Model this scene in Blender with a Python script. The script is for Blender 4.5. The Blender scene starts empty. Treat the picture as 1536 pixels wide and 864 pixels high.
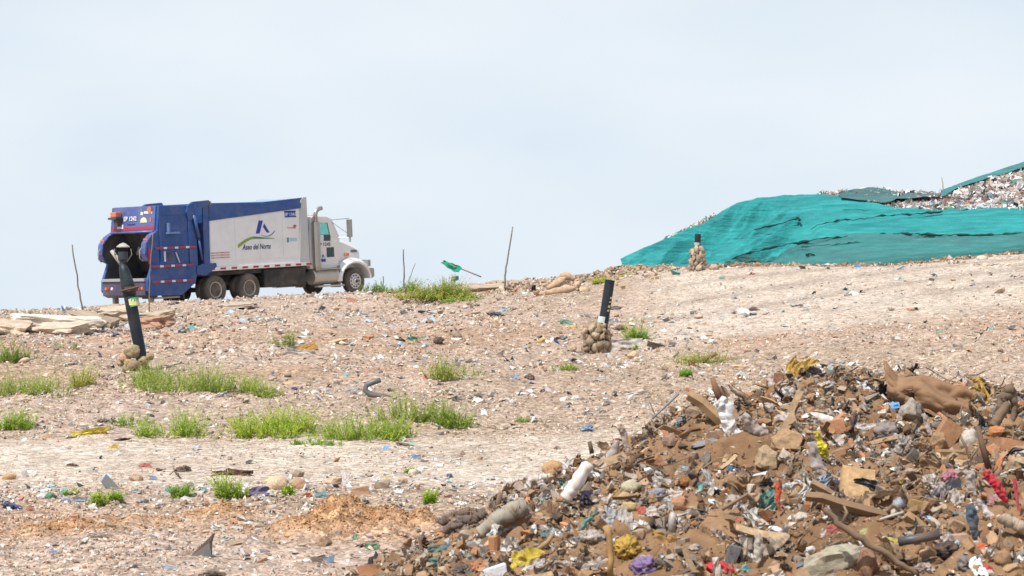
import bpy, bmesh, math, random
import numpy as np
from mathutils import Vector, Matrix, Euler, noise as mnoise

R = math.radians
rnd = random.Random(7)
rng = np.random.default_rng(11)
sc = bpy.context.scene
C = sc.collection

# ------------------------------------------------------------------ camera, sky, sun, exposure
F = 3200.0                     # focal length in pixels of the 1536 px wide photograph
CAMZ = 2.0
PITCH = math.atan(43 / F)
cam_d = bpy.data.cameras.new('camera')
cam_d.sensor_width = 36.0
cam_d.lens = 36.0 * F / 1536.0
cam_d.clip_start = 0.5
cam_d.clip_end = 12000
cam = bpy.data.objects.new('camera', cam_d)
C.objects.link(cam)
cam.location = (0, 0, CAMZ)
cam.rotation_euler = (R(90) + PITCH, 0, 0)
sc.camera = cam
cam_d.dof.use_dof = True
cam_d.dof.focus_distance = 26
cam_d.dof.aperture_fstop = 6.3

SUN_EL, SUN_DIR = R(58), Vector((-0.62, -0.78, 0)).normalized()     # the sun stands high, behind the camera to the left
sun_d = bpy.data.lights.new('sun', 'SUN')
sun_d.energy = 5.0
sun_d.angle = R(0.6)
sun_d.color = (1.0, 0.955, 0.88)
sun = bpy.data.objects.new('sun', sun_d)
C.objects.link(sun)
to_sun = Vector((SUN_DIR.x * math.cos(SUN_EL), SUN_DIR.y * math.cos(SUN_EL), math.sin(SUN_EL)))
sun.rotation_euler = to_sun.to_track_quat('Z', 'Y').to_euler()

w = bpy.data.worlds.new('World')
sc.world = w
w.use_nodes = True
nt = w.node_tree
nt.nodes.clear()
N = nt.nodes.new
L = nt.links.new
out = N('ShaderNodeOutputWorld')
sky = N('ShaderNodeTexSky')
sky.sky_type = 'NISHITA'
sky.sun_disc = False
sky.sun_elevation = SUN_EL
sky.sun_rotation = math.atan2(SUN_DIR.x, SUN_DIR.y)
sky.dust_density = 3.0
bg1 = N('ShaderNodeBackground'); bg1.inputs[1].default_value = 0.11
L(sky.outputs[0], bg1.inputs[0])
tc = N('ShaderNodeTexCoord')
sep = N('ShaderNodeSeparateXYZ'); L(tc.outputs['Generated'], sep.inputs[0])
mp = N('ShaderNodeMapping'); mp.inputs['Scale'].default_value = (2.4, 2.4, 6.0)
mp.inputs['Location'].default_value = (0.35, 0.2, 0.1)
L(tc.outputs['Generated'], mp.inputs[0])
cn = N('ShaderNodeTexNoise'); cn.inputs['Scale'].default_value = 1.7; cn.inputs['Detail'].default_value = 5; cn.inputs['Roughness'].default_value = 0.45
L(mp.outputs[0], cn.inputs[0])
ccol = N('ShaderNodeValToRGB')      # thin white cloud over a pale blue-grey veil
ccol.color_ramp.elements[0].position = 0.25; ccol.color_ramp.elements[0].color = (0.67, 0.795, 0.92, 1)
ccol.color_ramp.elements[1].position = 0.7; ccol.color_ramp.elements[1].color = (0.885, 0.94, 0.985, 1)
L(cn.outputs[0], ccol.inputs[0])
bg2 = N('ShaderNodeBackground'); bg2.inputs[1].default_value = 1.0
L(ccol.outputs[0], bg2.inputs[0])
mr = N('ShaderNodeMapRange')        # the veil is thick low down and thins out overhead
mr.inputs['From Min'].default_value = 0.12; mr.inputs['From Max'].default_value = 0.8
mr.inputs['To Min'].default_value = 0.98; mr.inputs['To Max'].default_value = 0.15
L(sep.outputs['Z'], mr.inputs['Value'])
mixs = N('ShaderNodeMixShader')
L(mr.outputs[0], mixs.inputs[0]); L(bg1.outputs[0], mixs.inputs[1]); L(bg2.outputs[0], mixs.inputs[2])
L(mixs.outputs[0], out.inputs[0])

sc.view_settings.view_transform = 'Standard'
sc.view_settings.look = 'None'
sc.view_settings.exposure = 0.0
sc.view_settings.gamma = 1.0

# ------------------------------------------------------------------ helpers: noise, views, meshes
_T = np.random.default_rng(5).random((512, 512)).astype(np.float64)

def vn(x, y, s=0):
    x = np.asarray(x, float) + s * 37.3; y = np.asarray(y, float) + s * 91.7
    xi = np.floor(x).astype(int); yi = np.floor(y).astype(int)
    fx = x - xi; fy = y - yi
    fx = fx * fx * (3 - 2 * fx); fy = fy * fy * (3 - 2 * fy)
    a = _T[xi & 511, yi & 511]; b = _T[(xi + 1) & 511, yi & 511]
    c = _T[xi & 511, (yi + 1) & 511]; d = _T[(xi + 1) & 511, (yi + 1) & 511]
    return (a * (1 - fx) + b * fx) * (1 - fy) + (c * (1 - fx) + d * fx) * fy

def fbm(x, y, s=0, o=4, g=0.5):
    t = 0; a = 1; m = 0
    for k in range(o):
        t = t + a * vn(x * 2 ** k, y * 2 ** k, s + k * 3); m += a; a *= g
    return t / m - 0.5

def sstep(a, b, x):
    t = np.clip((np.asarray(x, float) - a) / (b - a), 0, 1)
    return t * t * (3 - 2 * t)

class TPS:
    def __init__(self, P, Z, lam=0.0):
        P = np.array(P, float); Z = np.array(Z, float); n = len(P)
        self.P = P
        K = self.k(P, P) + lam * np.eye(n)
        A = np.zeros((n + 3, n + 3)); A[:n, :n] = K; A[:n, n] = 1; A[:n, n + 1:] = P
        A[n, :n] = 1; A[n + 1:, :n] = P.T
        self.w = np.linalg.solve(A, np.concatenate([Z, np.zeros(3)]))
    @staticmethod
    def k(A, B):
        d2 = ((A[:, None, :] - B[None, :, :]) ** 2).sum(-1)
        return 0.5 * d2 * np.log(d2 + 1e-9)
    def __call__(self, x, y):
        x = np.asarray(x, float); sh = x.shape
        Q = np.stack([x.ravel(), np.broadcast_to(np.asarray(y, float), sh).ravel()], 1)
        r = np.empty(len(Q)); n = len(self.P)
        for i in range(0, len(Q), 40000):
            q = Q[i:i + 40000]
            r[i:i + 40000] = self.k(q, self.P) @ self.w[:n] + self.w[n] + q @ self.w[n + 1:]
        return r.reshape(sh)

HOLD = []                        # places on the heap kept free for a particular piece
def P3(px, py, D):               # the point D metres away that is seen at that place in the photograph
    return (float((px - 768) / F * D), float(D), float(CAMZ + (475 - py) / F * D))

# ------------------------------------------------------------------ ground heights
_g = []
def gp(px, py, D): _g.append(P3(px, py, D))
for px in (0, 300, 600): gp(px, 864, 15)
for px in (900, 1200, 1536): gp(px, 860, 15)
for px in (0, 300, 600, 800): gp(px, 780, 18)
for px in (0, 400, 760): gp(px, 720, 21)
gp(1150, 700, 21); gp(1536, 690, 21)
for px in (0, 400, 700): gp(px, 650, 26)
gp(930, 645, 25.5); gp(1200, 585, 28); gp(1536, 575, 28)
for px in (0, 400, 740): gp(px, 598, 29.5)
for px in (0, 210, 450, 750, 900): gp(px, 553, 33.5)
gp(895, 534, 40); gp(1050, 520, 38); gp(1300, 497, 38); gp(1536, 485, 38)
for px in (0, 250, 480): gp(px, 505, 41)
gp(700, 500, 43); gp(0, 478, 50); gp(200, 482, 52); gp(450, 470, 56); gp(700, 462, 58)
gp(0, 472, 58); gp(120, 468, 60); gp(240, 458, 66); gp(350, 452, 70); gp(550, 441, 70)
gp(650, 440, 66); gp(750, 438, 66); gp(840, 430, 65); gp(920, 411, 66)
gp(1000, 470, 50); gp(1000, 407, 64); gp(1048, 406, 59); gp(1300, 446, 47); gp(1300, 401, 61)
gp(1536, 438, 45); gp(1536, 380, 60)
gp(300, 455.5, 73); gp(450, 449, 76.5); gp(560, 443, 78); gp(100, 480, 74); gp(250, 470, 84); gp(600, 452, 84)
gp(850, 425, 80); gp(1000, 415, 80); gp(1500, 392, 80)
for x in (-4, 0, 4): _g.append((x, 7, CAMZ - 1.9))
for x in (-2, 2): _g.append((x, 3, CAMZ - 1.95))
_g = np.array(_g)
gT = TPS(_g[:, :2], _g[:, 2], 0.02)

def ground(x, y):
    x = np.asarray(x, float); y = np.asarray(y, float)
    yc = np.clip(y, 3, 84); lim = 0.31 * yc
    z = gT(np.clip(x, -lim, lim), yc)
    yy = np.hypot(x, y)
    z = z - 0.5 * np.clip(-y, 0, 3) * 0
    st = 82 + 26 * sstep(-2, 12, x)
    over = np.clip(yy - st, 0, None)
    z = z - np.minimum(0.006 * over ** 2, 0.32 * over)
    z = np.maximum(z, -60 + 2 * fbm(x * .01, y * .01, 4))
    # relief: lumps of rubble, calmer on the track and the right-hand slope
    tr = track(x, y)
    rough = (1 - 0.75 * tr)
    z = z + rough * (0.22 * fbm(x * 0.45, y * 0.3, 1, 3) + 0.16 * fbm(x * 1.7, y * 1.7, 2, 3)) * np.clip(yy / 30, 0.5, 1.3)
    z = z + rough * 0.06 * fbm(x * 6, y * 6, 3, 2)
    # low heaps of orange soil beside the rubble
    for (cx, cy, a, b, h) in SOIL_HEAPS:
        r2 = ((x - cx) / a) ** 2 + ((y - cy) / b) ** 2
        z = z + h * np.exp(-r2 * 1.6) * (1 + 1.6 * fbm(x * 4.5, y * 4.5, 8, 4))
    return z

def track(x, y):                 # 1 on bare smooth ground
    a = sstep(19.8, 21.3, y + .8 * fbm(x * .7, x * 0, 6)) * (1 - sstep(24.8, 26.5, y + 1.2 * fbm(x * .5, x * 0, 7)))
    a = a * (1 - sstep(3.5, 5, x) * 0)
    t = x / np.maximum(y, 1)
    b = sstep(0.045, 0.085, t + .02 * fbm(y * .2, y * 0, 9)) * sstep(38, 44, y)
    return np.maximum(a, b * 0.9)

SOIL_HEAPS = []
def _heap(px, py, D, a, b, h):
    p = P3(px, py, D); SOIL_HEAPS.append((p[0], p[1], a, b, h))
_heap(535, 794, 17.4, .55, .34, .17); _heap(470, 798, 17.2, .4, .3, .12); _heap(622, 790, 17.5, .34, .25, .12)
_heap(90, 792, 17.3, .5, .35, .08); _heap(330, 775, 18.2, .35, .3, .10); _heap(210, 780, 17.9, .5, .25, .06)

# ------------------------------------------------------------------ rubble heap heights
_p = []
def hp(px, py, D): _p.append(P3(px, py, D))
hp(600, 864, 12.9); hp(800, 864, 12.2); hp(1000, 864, 12); hp(1250, 864, 11.8); hp(1536, 864, 11.6)
hp(730, 785, 14.1); hp(850, 745, 14); hp(1000, 740, 13.6); hp(1250, 740, 13.4); hp(1536, 740, 13.2)
hp(900, 692, 15.2); hp(1000, 655, 15); hp(1100, 655, 14.8); hp(1250, 655, 14.8); hp(1536, 660, 14.8)
hp(560, 862, 13.1); hp(700, 796, 14.4); hp(835, 712, 15.3); hp(945, 672, 16)
hp(1030, 614, 16.5); hp(1100, 612, 16.5); hp(1180, 581, 17.1); hp(1250, 583, 17.3); hp(1330, 588, 17.3); hp(1450, 604, 16.9); hp(1536, 612, 16.7)
hp(1700, 620, 16.5); hp(1700, 740, 13.2); hp(1700, 864, 11.6)
for px, D in ((380, 12.8), (480, 14.2), (640, 15.8), (770, 17), (890, 18)): _p.append((P3(px, 0, D)[0], D, CAMZ - 2.15))
for px in (1000, 1150, 1350, 1536, 1750): _p.append((P3(px, 0, 19.3)[0], 19.3, CAMZ - 2.0))
for px in (400, 700, 1000, 1300, 1600, 1900): _p.append((P3(px, 0, 10)[0], 10, CAMZ - 2.05))
_p.append((8.5, 14, CAMZ - 2.1)); _p.append((8, 18, CAMZ - 2.2)); _p.append((8, 11, CAMZ - 2.2))
_p = np.array(_p)
hT = TPS(_p[:, :2], _p[:, 2], 0.01)

def heap(x, y):
    z = hT(x, y)
    z = z + 0.20 * fbm(x * 2.2, y * 2.2, 21, 4) + 0.26 * (np.abs(fbm(x * 4.5, y * 4.5, 22, 4)) - .1) + 0.06 * fbm(x * 16, y * 16, 24, 3)
    inside = (x > -2.6) & (x < 8.8) & (y > 9.6) & (y < 20)
    return np.where(inside, z, -99)

_gx = np.linspace(-6, 9.5, 320); _gy = np.linspace(8.5, 22, 300)
GX, GY = np.meshgrid(_gx, _gy)
_HZ = np.maximum(heap(GX, GY), ground(GX, GY))

def surf(x, y):
    x = float(x); y = float(y)
    if _gx[0] < x < _gx[-1] and _gy[0] < y < _gy[-1]:
        i = (x - _gx[0]) / (_gx[1] - _gx[0]); j = (y - _gy[0]) / (_gy[1] - _gy[0])
        a, b = int(i), int(j); u, v = i - a, j - b
        return float((_HZ[b, a] * (1 - u) + _HZ[b, a + 1] * u) * (1 - v) + (_HZ[b + 1, a] * (1 - u) + _HZ[b + 1, a + 1] * u) * v)
    return float(ground(np.array([x]), np.array([y]))[0])

_rows = np.concatenate([np.arange(9.0, 22, 0.05), np.arange(22, 84, 0.15)])
_cols = {}
ON_HEAP = [False]
def hit(px, py):                 # where the line of sight through that place meets the ground or the heap
    k = int(round(px))
    if k not in _cols:
        xs = (px - 768) / F * _rows
        g = ground(xs, _rows); h = heap(xs, _rows)
        _cols[k] = np.maximum(g, h)
    z = CAMZ + (475 - py) / F * _rows
    below = np.nonzero(z < _cols[k])[0]
    D = _rows[below[0]] if len(below) else 70.0
    if ON_HEAP[0] and D > 17.5:          # rests on the crest: its foot is hidden, its top shows above
        n_ = int((18.0 - 9.0) / .05); D = min(D, _rows[int(np.argmax((_cols[k][:n_] - CAMZ) / _rows[:n_]))])
    return P3(px, py, D)

def screen(p):
    return (768 + F * p[0] / p[1], 475 - F * (p[2] - CAMZ) / p[1])

def link(o, parent=None):
    C.objects.link(o)
    if parent is not None: o.parent = parent
    return o

def mesh_np(name, V, faces, smooth=False, col=None):
    """faces: (n,3) or (n,4) array, or a list of such arrays"""
    V = np.asarray(V, np.float32)
    me = bpy.data.meshes.new(name)
    fl = faces if isinstance(faces, list) else [faces]
    fl = [np.asarray(f, np.int32) for f in fl if len(f)]
    me.vertices.add(len(V)); me.vertices.foreach_set('co', V.ravel())
    loops = np.concatenate([f.ravel() for f in fl]); tot = np.concatenate([np.full(len(f), f.shape[1]) for f in fl])
    start = np.concatenate([[0], np.cumsum(tot)[:-1]])
    me.loops.add(len(loops)); me.loops.foreach_set('vertex_index', loops)
    me.polygons.add(len(tot)); me.polygons.foreach_set('loop_start', start.astype(np.int32))
    me.polygons.foreach_set('use_smooth', np.full(len(tot), bool(smooth)))
    if col is not None:
        a = me.color_attributes.new('Col', 'FLOAT_COLOR', 'POINT')
        c = np.ones((len(V), 4), np.float32); c[:, :3] = col
        a.data.foreach_set('color', c.ravel())
    me.update(); me.validate()
    return me

def mk(name, me, mat, parent=None, col=None, loc=None, rot=None):
    o = bpy.data.objects.new(name, me)
    if mat is not None and len(me.materials) == 0: me.materials.append(mat)
    if col is not None: o.color = (*col, 1)
    if loc is not None: o.location = loc
    if rot is not None: o.rotation_euler = rot
    return link(o, parent)

def tag(o, label=None, cat=None, group=None, kind=None):
    if label: o['label'] = label
    if cat: o['category'] = cat
    if group: o['group'] = group
    if kind: o['kind'] = kind
    return o

def empty(name, loc, rot=(0, 0, 0)):
    o = bpy.data.objects.new(name, None); o.location = loc; o.rotation_euler = rot
    o.empty_display_size = 0.2
    return link(o)

class MB:                        # collects shapes that become one mesh
    def __init__(s): s.V = []; s.Fc = []
    def add(s, V, Fc):
        k = len(s.V); s.V += [tuple(v) for v in V]; s.Fc += [tuple(i + k for i in f) for f in Fc]; return s
    def box(s, x0, x1, y0, y1, z0, z1, M=None):
        V = [Vector((x, y, z)) for x in (x0, x1) for y in (y0, y1) for z in (z0, z1)]
        if M is not None: V = [M @ v for v in V]
        return s.add(V, [(0, 1, 3, 2), (4, 6, 7, 5), (0, 4, 5, 1), (2, 3, 7, 6), (0, 2, 6, 4), (1, 5, 7, 3)])
    def prism(s, prof, y0, y1):      # outline in x, z between two y
        n = len(prof)
        V = [(x, y0, z) for x, z in prof] + [(x, y1, z) for x, z in prof]
        return s.add(V, [tuple(range(n))[::-1], tuple(range(n, 2 * n))] + [(i, (i + 1) % n, n + (i + 1) % n, n + i) for i in range(n)])
    def tube(s, pts, rad, n=8, cap=True):
        pts = [Vector(p) for p in pts]
        if not hasattr(rad, '__len__'): rad = [rad] * len(pts)
        V = []; up = None
        for i, p in enumerate(pts):
            d = (pts[min(i + 1, len(pts) - 1)] - pts[max(i - 1, 0)]).normalized()
            if up is None: up = Vector((0, 0, 1)) if abs(d.z) < .9 else Vector((1, 0, 0))
            a = d.cross(up).normalized(); b = a.cross(d).normalized(); up = b
            V += [p + (a * math.cos(2 * math.pi * k / n) + b * math.sin(2 * math.pi * k / n)) * rad[i] for k in range(n)]
        Fc = [(i * n + k, i * n + (k + 1) % n, (i + 1) * n + (k + 1) % n, (i + 1) * n + k) for i in range(len(pts) - 1) for k in range(n)]
        if cap: Fc += [tuple(range(n))[::-1], tuple((len(pts) - 1) * n + k for k in range(n))]
        return s.add(V, Fc)
    def lathe(s, prof, c, axis='y', n=24):   # prof: (offset along axis, radius)
        V = []
        for o, r in prof:
            for k in range(n):
                a = 2 * math.pi * k / n
                q = {'y': (r * math.cos(a), o, r * math.sin(a)), 'z': (r * math.cos(a), r * math.sin(a), o), 'x': (o, r * math.cos(a), r * math.sin(a))}[axis]
                V.append((c[0] + q[0], c[1] + q[1], c[2] + q[2]))
        m = len(prof)
        Fc = [(i * n + k, i * n + (k + 1) % n, (i + 1) * n + (k + 1) % n, (i + 1) * n + k) for i in range(m - 1) for k in range(n)]
        if prof[0][1] > 1e-4: Fc.append(tuple(range(n))[::-1])
        if prof[-1][1] > 1e-4: Fc.append(tuple((m - 1) * n + k for k in range(n)))
        return s.add(V, Fc)
    def build(s, name, mat, parent=None, bevel=0, smooth=False, col=None, loc=None, rot=None):
        me = bpy.data.meshes.new(name); me.from_pydata(s.V, [], s.Fc)
        bm = bmesh.new(); bm.from_mesh(me)
        bmesh.ops.recalc_face_normals(bm, faces=bm.faces)
        if bevel:
            es = [e for e in bm.edges if len(e.link_faces) == 2 and e.calc_face_angle(0) > 0.5]
            bmesh.ops.bevel(bm, geom=es, offset=bevel, segments=2, affect='EDGES', profile=.6, clamp_overlap=True)
        bm.to_mesh(me); bm.free()
        for p in me.polygons: p.use_smooth = smooth
        return mk(name, me, mat, parent, col, loc, rot)

# ------------------------------------------------------------------ materials
def new_mat(name):
    m = bpy.data.materials.new(name); m.use_nodes = True
    n = m.node_tree; b = n.nodes['Principled BSDF']
    return m, n, b

def mixrgb(n, typ, fac, a, b):
    q = n.nodes.new('ShaderNodeMix'); q.data_type = 'RGBA'; q.blend_type = typ
    for s, v in ((0, fac), (6, a), (7, b)):
        if isinstance(v, (int, float)): q.inputs[s].default_value = v
        elif isinstance(v, tuple): q.inputs[s].default_value = (*v, 1)
        else: n.links.new(v, q.inputs[s])
    return q.outputs[2]

def noise_node(n, scale, detail=4, rough=.55, vec=None, dist=0):
    t = n.nodes.new('ShaderNodeTexNoise'); t.inputs['Scale'].default_value = scale
    t.inputs['Detail'].default_value = detail; t.inputs['Roughness'].default_value = rough; t.inputs['Distortion'].default_value = dist
    if vec is not None: n.links.new(vec, t.inputs[0])
    return t.outputs[0]

def ramp(n, fac, stops):
    r = n.nodes.new('ShaderNodeValToRGB'); n.links.new(fac, r.inputs[0])
    e = r.color_ramp.elements
    while len(e) < len(stops): e.new(0.5)
    for i, (p, c) in enumerate(stops):
        e[i].position = p; e[i].color = (*c, 1) if len(c) == 3 else c
    return r.outputs[0]

def bump(n, b, h, strength, dist=.02):
    q = n.nodes.new('ShaderNodeBump'); q.inputs['Strength'].default_value = strength; q.inputs['Distance'].default_value = dist
    n.links.new(h, q.inputs['Height']); n.links.new(q.outputs[0], b.inputs['Normal'])

def surface(name, src, rough=.9, spec=.3, vary=.35, scale=9, dirt=None, dirt_amt=.3, bscale=30, bstr=.4, bdist=.01, metal=0, sheen=0, trans=0, island=0):
    """src: colour tuple, 'obj' (the object's own colour) or 'col' (the colour stored on the mesh)"""
    m, n, b = new_mat(name)
    tcn = n.nodes.new('ShaderNodeTexCoord')
    vec = tcn.outputs['Object']
    if src == 'obj':
        oi = n.nodes.new('ShaderNodeObjectInfo'); c = oi.outputs['Color']
        ad = n.nodes.new('ShaderNodeVectorMath'); ad.operation = 'ADD'
        sx = n.nodes.new('ShaderNodeCombineXYZ')
        mu = n.nodes.new('ShaderNodeMath'); mu.operation = 'MULTIPLY'; mu.inputs[1].default_value = 37
        n.links.new(oi.outputs['Random'], mu.inputs[0])
        n.links.new(mu.outputs[0], sx.inputs[0]); n.links.new(mu.outputs[0], sx.inputs[1])
        n.links.new(vec, ad.inputs[0]); n.links.new(sx.outputs[0], ad.inputs[1]); vec = ad.outputs[0]
    elif src == 'col':
        at = n.nodes.new('ShaderNodeAttribute'); at.attribute_name = 'Col'; c = at.outputs['Color']
    else:
        rgb = n.nodes.new('ShaderNodeRGB'); rgb.outputs[0].default_value = (*src, 1); c = rgb.outputs[0]
    nz = noise_node(n, scale, 5, .6, vec)
    v = ramp(n, nz, [(.3, (1 - vary,) * 3), (.7, (1 + vary * .5,) * 3)])
    c = mixrgb(n, 'MULTIPLY', 1.0, c, v)
    if island:
        g = n.nodes.new('ShaderNodeNewGeometry')
        v2 = ramp(n, g.outputs['Random Per Island'], [(0, (1 - island,) * 3), (1, (1 + island * .5,) * 3)])
        c = mixrgb(n, 'MULTIPLY', 1.0, c, v2)
    if dirt is not None:
        dn = noise_node(n, scale * .6, 6, .65, vec, .3)
        dr = ramp(n, dn, [(.5 - dirt_amt * .5, (0, 0, 0)), (.62, (1, 1, 1))])
        iv = n.nodes.new('ShaderNodeMath'); iv.operation = 'MULTIPLY'; iv.inputs[1].default_value = min(1, dirt_amt * 1.8)
        n.links.new(dr, iv.inputs[0])
        c = mixrgb(n, 'MIX', iv.outputs[0], c, dirt)
    n.links.new(c, b.inputs['Base Color'])
    b.inputs['Roughness'].default_value = rough; b.inputs['Metallic'].default_value = metal
    b.inputs['Specular IOR Level'].default_value = spec
    if bstr: bump(n, b, noise_node(n, bscale, 6, .65, vec), bstr, bdist)
    if trans:
        tr = n.nodes.new('ShaderNodeBsdfTranslucent'); n.links.new(c, tr.inputs[0])
        mx = n.nodes.new('ShaderNodeMixShader'); mx.inputs[0].default_value = trans
        o = n.nodes['Material Output']
        n.links.new(b.outputs[0], mx.inputs[1]); n.links.new(tr.outputs[0], mx.inputs[2]); n.links.new(mx.outputs[0], o.inputs[0])
    return m

DUST = (.36, .26, .18)
MUD = (.26, .155, .085)
M = {}
M['ground'] = surface('ground_soil', 'col', .95, .15, .22, 3.5, bscale=14, bstr=.7, bdist=.03)
def gravelly(m, sc1=16, sc2=44):
    n = m.node_tree; b = n.nodes['Principled BSDF']
    src = b.inputs['Base Color'].links[0].from_socket
    tcn = n.nodes.new('ShaderNodeTexCoord')
    v1 = n.nodes.new('ShaderNodeTexVoronoi'); v1.inputs['Scale'].default_value = sc1; v1.inputs['Randomness'].default_value = 1
    v2 = n.nodes.new('ShaderNodeTexVoronoi'); v2.inputs['Scale'].default_value = sc2
    for v in (v1, v2): n.links.new(tcn.outputs['Object'], v.inputs['Vector'])
    def grey(v):
        s_ = n.nodes.new('ShaderNodeSeparateColor'); n.links.new(v.outputs['Color'], s_.inputs[0]); return s_.outputs[0]
    c = mixrgb(n, 'MULTIPLY', 1.0, src, ramp(n, grey(v1), [(0, (.62, .6, .58)), (.5, (1, 1, 1)), (.93, (1.12, 1.14, 1.16)), (1, (1.5, 1.6, 1.7))]))
    c = mixrgb(n, 'MULTIPLY', 1.0, c, ramp(n, grey(v2), [(0, (.7, .68, .66)), (.6, (1.05, 1.05, 1.05)), (1, (1.25, 1.28, 1.3))]))
    n.links.new(c, b.inputs['Base Color'])
    old = b.inputs['Normal'].links[0].from_node
    q = n.nodes.new('ShaderNodeBump'); q.inputs['Strength'].default_value = .6; q.inputs['Distance'].default_value = .02; q.invert = True
    n.links.new(v1.outputs['Distance'], q.inputs['Height']); n.links.new(old.outputs[0], q.inputs['Normal'])
    q2 = n.nodes.new('ShaderNodeBump'); q2.inputs['Strength'].default_value = .7; q2.inputs['Distance'].default_value = .012; q2.invert = True
    n.links.new(v2.outputs['Distance'], q2.inputs['Height']); n.links.new(q.outputs[0], q2.inputs['Normal'])
    n.links.new(q2.outputs[0], b.inputs['Normal'])
gravelly(M['ground'])
M['pebbles'] = surface('gravel', 'col', .92, .2, .25, 18, bscale=40, bstr=.3)
M['stone'] = surface('stone', 'obj', .92, .2, .35, 9, dirt=(.34, .25, .17), dirt_amt=.22, bscale=26, bstr=.6, bdist=.01)
M['brick'] = surface('fired_clay', 'obj', .9, .2, .3, 10, dirt=(.40, .27, .18), dirt_amt=.35, bscale=40, bstr=.5, bdist=.006)
M['concrete'] = surface('concrete', 'obj', .92, .2, .3, 4, dirt=(.36, .29, .22), dirt_amt=.2, bscale=24, bstr=.5, bdist=.01)
M['film'] = surface('plastic_film', 'obj', .62, .3, .15, 9, dirt=MUD, dirt_amt=.42, bscale=18, bstr=.5, bdist=.01, trans=.2)
M['plastic'] = surface('hard_plastic', 'obj', .45, .45, .15, 8, dirt=MUD, dirt_amt=.22, bscale=20, bstr=.15)
M['cloth'] = surface('cloth', 'obj', .95, .1, .2, 10, dirt=MUD, dirt_amt=.25, bscale=60, bstr=.5, bdist=.006)
M['wood'] = surface('weathered_wood', 'obj', .85, .2, .35, 7, dirt=(.2, .14, .09), dirt_amt=.25, bscale=30, bstr=.5, bdist=.005)
M['stuffscrap'] = surface('litter_film', 'col', .6, .35, .15, 12, bscale=20, bstr=.3, trans=.12)
M['stuffrubble'] = surface('rubble_bits', 'col', .92, .2, .3, 14, bscale=40, bstr=.5)
M['soil'] = surface('heap_soil', 'col', .97, .1, .35, 5, bscale=28, bstr=.9, bdist=.02)

def leaf_mat(name, c, c2):
    m, n, b = new_mat(name)
    g = n.nodes.new('ShaderNodeNewGeometry')
    col = ramp(n, g.outputs['Random Per Island'], [(0, c), (.7, c2), (.86, (.5, .5, .16)), (1, (.55, .44, .22))])
    oi = n.nodes.new('ShaderNodeObjectInfo')
    col = mixrgb(n, 'MULTIPLY', 1.0, col, oi.outputs['Color'])
    n.links.new(col, b.inputs['Base Color']); b.inputs['Roughness'].default_value = .6
    b.inputs['Specular IOR Level'].default_value = .25
    tr = n.nodes.new('ShaderNodeBsdfTranslucent'); n.links.new(col, tr.inputs[0])
    mx = n.nodes.new('ShaderNodeMixShader'); mx.inputs[0].default_value = .45
    n.links.new(b.outputs[0], mx.inputs[1]); n.links.new(tr.outputs[0], mx.inputs[2]); n.links.new(mx.outputs[0], n.nodes['Material Output'].inputs[0])
    return m
M['leaf'] = leaf_mat('weed_leaf', (.15, .25, .05), (.46, .60, .12))

def plain(name, c, rough=.5, metal=0, spec=.5):
    m, n, b = new_mat(name); 
    q = ramp(n, noise_node(n, 3, 5, .6), [(.3, tuple(v * .85 for v in c)), (.7, c)])
    n.links.new(q, b.inputs['Base Color']); b.inputs['Roughness'].default_value = rough; b.inputs['Metallic'].default_value = metal; b.inputs['Specular IOR Level'].default_value = spec
    return m

# ------------------------------------------------------------------ ground sheet
def ground_colour(x, y):
    x = np.asarray(x, float)
    pale = np.array((.59, .505, .425)); brown = np.array((.39, .30, .228)); orange = np.array((.40, .24, .145)); pink = np.array((.46, .355, .29))
    a = np.clip(fbm(x * .35, y * .22, 31, 4) * 2.2 + .5, 0, 1)[..., None]
    c = brown * (1 - a) + pink * a
    t = track(x, y)[..., None]
    b = np.clip(fbm(x * 1.2, y * .9, 33, 4) * 2 + .55, 0, 1)[..., None]
    c = c * (1 - t * (.5 + .5 * b)) + pale * t * (.5 + .5 * b)
    # reddish band along the upper edge of the bank and the near strip of dug soil
    near = (sstep(16.2, 17.2, y) * (1 - sstep(18.6, 19.4, y)) * np.clip(fbm(x * .9, y * 1.3, 35, 3) * 4 + .35, 0, 1))[..., None]
    c = c * (1 - .75 * near) + orange * .75 * near
    red = (np.clip(fbm(x * .25, y * .3, 36, 3) * 5 - .2, 0, 1) * (1 - track(x, y)) * sstep(26, 30, y) * (1 - sstep(42, 50, y)))[..., None]
    c = c * (1 - .5 * red) + orange * .5 * red
    for (cx, cy, aa, bb, h) in SOIL_HEAPS:
        r2 = (((x - cx) / aa) ** 2 + ((y - cy) / bb) ** 2)
        k = (np.exp(-r2 * 1.1) * (.9 if h > .06 else .6))[..., None]
        c = c * (1 - k) + np.array((.45, .26, .13)) * k
    # faint wheel tracks on the slope to the right
    s = (sstep(44, 47, y) * sstep(.05, .09, x / np.maximum(y, 1)) * (np.sin(y * 1.7 - x * .9 + 5 * fbm(x * .12, y * .12, 41)) * .5 + .5) ** 3 * .24)[..., None]
    c = c * (1 - s)
    return c * (1 + .14 * fbm(x * 2.3, y * 1.7, 39, 3))[..., None]

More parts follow.
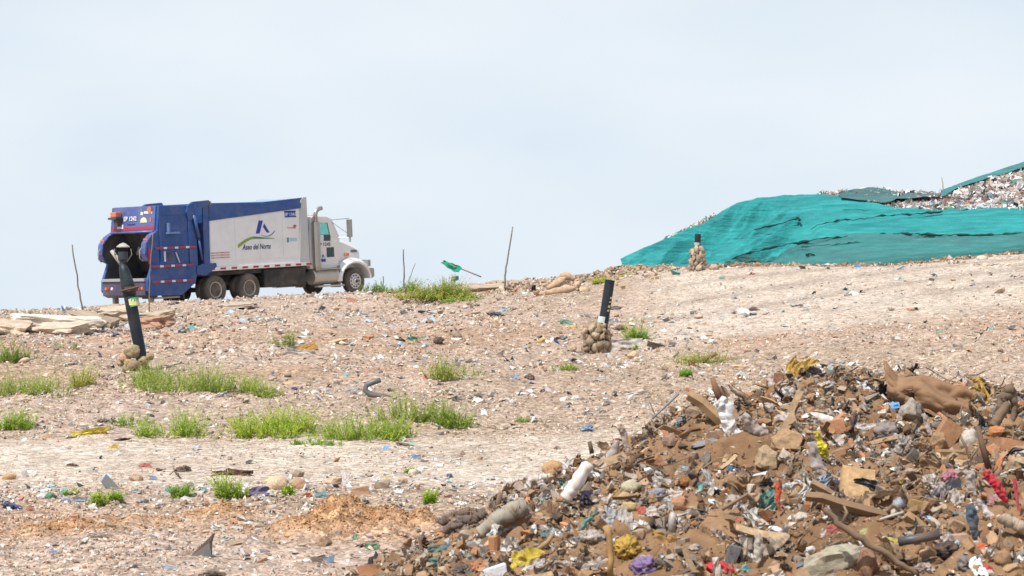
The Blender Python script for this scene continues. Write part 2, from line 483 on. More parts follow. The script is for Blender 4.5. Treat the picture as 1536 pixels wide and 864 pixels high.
def build_ground():
    fine = np.linspace(-.29, .29, 470)
    side = np.array([.31, .34, .38, .45, .55, .7, .9, 1.2, 1.6, 2.1, 2.7])
    ang = np.concatenate([-side[::-1], fine, side, [math.pi]])
    rad = np.concatenate([[.4, 1, 2, 4, 6, 8], np.exp(np.linspace(math.log(9.5), math.log(86), 460)), [90, 95, 101, 110, 125, 150, 190, 260, 400, 700, 1300, 2500, 5000]])
    A, Rr = np.meshgrid(ang, rad)
    X = Rr * np.sin(A); Y = Rr * np.cos(A)
    Z = ground(X, Y)
    V = np.stack([X, Y, Z], -1).reshape(-1, 3)
    nr, na = A.shape
    idx = np.arange(nr * na).reshape(nr, na)
    nxt = np.roll(idx, -1, axis=1)
    q = np.stack([idx[:-1], nxt[:-1], nxt[1:], idx[1:]], -1).reshape(-1, 4)
    col = ground_colour(X, Y).reshape(-1, 3)
    me = mesh_np('ground', V, q, True, col)
    o = mk('ground', me, M['ground']); o['kind'] = 'structure'
    return o
build_ground()

# ------------------------------------------------------------------ shape templates
def rock_mesh(seed, sub=1, cuts=7, rough=.18, round_=False, dims=(1, .8, .62)):
    bm = bmesh.new(); bmesh.ops.create_icosphere(bm, subdivisions=sub, radius=1)
    r = random.Random(seed)
    pl = [(Vector((r.gauss(0, 1), r.gauss(0, 1), r.gauss(0, 1))).normalized(), r.uniform(.55, .85)) for _ in range(cuts)]
    for v in bm.verts:
        p = v.co.copy()
        if not round_:
            for nrm, d in pl:
                e = p.dot(nrm) - d
                if e > 0: p -= nrm * e
        p *= 1 + rough * mnoise.noise(v.co * 1.7 + Vector((seed * 3.1, 0, 0)))
        v.co = Vector((p.x * dims[0], p.y * dims[1], p.z * dims[2])) * .5
    me = bpy.data.meshes.new('stone'); bm.to_mesh(me); bm.free()
    for p in me.polygons: p.use_smooth = round_
    return me

def brick_mesh(seed, dims=(1, .5, .32)):
    r = random.Random(seed); bm = bmesh.new(); bmesh.ops.create_cube(bm, size=1)
    bmesh.ops.subdivide_edges(bm, edges=bm.edges[:], cuts=1, use_grid_fill=True)
    nrm = Vector((r.uniform(.5, 1), r.uniform(-.6, .6), r.uniform(-.5, .5))).normalized(); d = r.uniform(.15, .4)
    for v in bm.verts:
        e = v.co.dot(nrm) - d
        if e > 0: v.co -= nrm * e * .9
        v.co += Vector([r.uniform(-.035, .035) for _ in range(3)])
        v.co = Vector((v.co.x * dims[0], v.co.y * dims[1], v.co.z * dims[2]))
    me = bpy.data.meshes.new('brick'); bm.to_mesh(me); bm.free()
    return me

def sheet_grid(seed, n, amp=.35, freq=2.2, ragged=.25):
    r = np.random.default_rng(seed)
    u = np.linspace(-.5, .5, n); U, W = np.meshgrid(u, u)
    th = np.arctan2(W, U)
    k = 1 + ragged * (vn(th * 1.6 + 9, th * 0, seed) * 2 - 1)
    X = U * k; Y = W * k
    Z = amp * (np.abs(fbm(U * freq + 5, W * freq + 3, seed, 3)) * 1.6 - .2) * 1.0 + amp * .6 * fbm(U * freq * .6, W * freq * .6, seed + 5, 2)
    X = X + .25 * amp * fbm(U * freq + 2, W * freq, seed + 11, 2) * 2; Y = Y + .25 * amp * fbm(U * freq, W * freq + 7, seed + 13, 2) * 2
    V = np.stack([X, Y, Z], -1).reshape(-1, 3)
    i = np.arange(n * n).reshape(n, n)
    q = np.stack([i[:-1, :-1], i[:-1, 1:], i[1:, 1:], i[1:, :-1]], -1).reshape(-1, 4)
    return V, q

def sheet_mesh(seed, n=9, amp=.6, freq=2.6, ragged=.3, smooth=False):
    V, q = sheet_grid(seed, n, amp, freq, ragged)
    return mesh_np('scrap', V, q, smooth)

def bag_mesh(seed, dims=(1, .6, .45), sub=3, depth=.42, fr=2.6):
    bm = bmesh.new(); bmesh.ops.create_icosphere(bm, subdivisions=sub, radius=.5)
    o = Vector((seed * 5.3, seed * 1.7, 0))
    for v in bm.verts:
        p = v.co * 2
        k = 1 - depth * abs(mnoise.noise(p * fr + o)) * 2 + .35 * mnoise.noise(p * 1.1 + o)
        v.co = Vector((v.co.x * dims[0] * k, v.co.y * dims[1] * k, v.co.z * dims[2] * k))
    me = bpy.data.meshes.new('bag'); bm.to_mesh(me); bm.free()
    for p in me.polygons: p.use_smooth = (seed % 2 == 0)
    return me

def stick_mesh(seed, n=5, bend=.08, r0=.02, knots=6):
    r = random.Random(seed); mb = MB()
    pts = [(-.5 + i / knots, bend * math.sin(i * 1.1 + seed) * r.uniform(.4, 1), bend * r.uniform(-.6, .6)) for i in range(knots + 1)]
    mb.tube(pts, [r0 * (1 - .55 * i / knots) * r.uniform(.85, 1.15) for i in range(knots + 1)], n)
    me = bpy.data.meshes.new('stick'); me.from_pydata(mb.V, [], mb.Fc); me.update()
    return me

def board_mesh(seed, dims=(1, .22, .03)):
    r = random.Random(seed); bm = bmesh.new(); bmesh.ops.create_cube(bm, size=1)
    bmesh.ops.subdivide_edges(bm, edges=[e for e in bm.edges if abs((e.verts[0].co - e.verts[1].co).x) > .5], cuts=4)
    w1, w2 = r.uniform(-.05, .05), r.uniform(-.3, .3)
    for v in bm.verts:
        x, y, z = v.co
        if abs(x) > .49: x += r.uniform(-.05, .05) - .05 * y
        v.co = Vector((x * dims[0], y * dims[1] * (1 + r.uniform(-.04, .04)), z * dims[2] + w1 * (x * x * 4 - .5) + w2 * x * y * .1))
    me = bpy.data.meshes.new('board'); bm.to_mesh(me); bm.free()
    return me

def bottle_mesh():
    mb = MB().lathe([(-.5, .0), (-.5, .14), (-.46, .16), (.1, .16), (.25, .11), (.33, .05), (.36, .05), (.361, .065), (.43, .065), (.43, 0)], (0, 0, 0), 'x', 10)
    me = bpy.data.meshes.new('bottle'); me.from_pydata(mb.V, [], mb.Fc); me.update()
    for v in me.vertices:
        v.co.z *= .8 + .25 * math.sin(v.co.x * 14)
    for p in me.polygons: p.use_smooth = True
    return me

def shard_mesh(seed, dims=(1, .8, .5), n=10):
    r = random.Random(seed); bm = bmesh.new()
    for _ in range(n):
        v = Vector((r.gauss(0, 1), r.gauss(0, 1), r.gauss(0, 1))).normalized() * r.uniform(.8, 1.15)
        m_ = max(abs(v.x), abs(v.y), abs(v.z)); v = v * (1 / m_ * .75 + .25)        # pushed out towards a box
        bm.verts.new((v.x * .5 * dims[0], v.y * .5 * dims[1], v.z * .5 * dims[2]))
    g_ = bmesh.ops.convex_hull(bm, input=bm.verts[:])
    bmesh.ops.delete(bm, geom=[v for v in bm.verts if not v.link_faces], context='VERTS')
    bmesh.ops.dissolve_limit(bm, angle_limit=.3, verts=bm.verts[:], edges=bm.edges[:])
    es = [e for e in bm.edges if len(e.link_faces) == 2]
    bmesh.ops.bevel(bm, geom=es, offset=.025, segments=1, affect='EDGES', clamp_overlap=True)
    for v in bm.verts: v.co += Vector([r.uniform(-.012, .012) for _ in range(3)])
    me = bpy.data.meshes.new('stone'); bm.to_mesh(me); bm.free()
    return me
TR = [shard_mesh(i, (1, rnd.uniform(.5, .95), rnd.uniform(.28, .7)), rnd.randint(8, 14)) for i in range(14)]
def torn_mesh(seed):
    r = random.Random(seed); V, q = sheet_grid(seed, 13, r.uniform(.25, .6), r.uniform(2, 4.2), .5)
    k = r.uniform(.3, .8); V[:, 1] *= k
    V[:, 2] += .25 * V[:, 0] * np.sin(V[:, 0] * r.uniform(2, 7)) + .12 * np.abs(np.sin(V[:, 1] * 16 + V[:, 0] * 5))
    V[:, 1] += .2 * np.sin(V[:, 0] * r.uniform(2, 6) + seed)
    return mesh_np('scrap', V, q, False)
TRR = [rock_mesh(20 + i, 2, 0, .5, True) for i in range(5)]
TRH = [rock_mesh(40 + i, 3, 12, .35) for i in range(6)]
TB = [brick_mesh(i, (1, rnd.uniform(.5, .8), rnd.uniform(.3, .55))) for i in range(7)]
TS = [torn_mesh(i) for i in range(16)]
TG = [bag_mesh(i, (1, rnd.uniform(.45, .8), rnd.uniform(.35, .6)), 2) for i in range(6)]
TK = [stick_mesh(i) for i in range(6)]
TW = [board_mesh(i) for i in range(4)]
TBO = [bottle_mesh()]
for t in TR + TRR + TRH: t.materials.append(M['stone'])
for t in TB: t.materials.append(M['brick'])
for t in TS: t.materials.append(M['film'])
for t in TG: t.materials.append(M['film'])
for t in TK + TW: t.materials.append(M['wood'])
for t in TBO: t.materials.append(M['plastic'])

# ------------------------------------------------------------------ joined stuff (gravel, small litter)
def rot_mats(n, flat=False):
    a = rng.uniform(0, 2 * np.pi, n)
    b = rng.normal(0, .35 if flat else 3, n); c = rng.normal(0, .35 if flat else 3, n)
    ca, sa, cb, sb, cc, sc_ = np.cos(a), np.sin(a), np.cos(b), np.sin(b), np.cos(c), np.sin(c)
    Rz = np.zeros((n, 3, 3)); Rx = Rz.copy(); Ry = Rz.copy()
    Rz[:, 0, 0] = ca; Rz[:, 0, 1] = -sa; Rz[:, 1, 0] = sa; Rz[:, 1, 1] = ca; Rz[:, 2, 2] = 1
    Rx[:, 0, 0] = 1; Rx[:, 1, 1] = cb; Rx[:, 1, 2] = -sb; Rx[:, 2, 1] = sb; Rx[:, 2, 2] = cb
    Ry[:, 1, 1] = 1; Ry[:, 0, 0] = cc; Ry[:, 0, 2] = sc_; Ry[:, 2, 0] = -sc_; Ry[:, 2, 2] = cc
    return Rz @ Rx @ Ry

def arrays(me):
    V = np.empty(len(me.vertices) * 3, np.float32); me.vertices.foreach_get('co', V)
    me.calc_loop_triangles(); T = np.empty(len(me.loop_triangles) * 3, np.int32); me.loop_triangles.foreach_get('vertices', T)
    return V.reshape(-1, 3), T.reshape(-1, 3)

def join_stuff(name, templates, pos, size, cols, mat, flat=False, label=None, aniso=None):
    n = len(pos); which = rng.integers(0, len(templates), n)
    Vs, Fs, Cs, k = [], [], [], 0
    RM = rot_mats(n, flat)
    if aniso is None: aniso = np.ones((n, 3))
    for t, tm in enumerate(templates):
        V, T = tm if isinstance(tm, tuple) else arrays(tm)
        s = np.nonzero(which == t)[0]
        if not len(s): continue
        W = np.einsum('nij,vj->nvi', RM[s] * (size[s, None, None] * aniso[s][:, None, :]), V) + pos[s][:, None, :]
        Vs.append(W.reshape(-1, 3)); Fs.append((T[None] + (np.arange(len(s)) * len(V))[:, None, None] + k).reshape(-1, 3))
        Cs.append(np.repeat(cols[s], len(V), 0)); k += len(s) * len(V)
    me = mesh_np(name, np.concatenate(Vs), np.concatenate(Fs), False, np.concatenate(Cs))
    o = mk(name, me, mat); o['kind'] = 'stuff'
    if label: o['label'] = label
    return o

def ico0(seed):
    me = rock_mesh(seed, 1, 6, .3)
    bm = bmesh.new(); bmesh.ops.create_icosphere(bm, subdivisions=1, radius=.5)
    bm.free()
    return me
def tiny_rock(seed):
    r = np.random.default_rng(seed)
    V = np.array([(1, 0, 0), (-1, 0, 0), (0, 1, 0), (0, -1, 0), (0, 0, 1), (0, 0, -1), (.6, .6, .5), (-.6, -.5, .5)], float)
    V = V * r.uniform(.6, 1.1, (8, 1)) * np.array((.5, .4, .3)) + r.normal(0, .04, (8, 3))
    bm = bmesh.new()
    for v in V: bm.verts.new(v)
    bmesh.ops.convex_hull(bm, input=bm.verts[:])
    bmesh.ops.triangulate(bm, faces=bm.faces[:])
    bm.verts.ensure_lookup_table()
    me = bpy.data.meshes.new('bit'); bm.to_mesh(me); bm.free()
    return arrays(me)
TINY = [tiny_rock(i) for i in range(8)]
def tiny_scrap(seed, n=3):
    V, q = sheet_grid(seed, n, 1.1, 3, .4)
    return V.astype(np.float32), np.concatenate([q[:, [0, 1, 2]], q[:, [0, 2, 3]]])
TSCR = [tiny_scrap(i) for i in range(8)]
TSCR4 = [tiny_scrap(50 + i, 4) for i in range(8)]

def pick(palette, n, jit=.15):
    p = np.array([c for c, w_ in palette]); ww = np.array([w_ for c, w_ in palette], float); ww /= ww.sum()
    c = p[rng.choice(len(p), n, p=ww)]
    return np.clip(c * (1 + rng.normal(0, jit, (n, 1))), .01, .9)

GRAVEL = [((.57, .47, .38), 7), ((.48, .37, .28), 5), ((.34, .24, .175), 5), ((.63, .55, .48), 4), ((.44, .40, .36), 3), ((.72, .68, .63), 1), ((.24, .20, .17), 2), ((.45, .27, .19), 1.4), ((.54, .42, .28), 1.5)]
LITTER = [((.74, .73, .71), 6), ((.6, .58, .56), 5), ((.4, .52, .63), .9), ((.16, .42, .42), .5), ((.12, .28, .5), .35), ((.1, .1, .1), 2.5), ((.17, .18, .22), 1.2), ((.5, .33, .2), .4), ((.5, .2, .16), .2), ((.65, .56, .25), .1), ((.5, .48, .45), 5), ((.52, .42, .4), 1)]

def on_ground(n, y0, y1, tlim=.28, power=1.0):
    y = np.exp(rng.uniform(math.log(y0), math.log(y1), n)) if power == 1 else y0 + (y1 - y0) * rng.random(n) ** power
    x = rng.uniform(-tlim, tlim, n) * y
    return x, y

def gravel():
    n = 108000
    x, y = on_ground(n, 11, 76)
    size = np.exp(rng.normal(math.log(.0024), .5, n)) * (y ** 0.84) * 1.1
    tr = track(x, y)
    dens = np.clip(fbm(x * .7, y * .4, 51, 3) * 4.5 + .7, .12, 1.4)
    rt = (x / y > .05) & (y > 40)
    soilh = np.zeros(n)
    for (cx, cy, aa, bb, h) in SOIL_HEAPS: soilh = np.maximum(soilh, np.exp(-(((x - cx) / aa) ** 2 + ((y - cy) / bb) ** 2) * 1.3))
    keep = (rng.random(n) < (1 - .5 * tr - .3 * rt) * dens * (1 - .85 * soilh)) & (heap(x, y) < ground(x, y) + .15)
    size = size * (1 - .42 * tr) * (1 + .5 * np.clip(fbm(x * .6, y * .4, 52, 2) * 2, -.4, 1))
    size = np.minimum(size, .0034 * y)
    x, y, size = x[keep], y[keep], size[keep]
    z = ground(x, y) + size * .12
    n = len(x)
    col = pick(GRAVEL, n, .18)
    tr = tr[keep][:, None]
    col = col * (1 - .35 * tr) + np.array((.5, .39, .31)) * .35 * tr * (1 + rng.normal(0, .1, (n, 1)))
    an = np.stack([np.ones(n), rng.uniform(.6, 1, n), rng.uniform(.5, 1, n)], 1)
    join_stuff('gravel', TINY, np.stack([x, y, z], 1), size, col, M['pebbles'], label='loose gravel and broken stone all over the bare slope', aniso=an)
gravel()

def soil_crumbs():
    P = []
    for (cx, cy, a, b, h) in SOIL_HEAPS:
        n = int(1100 * a * b / .17 * (1 if h > .07 else .4)); x = rng.normal(cx, a * .55, n); y = rng.normal(cy, b * .6, n); P.append(np.stack([x, y, ground(x, y)], 1))
    P = np.concatenate(P); sz = np.minimum(np.exp(rng.normal(math.log(.013), .55, len(P))), .07); P[:, 2] += sz * .2
    join_stuff('soil_crumbs', TINY, P, sz, pick([((.47, .28, .14), 5), ((.38, .19, .085), 3), ((.55, .34, .19), 2)], len(P), .15), M['pebbles'], label='crumbs and clods of orange soil on the low heaps beside the track')
soil_crumbs()

def litter():
    n = 20000
    x, y = on_ground(n, 11, 72)
    px = 768 + F * x / y
    d = np.clip(fbm(x * .55, y * .35, 61, 3) * 6 - .7, 0, 1.2) * (1 - .85 * track(x, y)) + .075
    # the band of bags above the first vent pipe, the bands around the second pipe, the strip below the track
    def band(cx, cy, wx, wy, k):
        return k * np.exp(-((px - cx) / wx) ** 2 - ((y - hit(cx, cy)[1]) / wy) ** 2)
    d += band(190, 498, 130, 2.2, 1.5) + band(60, 742, 90, .5, 1) + band(300, 740, 150, .5, 1.2) + band(640, 735, 160, .7, 1) + band(560, 720, 120, .6, .6) + band(470, 590, 60, 1, .6)
    d += band(700, 470, 50, 2, .7) + band(630, 512, 50, 1.5, .8) + band(1490, 505, 60, 1.5, .6) + band(120, 642, 110, .5, .7) + band(350, 630, 60, .8, .5)
    d += 0.0 * np.exp(-((y - 43) / 3.2) ** 2) * (px < 330) + 1.3 * np.exp(-((y - 19.6) / .8) ** 2) * (px < 820) + .8 * np.exp(-((px - 680) / 130) ** 2 - ((y - 34.5) / 1.4) ** 2) + .6 * np.exp(-((px - 660) / 90) ** 2 - ((y - 23) / .7) ** 2)
    d += 1.1 * np.exp(-((px - 920) / 100) ** 2 - ((y - 43.5) / 4) ** 2) + .5 * np.exp(-((px - 1150) / 160) ** 2 - ((y - 47) / 1.5) ** 2)
    keep = (rng.random(n) < d) & (heap(x, y) < ground(x, y) + .1)
    x, y = x[keep], y[keep]; n = len(x)
    size = np.minimum(np.exp(rng.normal(math.log(.0017), .42, n)) * y, .004 * y)
    z = ground(x, y) + size * .15
    join_stuff('litter_scraps', TSCR, np.stack([x, y, z], 1), size, pick(LITTER, n, .15), M['stuffscrap'], True, label='small scraps of plastic and paper strewn over the slope')
litter()

# ------------------------------------------------------------------ the rubble heap
SOILC = np.array((.225, .135, .075))
def build_heap():
    xs = np.linspace(-2.5, 8.6, 430); ys = np.linspace(9.7, 19.9, 400)
    X, Y = np.meshgrid(xs, ys); Z = heap(X, Y)
    g = ground(X, Y)
    Z = np.maximum(Z, g - .25)
    X = X + .03 * fbm(X * 9, Y * 9, 71, 2); Y = Y + .05 * fbm(X * 8, Y * 8, 72, 2)
    V = np.stack([X, Y, Z], -1).reshape(-1, 3); i = np.arange(X.size).reshape(X.shape)
    q = np.stack([i[:-1, :-1], i[:-1, 1:], i[1:, 1:], i[1:, :-1]], -1).reshape(-1, 4)
    a = np.clip(fbm(X * 1.6, Y * 1.6, 73, 4) * 2.4 + .5, 0, 1)[..., None]
    c = SOILC * (1 - a) + np.array((.32, .2, .118)) * a
    b = np.clip(fbm(X * 5, Y * 5, 74, 3) * 3 - .2, 0, 1)[..., None]
    c = c * (1 - .4 * b) + np.array((.2, .15, .11)) * .4 * b
    me = mesh_np('dirt_mound', V, q, True, c.reshape(-1, 3))
    o = mk('dirt_mound', me, M['soil'])
    tag(o, 'mound of brown soil under the rubble and rubbish in the right foreground', 'dirt mound')
build_heap()

HEAPC = [((.30, .185, .105), 8), ((.20, .13, .08), 6), ((.38, .26, .165), 6), ((.40, .33, .27), 4), ((.40, .18, .09), 3), ((.24, .21, .18), 3), ((.54, .47, .4), 2), ((.10, .075, .055), 3)]
def heap_points(n, soft=0, clear=True, wide=False):
    """random places on the side of the heap; fewer on the bare soil faces"""
    if wide: n = int(n * 1.9)
    x = rng.uniform(-2.0, 8.3 if wide else 6.2, n * 6); y = rng.uniform(11.2, 18.2, n * 6)
    h = heap(x, y); g = ground(x, y); px = 768 + F * x / y
    ok = (h > g - .02) & (px > 480) & (px < (2600 if wide else 1640))
    bare = np.exp(-((px - 1010) / 95) ** 2 - ((y - 14.5) / .85) ** 2) + .9 * np.exp(-((px - 1130) / 70) ** 2 - ((y - 14.2) / .5) ** 2) + .5 * np.exp(-((px - 1180) / 100) ** 2 - ((y - 16) / .8) ** 2)
    ok &= rng.random(len(x)) > bare * min(1, soft * 1.25)
    if HOLD and clear:
        Hd = np.array(HOLD); Hd = Hd[(Hd[:, 1] > 9) & (Hd[:, 1] < 20)]
        for i in np.nonzero(ok)[0]:
            if ((np.abs(x[i] - Hd[:, 0]) < Hd[:, 2]) & (y[i] < Hd[:, 1] + .04) & (y[i] > Hd[:, 1] - Hd[:, 3])).any(): ok[i] = False
    x, y, h = x[ok][:n], y[ok][:n], h[ok][:n]
    return x, y, h

def heap_bits():
    x, y, z = heap_points(20000, .4, False, wide=True); n = len(x)
    size = np.minimum(np.exp(rng.normal(math.log(.024), .5, n)), .055)
    an = np.stack([np.ones(n), rng.uniform(.5, 1, n), rng.uniform(.5, 1, n)], 1)
    join_stuff('rubble_bits', TINY, np.stack([x, y, z + size * .1], 1), size, pick(HEAPC, n, .2), M['stuffrubble'], label='small lumps of soil, stone and brick covering the heap', aniso=an)
    x, y, z = heap_points(6800, .75, wide=True); n = len(x)
    size = np.minimum(np.exp(rng.normal(math.log(.034), .4, n)), .06)
    L2 = [(c, w_ * (1.6 if sum(c) / 3 < .5 else .8)) for c, w_ in LITTER] + [((.3, .2, .13), 9), ((.5, .41, .33), 7), ((.1, .07, .05), 4)]
    join_stuff('heap_litter_scraps', TSCR4, np.stack([x, y, z + size * .25], 1), size, pick(L2, n, .2), M['stuffscrap'], label='small torn scraps of plastic, paper and foil in the heap')
    # chunks piled over one another: past the first few hundred they are built as one
    x, y, z = heap_points(5600, .62, wide=True); n = len(x)
    mid = [arrays(t) for t in TR] + [arrays(t) for t in TB[:1]]
    size = np.exp(rng.uniform(math.log(.045), math.log(.13), n)) * rng.uniform(.8, 1, n)
    join_stuff('rubble_chunks', mid, np.stack([x, y, z + size * rng.uniform(-.1, .55, n)], 1), size, pick(HEAPC, n, .2), M['stuffrubble'], label='lumps of stone, clod and brick piled over one another in the heap')
    x, y, z = heap_points(850, .9, wide=True); n = len(x); size = rng.uniform(.07, .16, n)
    join_stuff('heap_film', [arrays(t) for t in TS], np.stack([x, y, z + size * .3], 1), size, pick([((.55, .52, .48), 4), ((.4, .32, .25), 6), ((.26, .19, .13), 7), ((.06, .06, .06), 3), ((.7, .69, .68), 1.5)], n, .15), M['stuffscrap'], label='dirty film and bags pressed into the heap')
    # twigs
    x, y, z = heap_points(1900, .4, wide=True); n = len(x)
    tw = [(lambda m_: arrays(m_))(stick_mesh(100 + i, 3, .06, .02, 3)) for i in range(4)]
    join_stuff('twigs', tw, np.stack([x, y, z + .02], 1), rng.uniform(.05, .16, n), pick([((.28, .19, .11), 3), ((.4, .3, .2), 2), ((.13, .09, .06), 2)], n), M['stuffrubble'], label='short twigs and splinters sticking out of the heap')

# ------------------------------------------------------------------ labels that single things out
LANDMARKS = []                   # (px, py, name)
PENDING = []                     # loose pieces waiting for a label: (object, size, colour word, noun)
def lm(px, py, name): LANDMARKS.append((px, py, name))

def cname(c):
    r, g, b = [max(0.0, min(1.0, v)) ** (1 / 2.2) for v in c]
    mx, mn = max(r, g, b), min(r, g, b)
    if mx - mn < .06: return 'black' if mx < .3 else 'dark grey' if mx < .5 else 'grey' if mx < .72 else 'pale grey' if mx < .84 else 'white'
    if r >= g and g >= b:
        if (r - g) > .28: return 'red' if r > .5 and (g - b) < .1 else 'rust orange'
        if (g - b) > .35: return 'yellow'
        if mx < .42: return 'dark brown'
        if mx < .58: return 'brown'
        return 'tan' if mx < .74 else 'cream'
    if r >= b and b > g: return 'pink' if mx > .6 else 'maroon'
    if g > r and g >= b: return 'green' if g - b > .12 else 'teal'
    return 'blue' if b - g > .12 else 'light blue' if mx > .6 else 'slate blue'

SIZEW = ['tiny', 'small', 'middling', 'large', 'big']
def flush_labels():
    seen = {}
    for o, size, col, noun, base in PENDING:
        p = o.matrix_world.translation if False else o.location
        sx, sy = screen(p)
        cands = sorted(LANDMARKS, key=lambda l: (l[0] - sx) ** 2 + 2.2 * (l[1] - sy) ** 2)[:5]
        pxs = size * F / p[1]
        sw = 'small' if pxs < 14 else 'middling' if pxs < 24 else 'large'
        done = None
        for l in cands:
            dx, dy = sx - l[0], sy - l[1]
            if abs(dx) > abs(dy) * 1.6: rel = 'left of' if dx < 0 else 'right of'
            elif abs(dy) > abs(dx) * 1.6: rel = 'behind' if dy < 0 else 'in front of'
            else: rel = ('behind and ' if dy < 0 else 'in front and ') + ('left of' if dx < 0 else 'right of')
            d = math.hypot(dx, dy)
            near = 'just ' if d < 30 else '' if d < 75 else 'well '
            t = f'{sw} {col} {noun} {near}{rel} the {l[2]}'
            if t not in seen and len(t.split()) <= 16: done = t; break
        if done is None:
            for l in cands:
                done = f'{sw} {col} {noun} near the {l[2]}'
                if len(done.split()) <= 16: break
        seen[done] = 1
        o['label'] = done

# ------------------------------------------------------------------ hero pieces
def m_per_px(D): return D / F
def put(name, me, p, s, rot, col, label, cat, group=None, mark=None, mat=None):
    o = bpy.data.objects.new(name, me); o.location = p
    o.scale = s if hasattr(s, '__len__') else (s, s, s)
    o.rotation_euler = rot; o.color = (*col, 1); link(o)
    if mat is not None and len(me.materials) == 0: me.materials.append(mat)
    tag(o, label, cat, group)
    if mark:
        q = screen(p); lm(q[0], q[1], mark)
    return o

def H(kind, px, py, wpx, hpx, col, name, label, cat, mark=None, seed=None, rot=None, depth=None, rollz=None, mat=None, lift=.25, D=None):
    """a piece seen wpx by hpx large, centred there on the ground or heap"""
    p = Vector(hit(px, min(py + hpx * lift, 866))) if D is None else Vector(P3(px, py, D))
    u = m_per_px(p.y); W, Hh = wpx * u, hpx * u
    if D is None: p = Vector(P3(px, py, p.y))
    seed = rnd.randrange(1000) if seed is None else seed
    r = rollz if rollz is not None else rnd.uniform(-.3, .3)      # turn in the picture plane (+ = anticlockwise)
    dep = depth if depth is not None else min(W, max(Hh, W * .6))
    if kind == 'rock':   me = rock_mesh(seed, 3 if wpx > 28 else 2, 12, .3, False, (1, 1, 1)); me.materials.append(mat or M['stone'])
    elif kind == 'round': me = rock_mesh(seed, 3, 0, .35, True, (1, 1, 1)); me.materials.append(mat or M['stone'])
    elif kind == 'brick': me = brick_mesh(seed, (1, 1, 1)); me.materials.append(mat or M['brick'])
    elif kind == 'bag':  me = bag_mesh(seed, (1, 1, 1), 4 if wpx > 25 else 3, .5, 2.4 if wpx < 40 else 3.2); me.materials.append(mat or M['film'])
    elif kind == 'cloth': me = bag_mesh(seed * 2, (1, 1, 1), 4, .6, 2.2); me.materials.append(mat or M['cloth'])
    elif kind == 'sheet': me = sheet_mesh(seed, 20 if wpx > 25 else 12, .45, 3.0, .35, True); me.materials.append(mat or M['film'])
    elif kind == 'board': me = board_mesh(seed, (1, 1, 1)); me.materials.append(mat or M['wood'])
    elif kind == 'bottle': me = TBO[0]
    o = bpy.data.objects.new(name, me)
    if kind == 'sheet':
        o.scale = (W, Hh * 1.1, (W + Hh) * .5)
        o.rotation_euler = rot or (Matrix.Rotation(-r, 3, 'Y') @ Matrix.Rotation(R(62), 3, 'X')).to_euler()
        p = p + Vector((0, -.02, .01))
    elif kind == 'board':
        o.scale = (W, Hh, depth or .02)
        o.rotation_euler = rot or (Matrix.Rotation(-r, 3, 'Y') @ Matrix.Rotation(R(60), 3, 'X')).to_euler()
    else:
        o.scale = (W, dep, Hh)
        o.rotation_euler = rot or (Matrix.Rotation(-r, 3, 'Y')).to_euler()
    o.location = p; o.color = (*col, 1); link(o); tag(o, label, cat)
    HOLD.append((p.x, p.y, W * .5 + .01, .06 + Hh * 1.1))
    if mark: lm(px, py, mark)
    return o

def T(pts, rpx, col, name, label, cat, mat=None, mark=None, n=8, anchor=None, dd=0, smooth=True, taper=1.0, wob=0):
    """a round bar through points of the view at the distance where its foot stands; pts: (px, py[, extra metres away])"""
    a = anchor or pts[0]
    D0 = hit(a[0], min(a[1], 866))[1] + dd
    q = []
    for p in pts:
        D = D0 + (p[2] if len(p) > 2 else 0); q.append(Vector(P3(p[0], p[1], D)))
    if wob:
        ext = []
        for i in range(len(q) - 1):
            for k in range(4): ext.append(q[i].lerp(q[i + 1], k / 4) + Vector([rnd.uniform(-wob, wob) for _ in range(3)]))
        ext.append(q[-1]); q = ext
    u = m_per_px(D0); c = q[0]
    for i in range(len(q) - 1):
        for k in range(3):
            e = q[i].lerp(q[i + 1], k / 3); HOLD.append((e.x, e.y, .045, .2))
    rr = [rpx * u * (1 + (taper - 1) * i / (len(q) - 1)) for i in range(len(q))] if not hasattr(rpx, '__len__') else [float(v) * u for v in np.interp(np.linspace(0, 1, len(q)), np.linspace(0, 1, len(rpx)), rpx)]
    big = max(rr) > 6.5 * u and smooth and name != 'dark_pipe'; amp = 1.0 if mat in (M['cloth'], M['film']) else .45 if mat is M['plastic'] else .3
    if big:                                   # thick pieces are dented and uneven
        n = 14; m_ = 7; q2 = []; r2 = []
        for i in range(len(q) - 1):
            for k in range(m_):
                t = k / m_; q2.append(q[i].lerp(q[i + 1], t)); r2.append((rr[i] * (1 - t) + rr[i + 1] * t) * (1 + .16 * amp * math.sin(i * 9 + k * 1.9 + pts[0][0])))
        q2.append(q[-1]); r2.append(rr[-1] * .8); r2[0] *= .75; q, rr = q2, r2
    mb = MB(); mb.tube([v - c for v in q], rr, n)
    if big:
        for i, v in enumerate(mb.V):
            v = Vector(v); ax = q[i // n] - c; d = v - ax; f = mnoise.noise(v * 26) * .55 - abs(mnoise.noise(v * 60)) * .35
            mb.V[i] = tuple(ax + d * (1 + f * amp))
    o = mb.build(name, mat or M['wood'], smooth=smooth, col=col, loc=c)
    tag(o, label, cat)
    if mark: lm(sum(p[0] for p in pts) / len(pts), sum(p[1] for p in pts) / len(pts), mark)
    return o

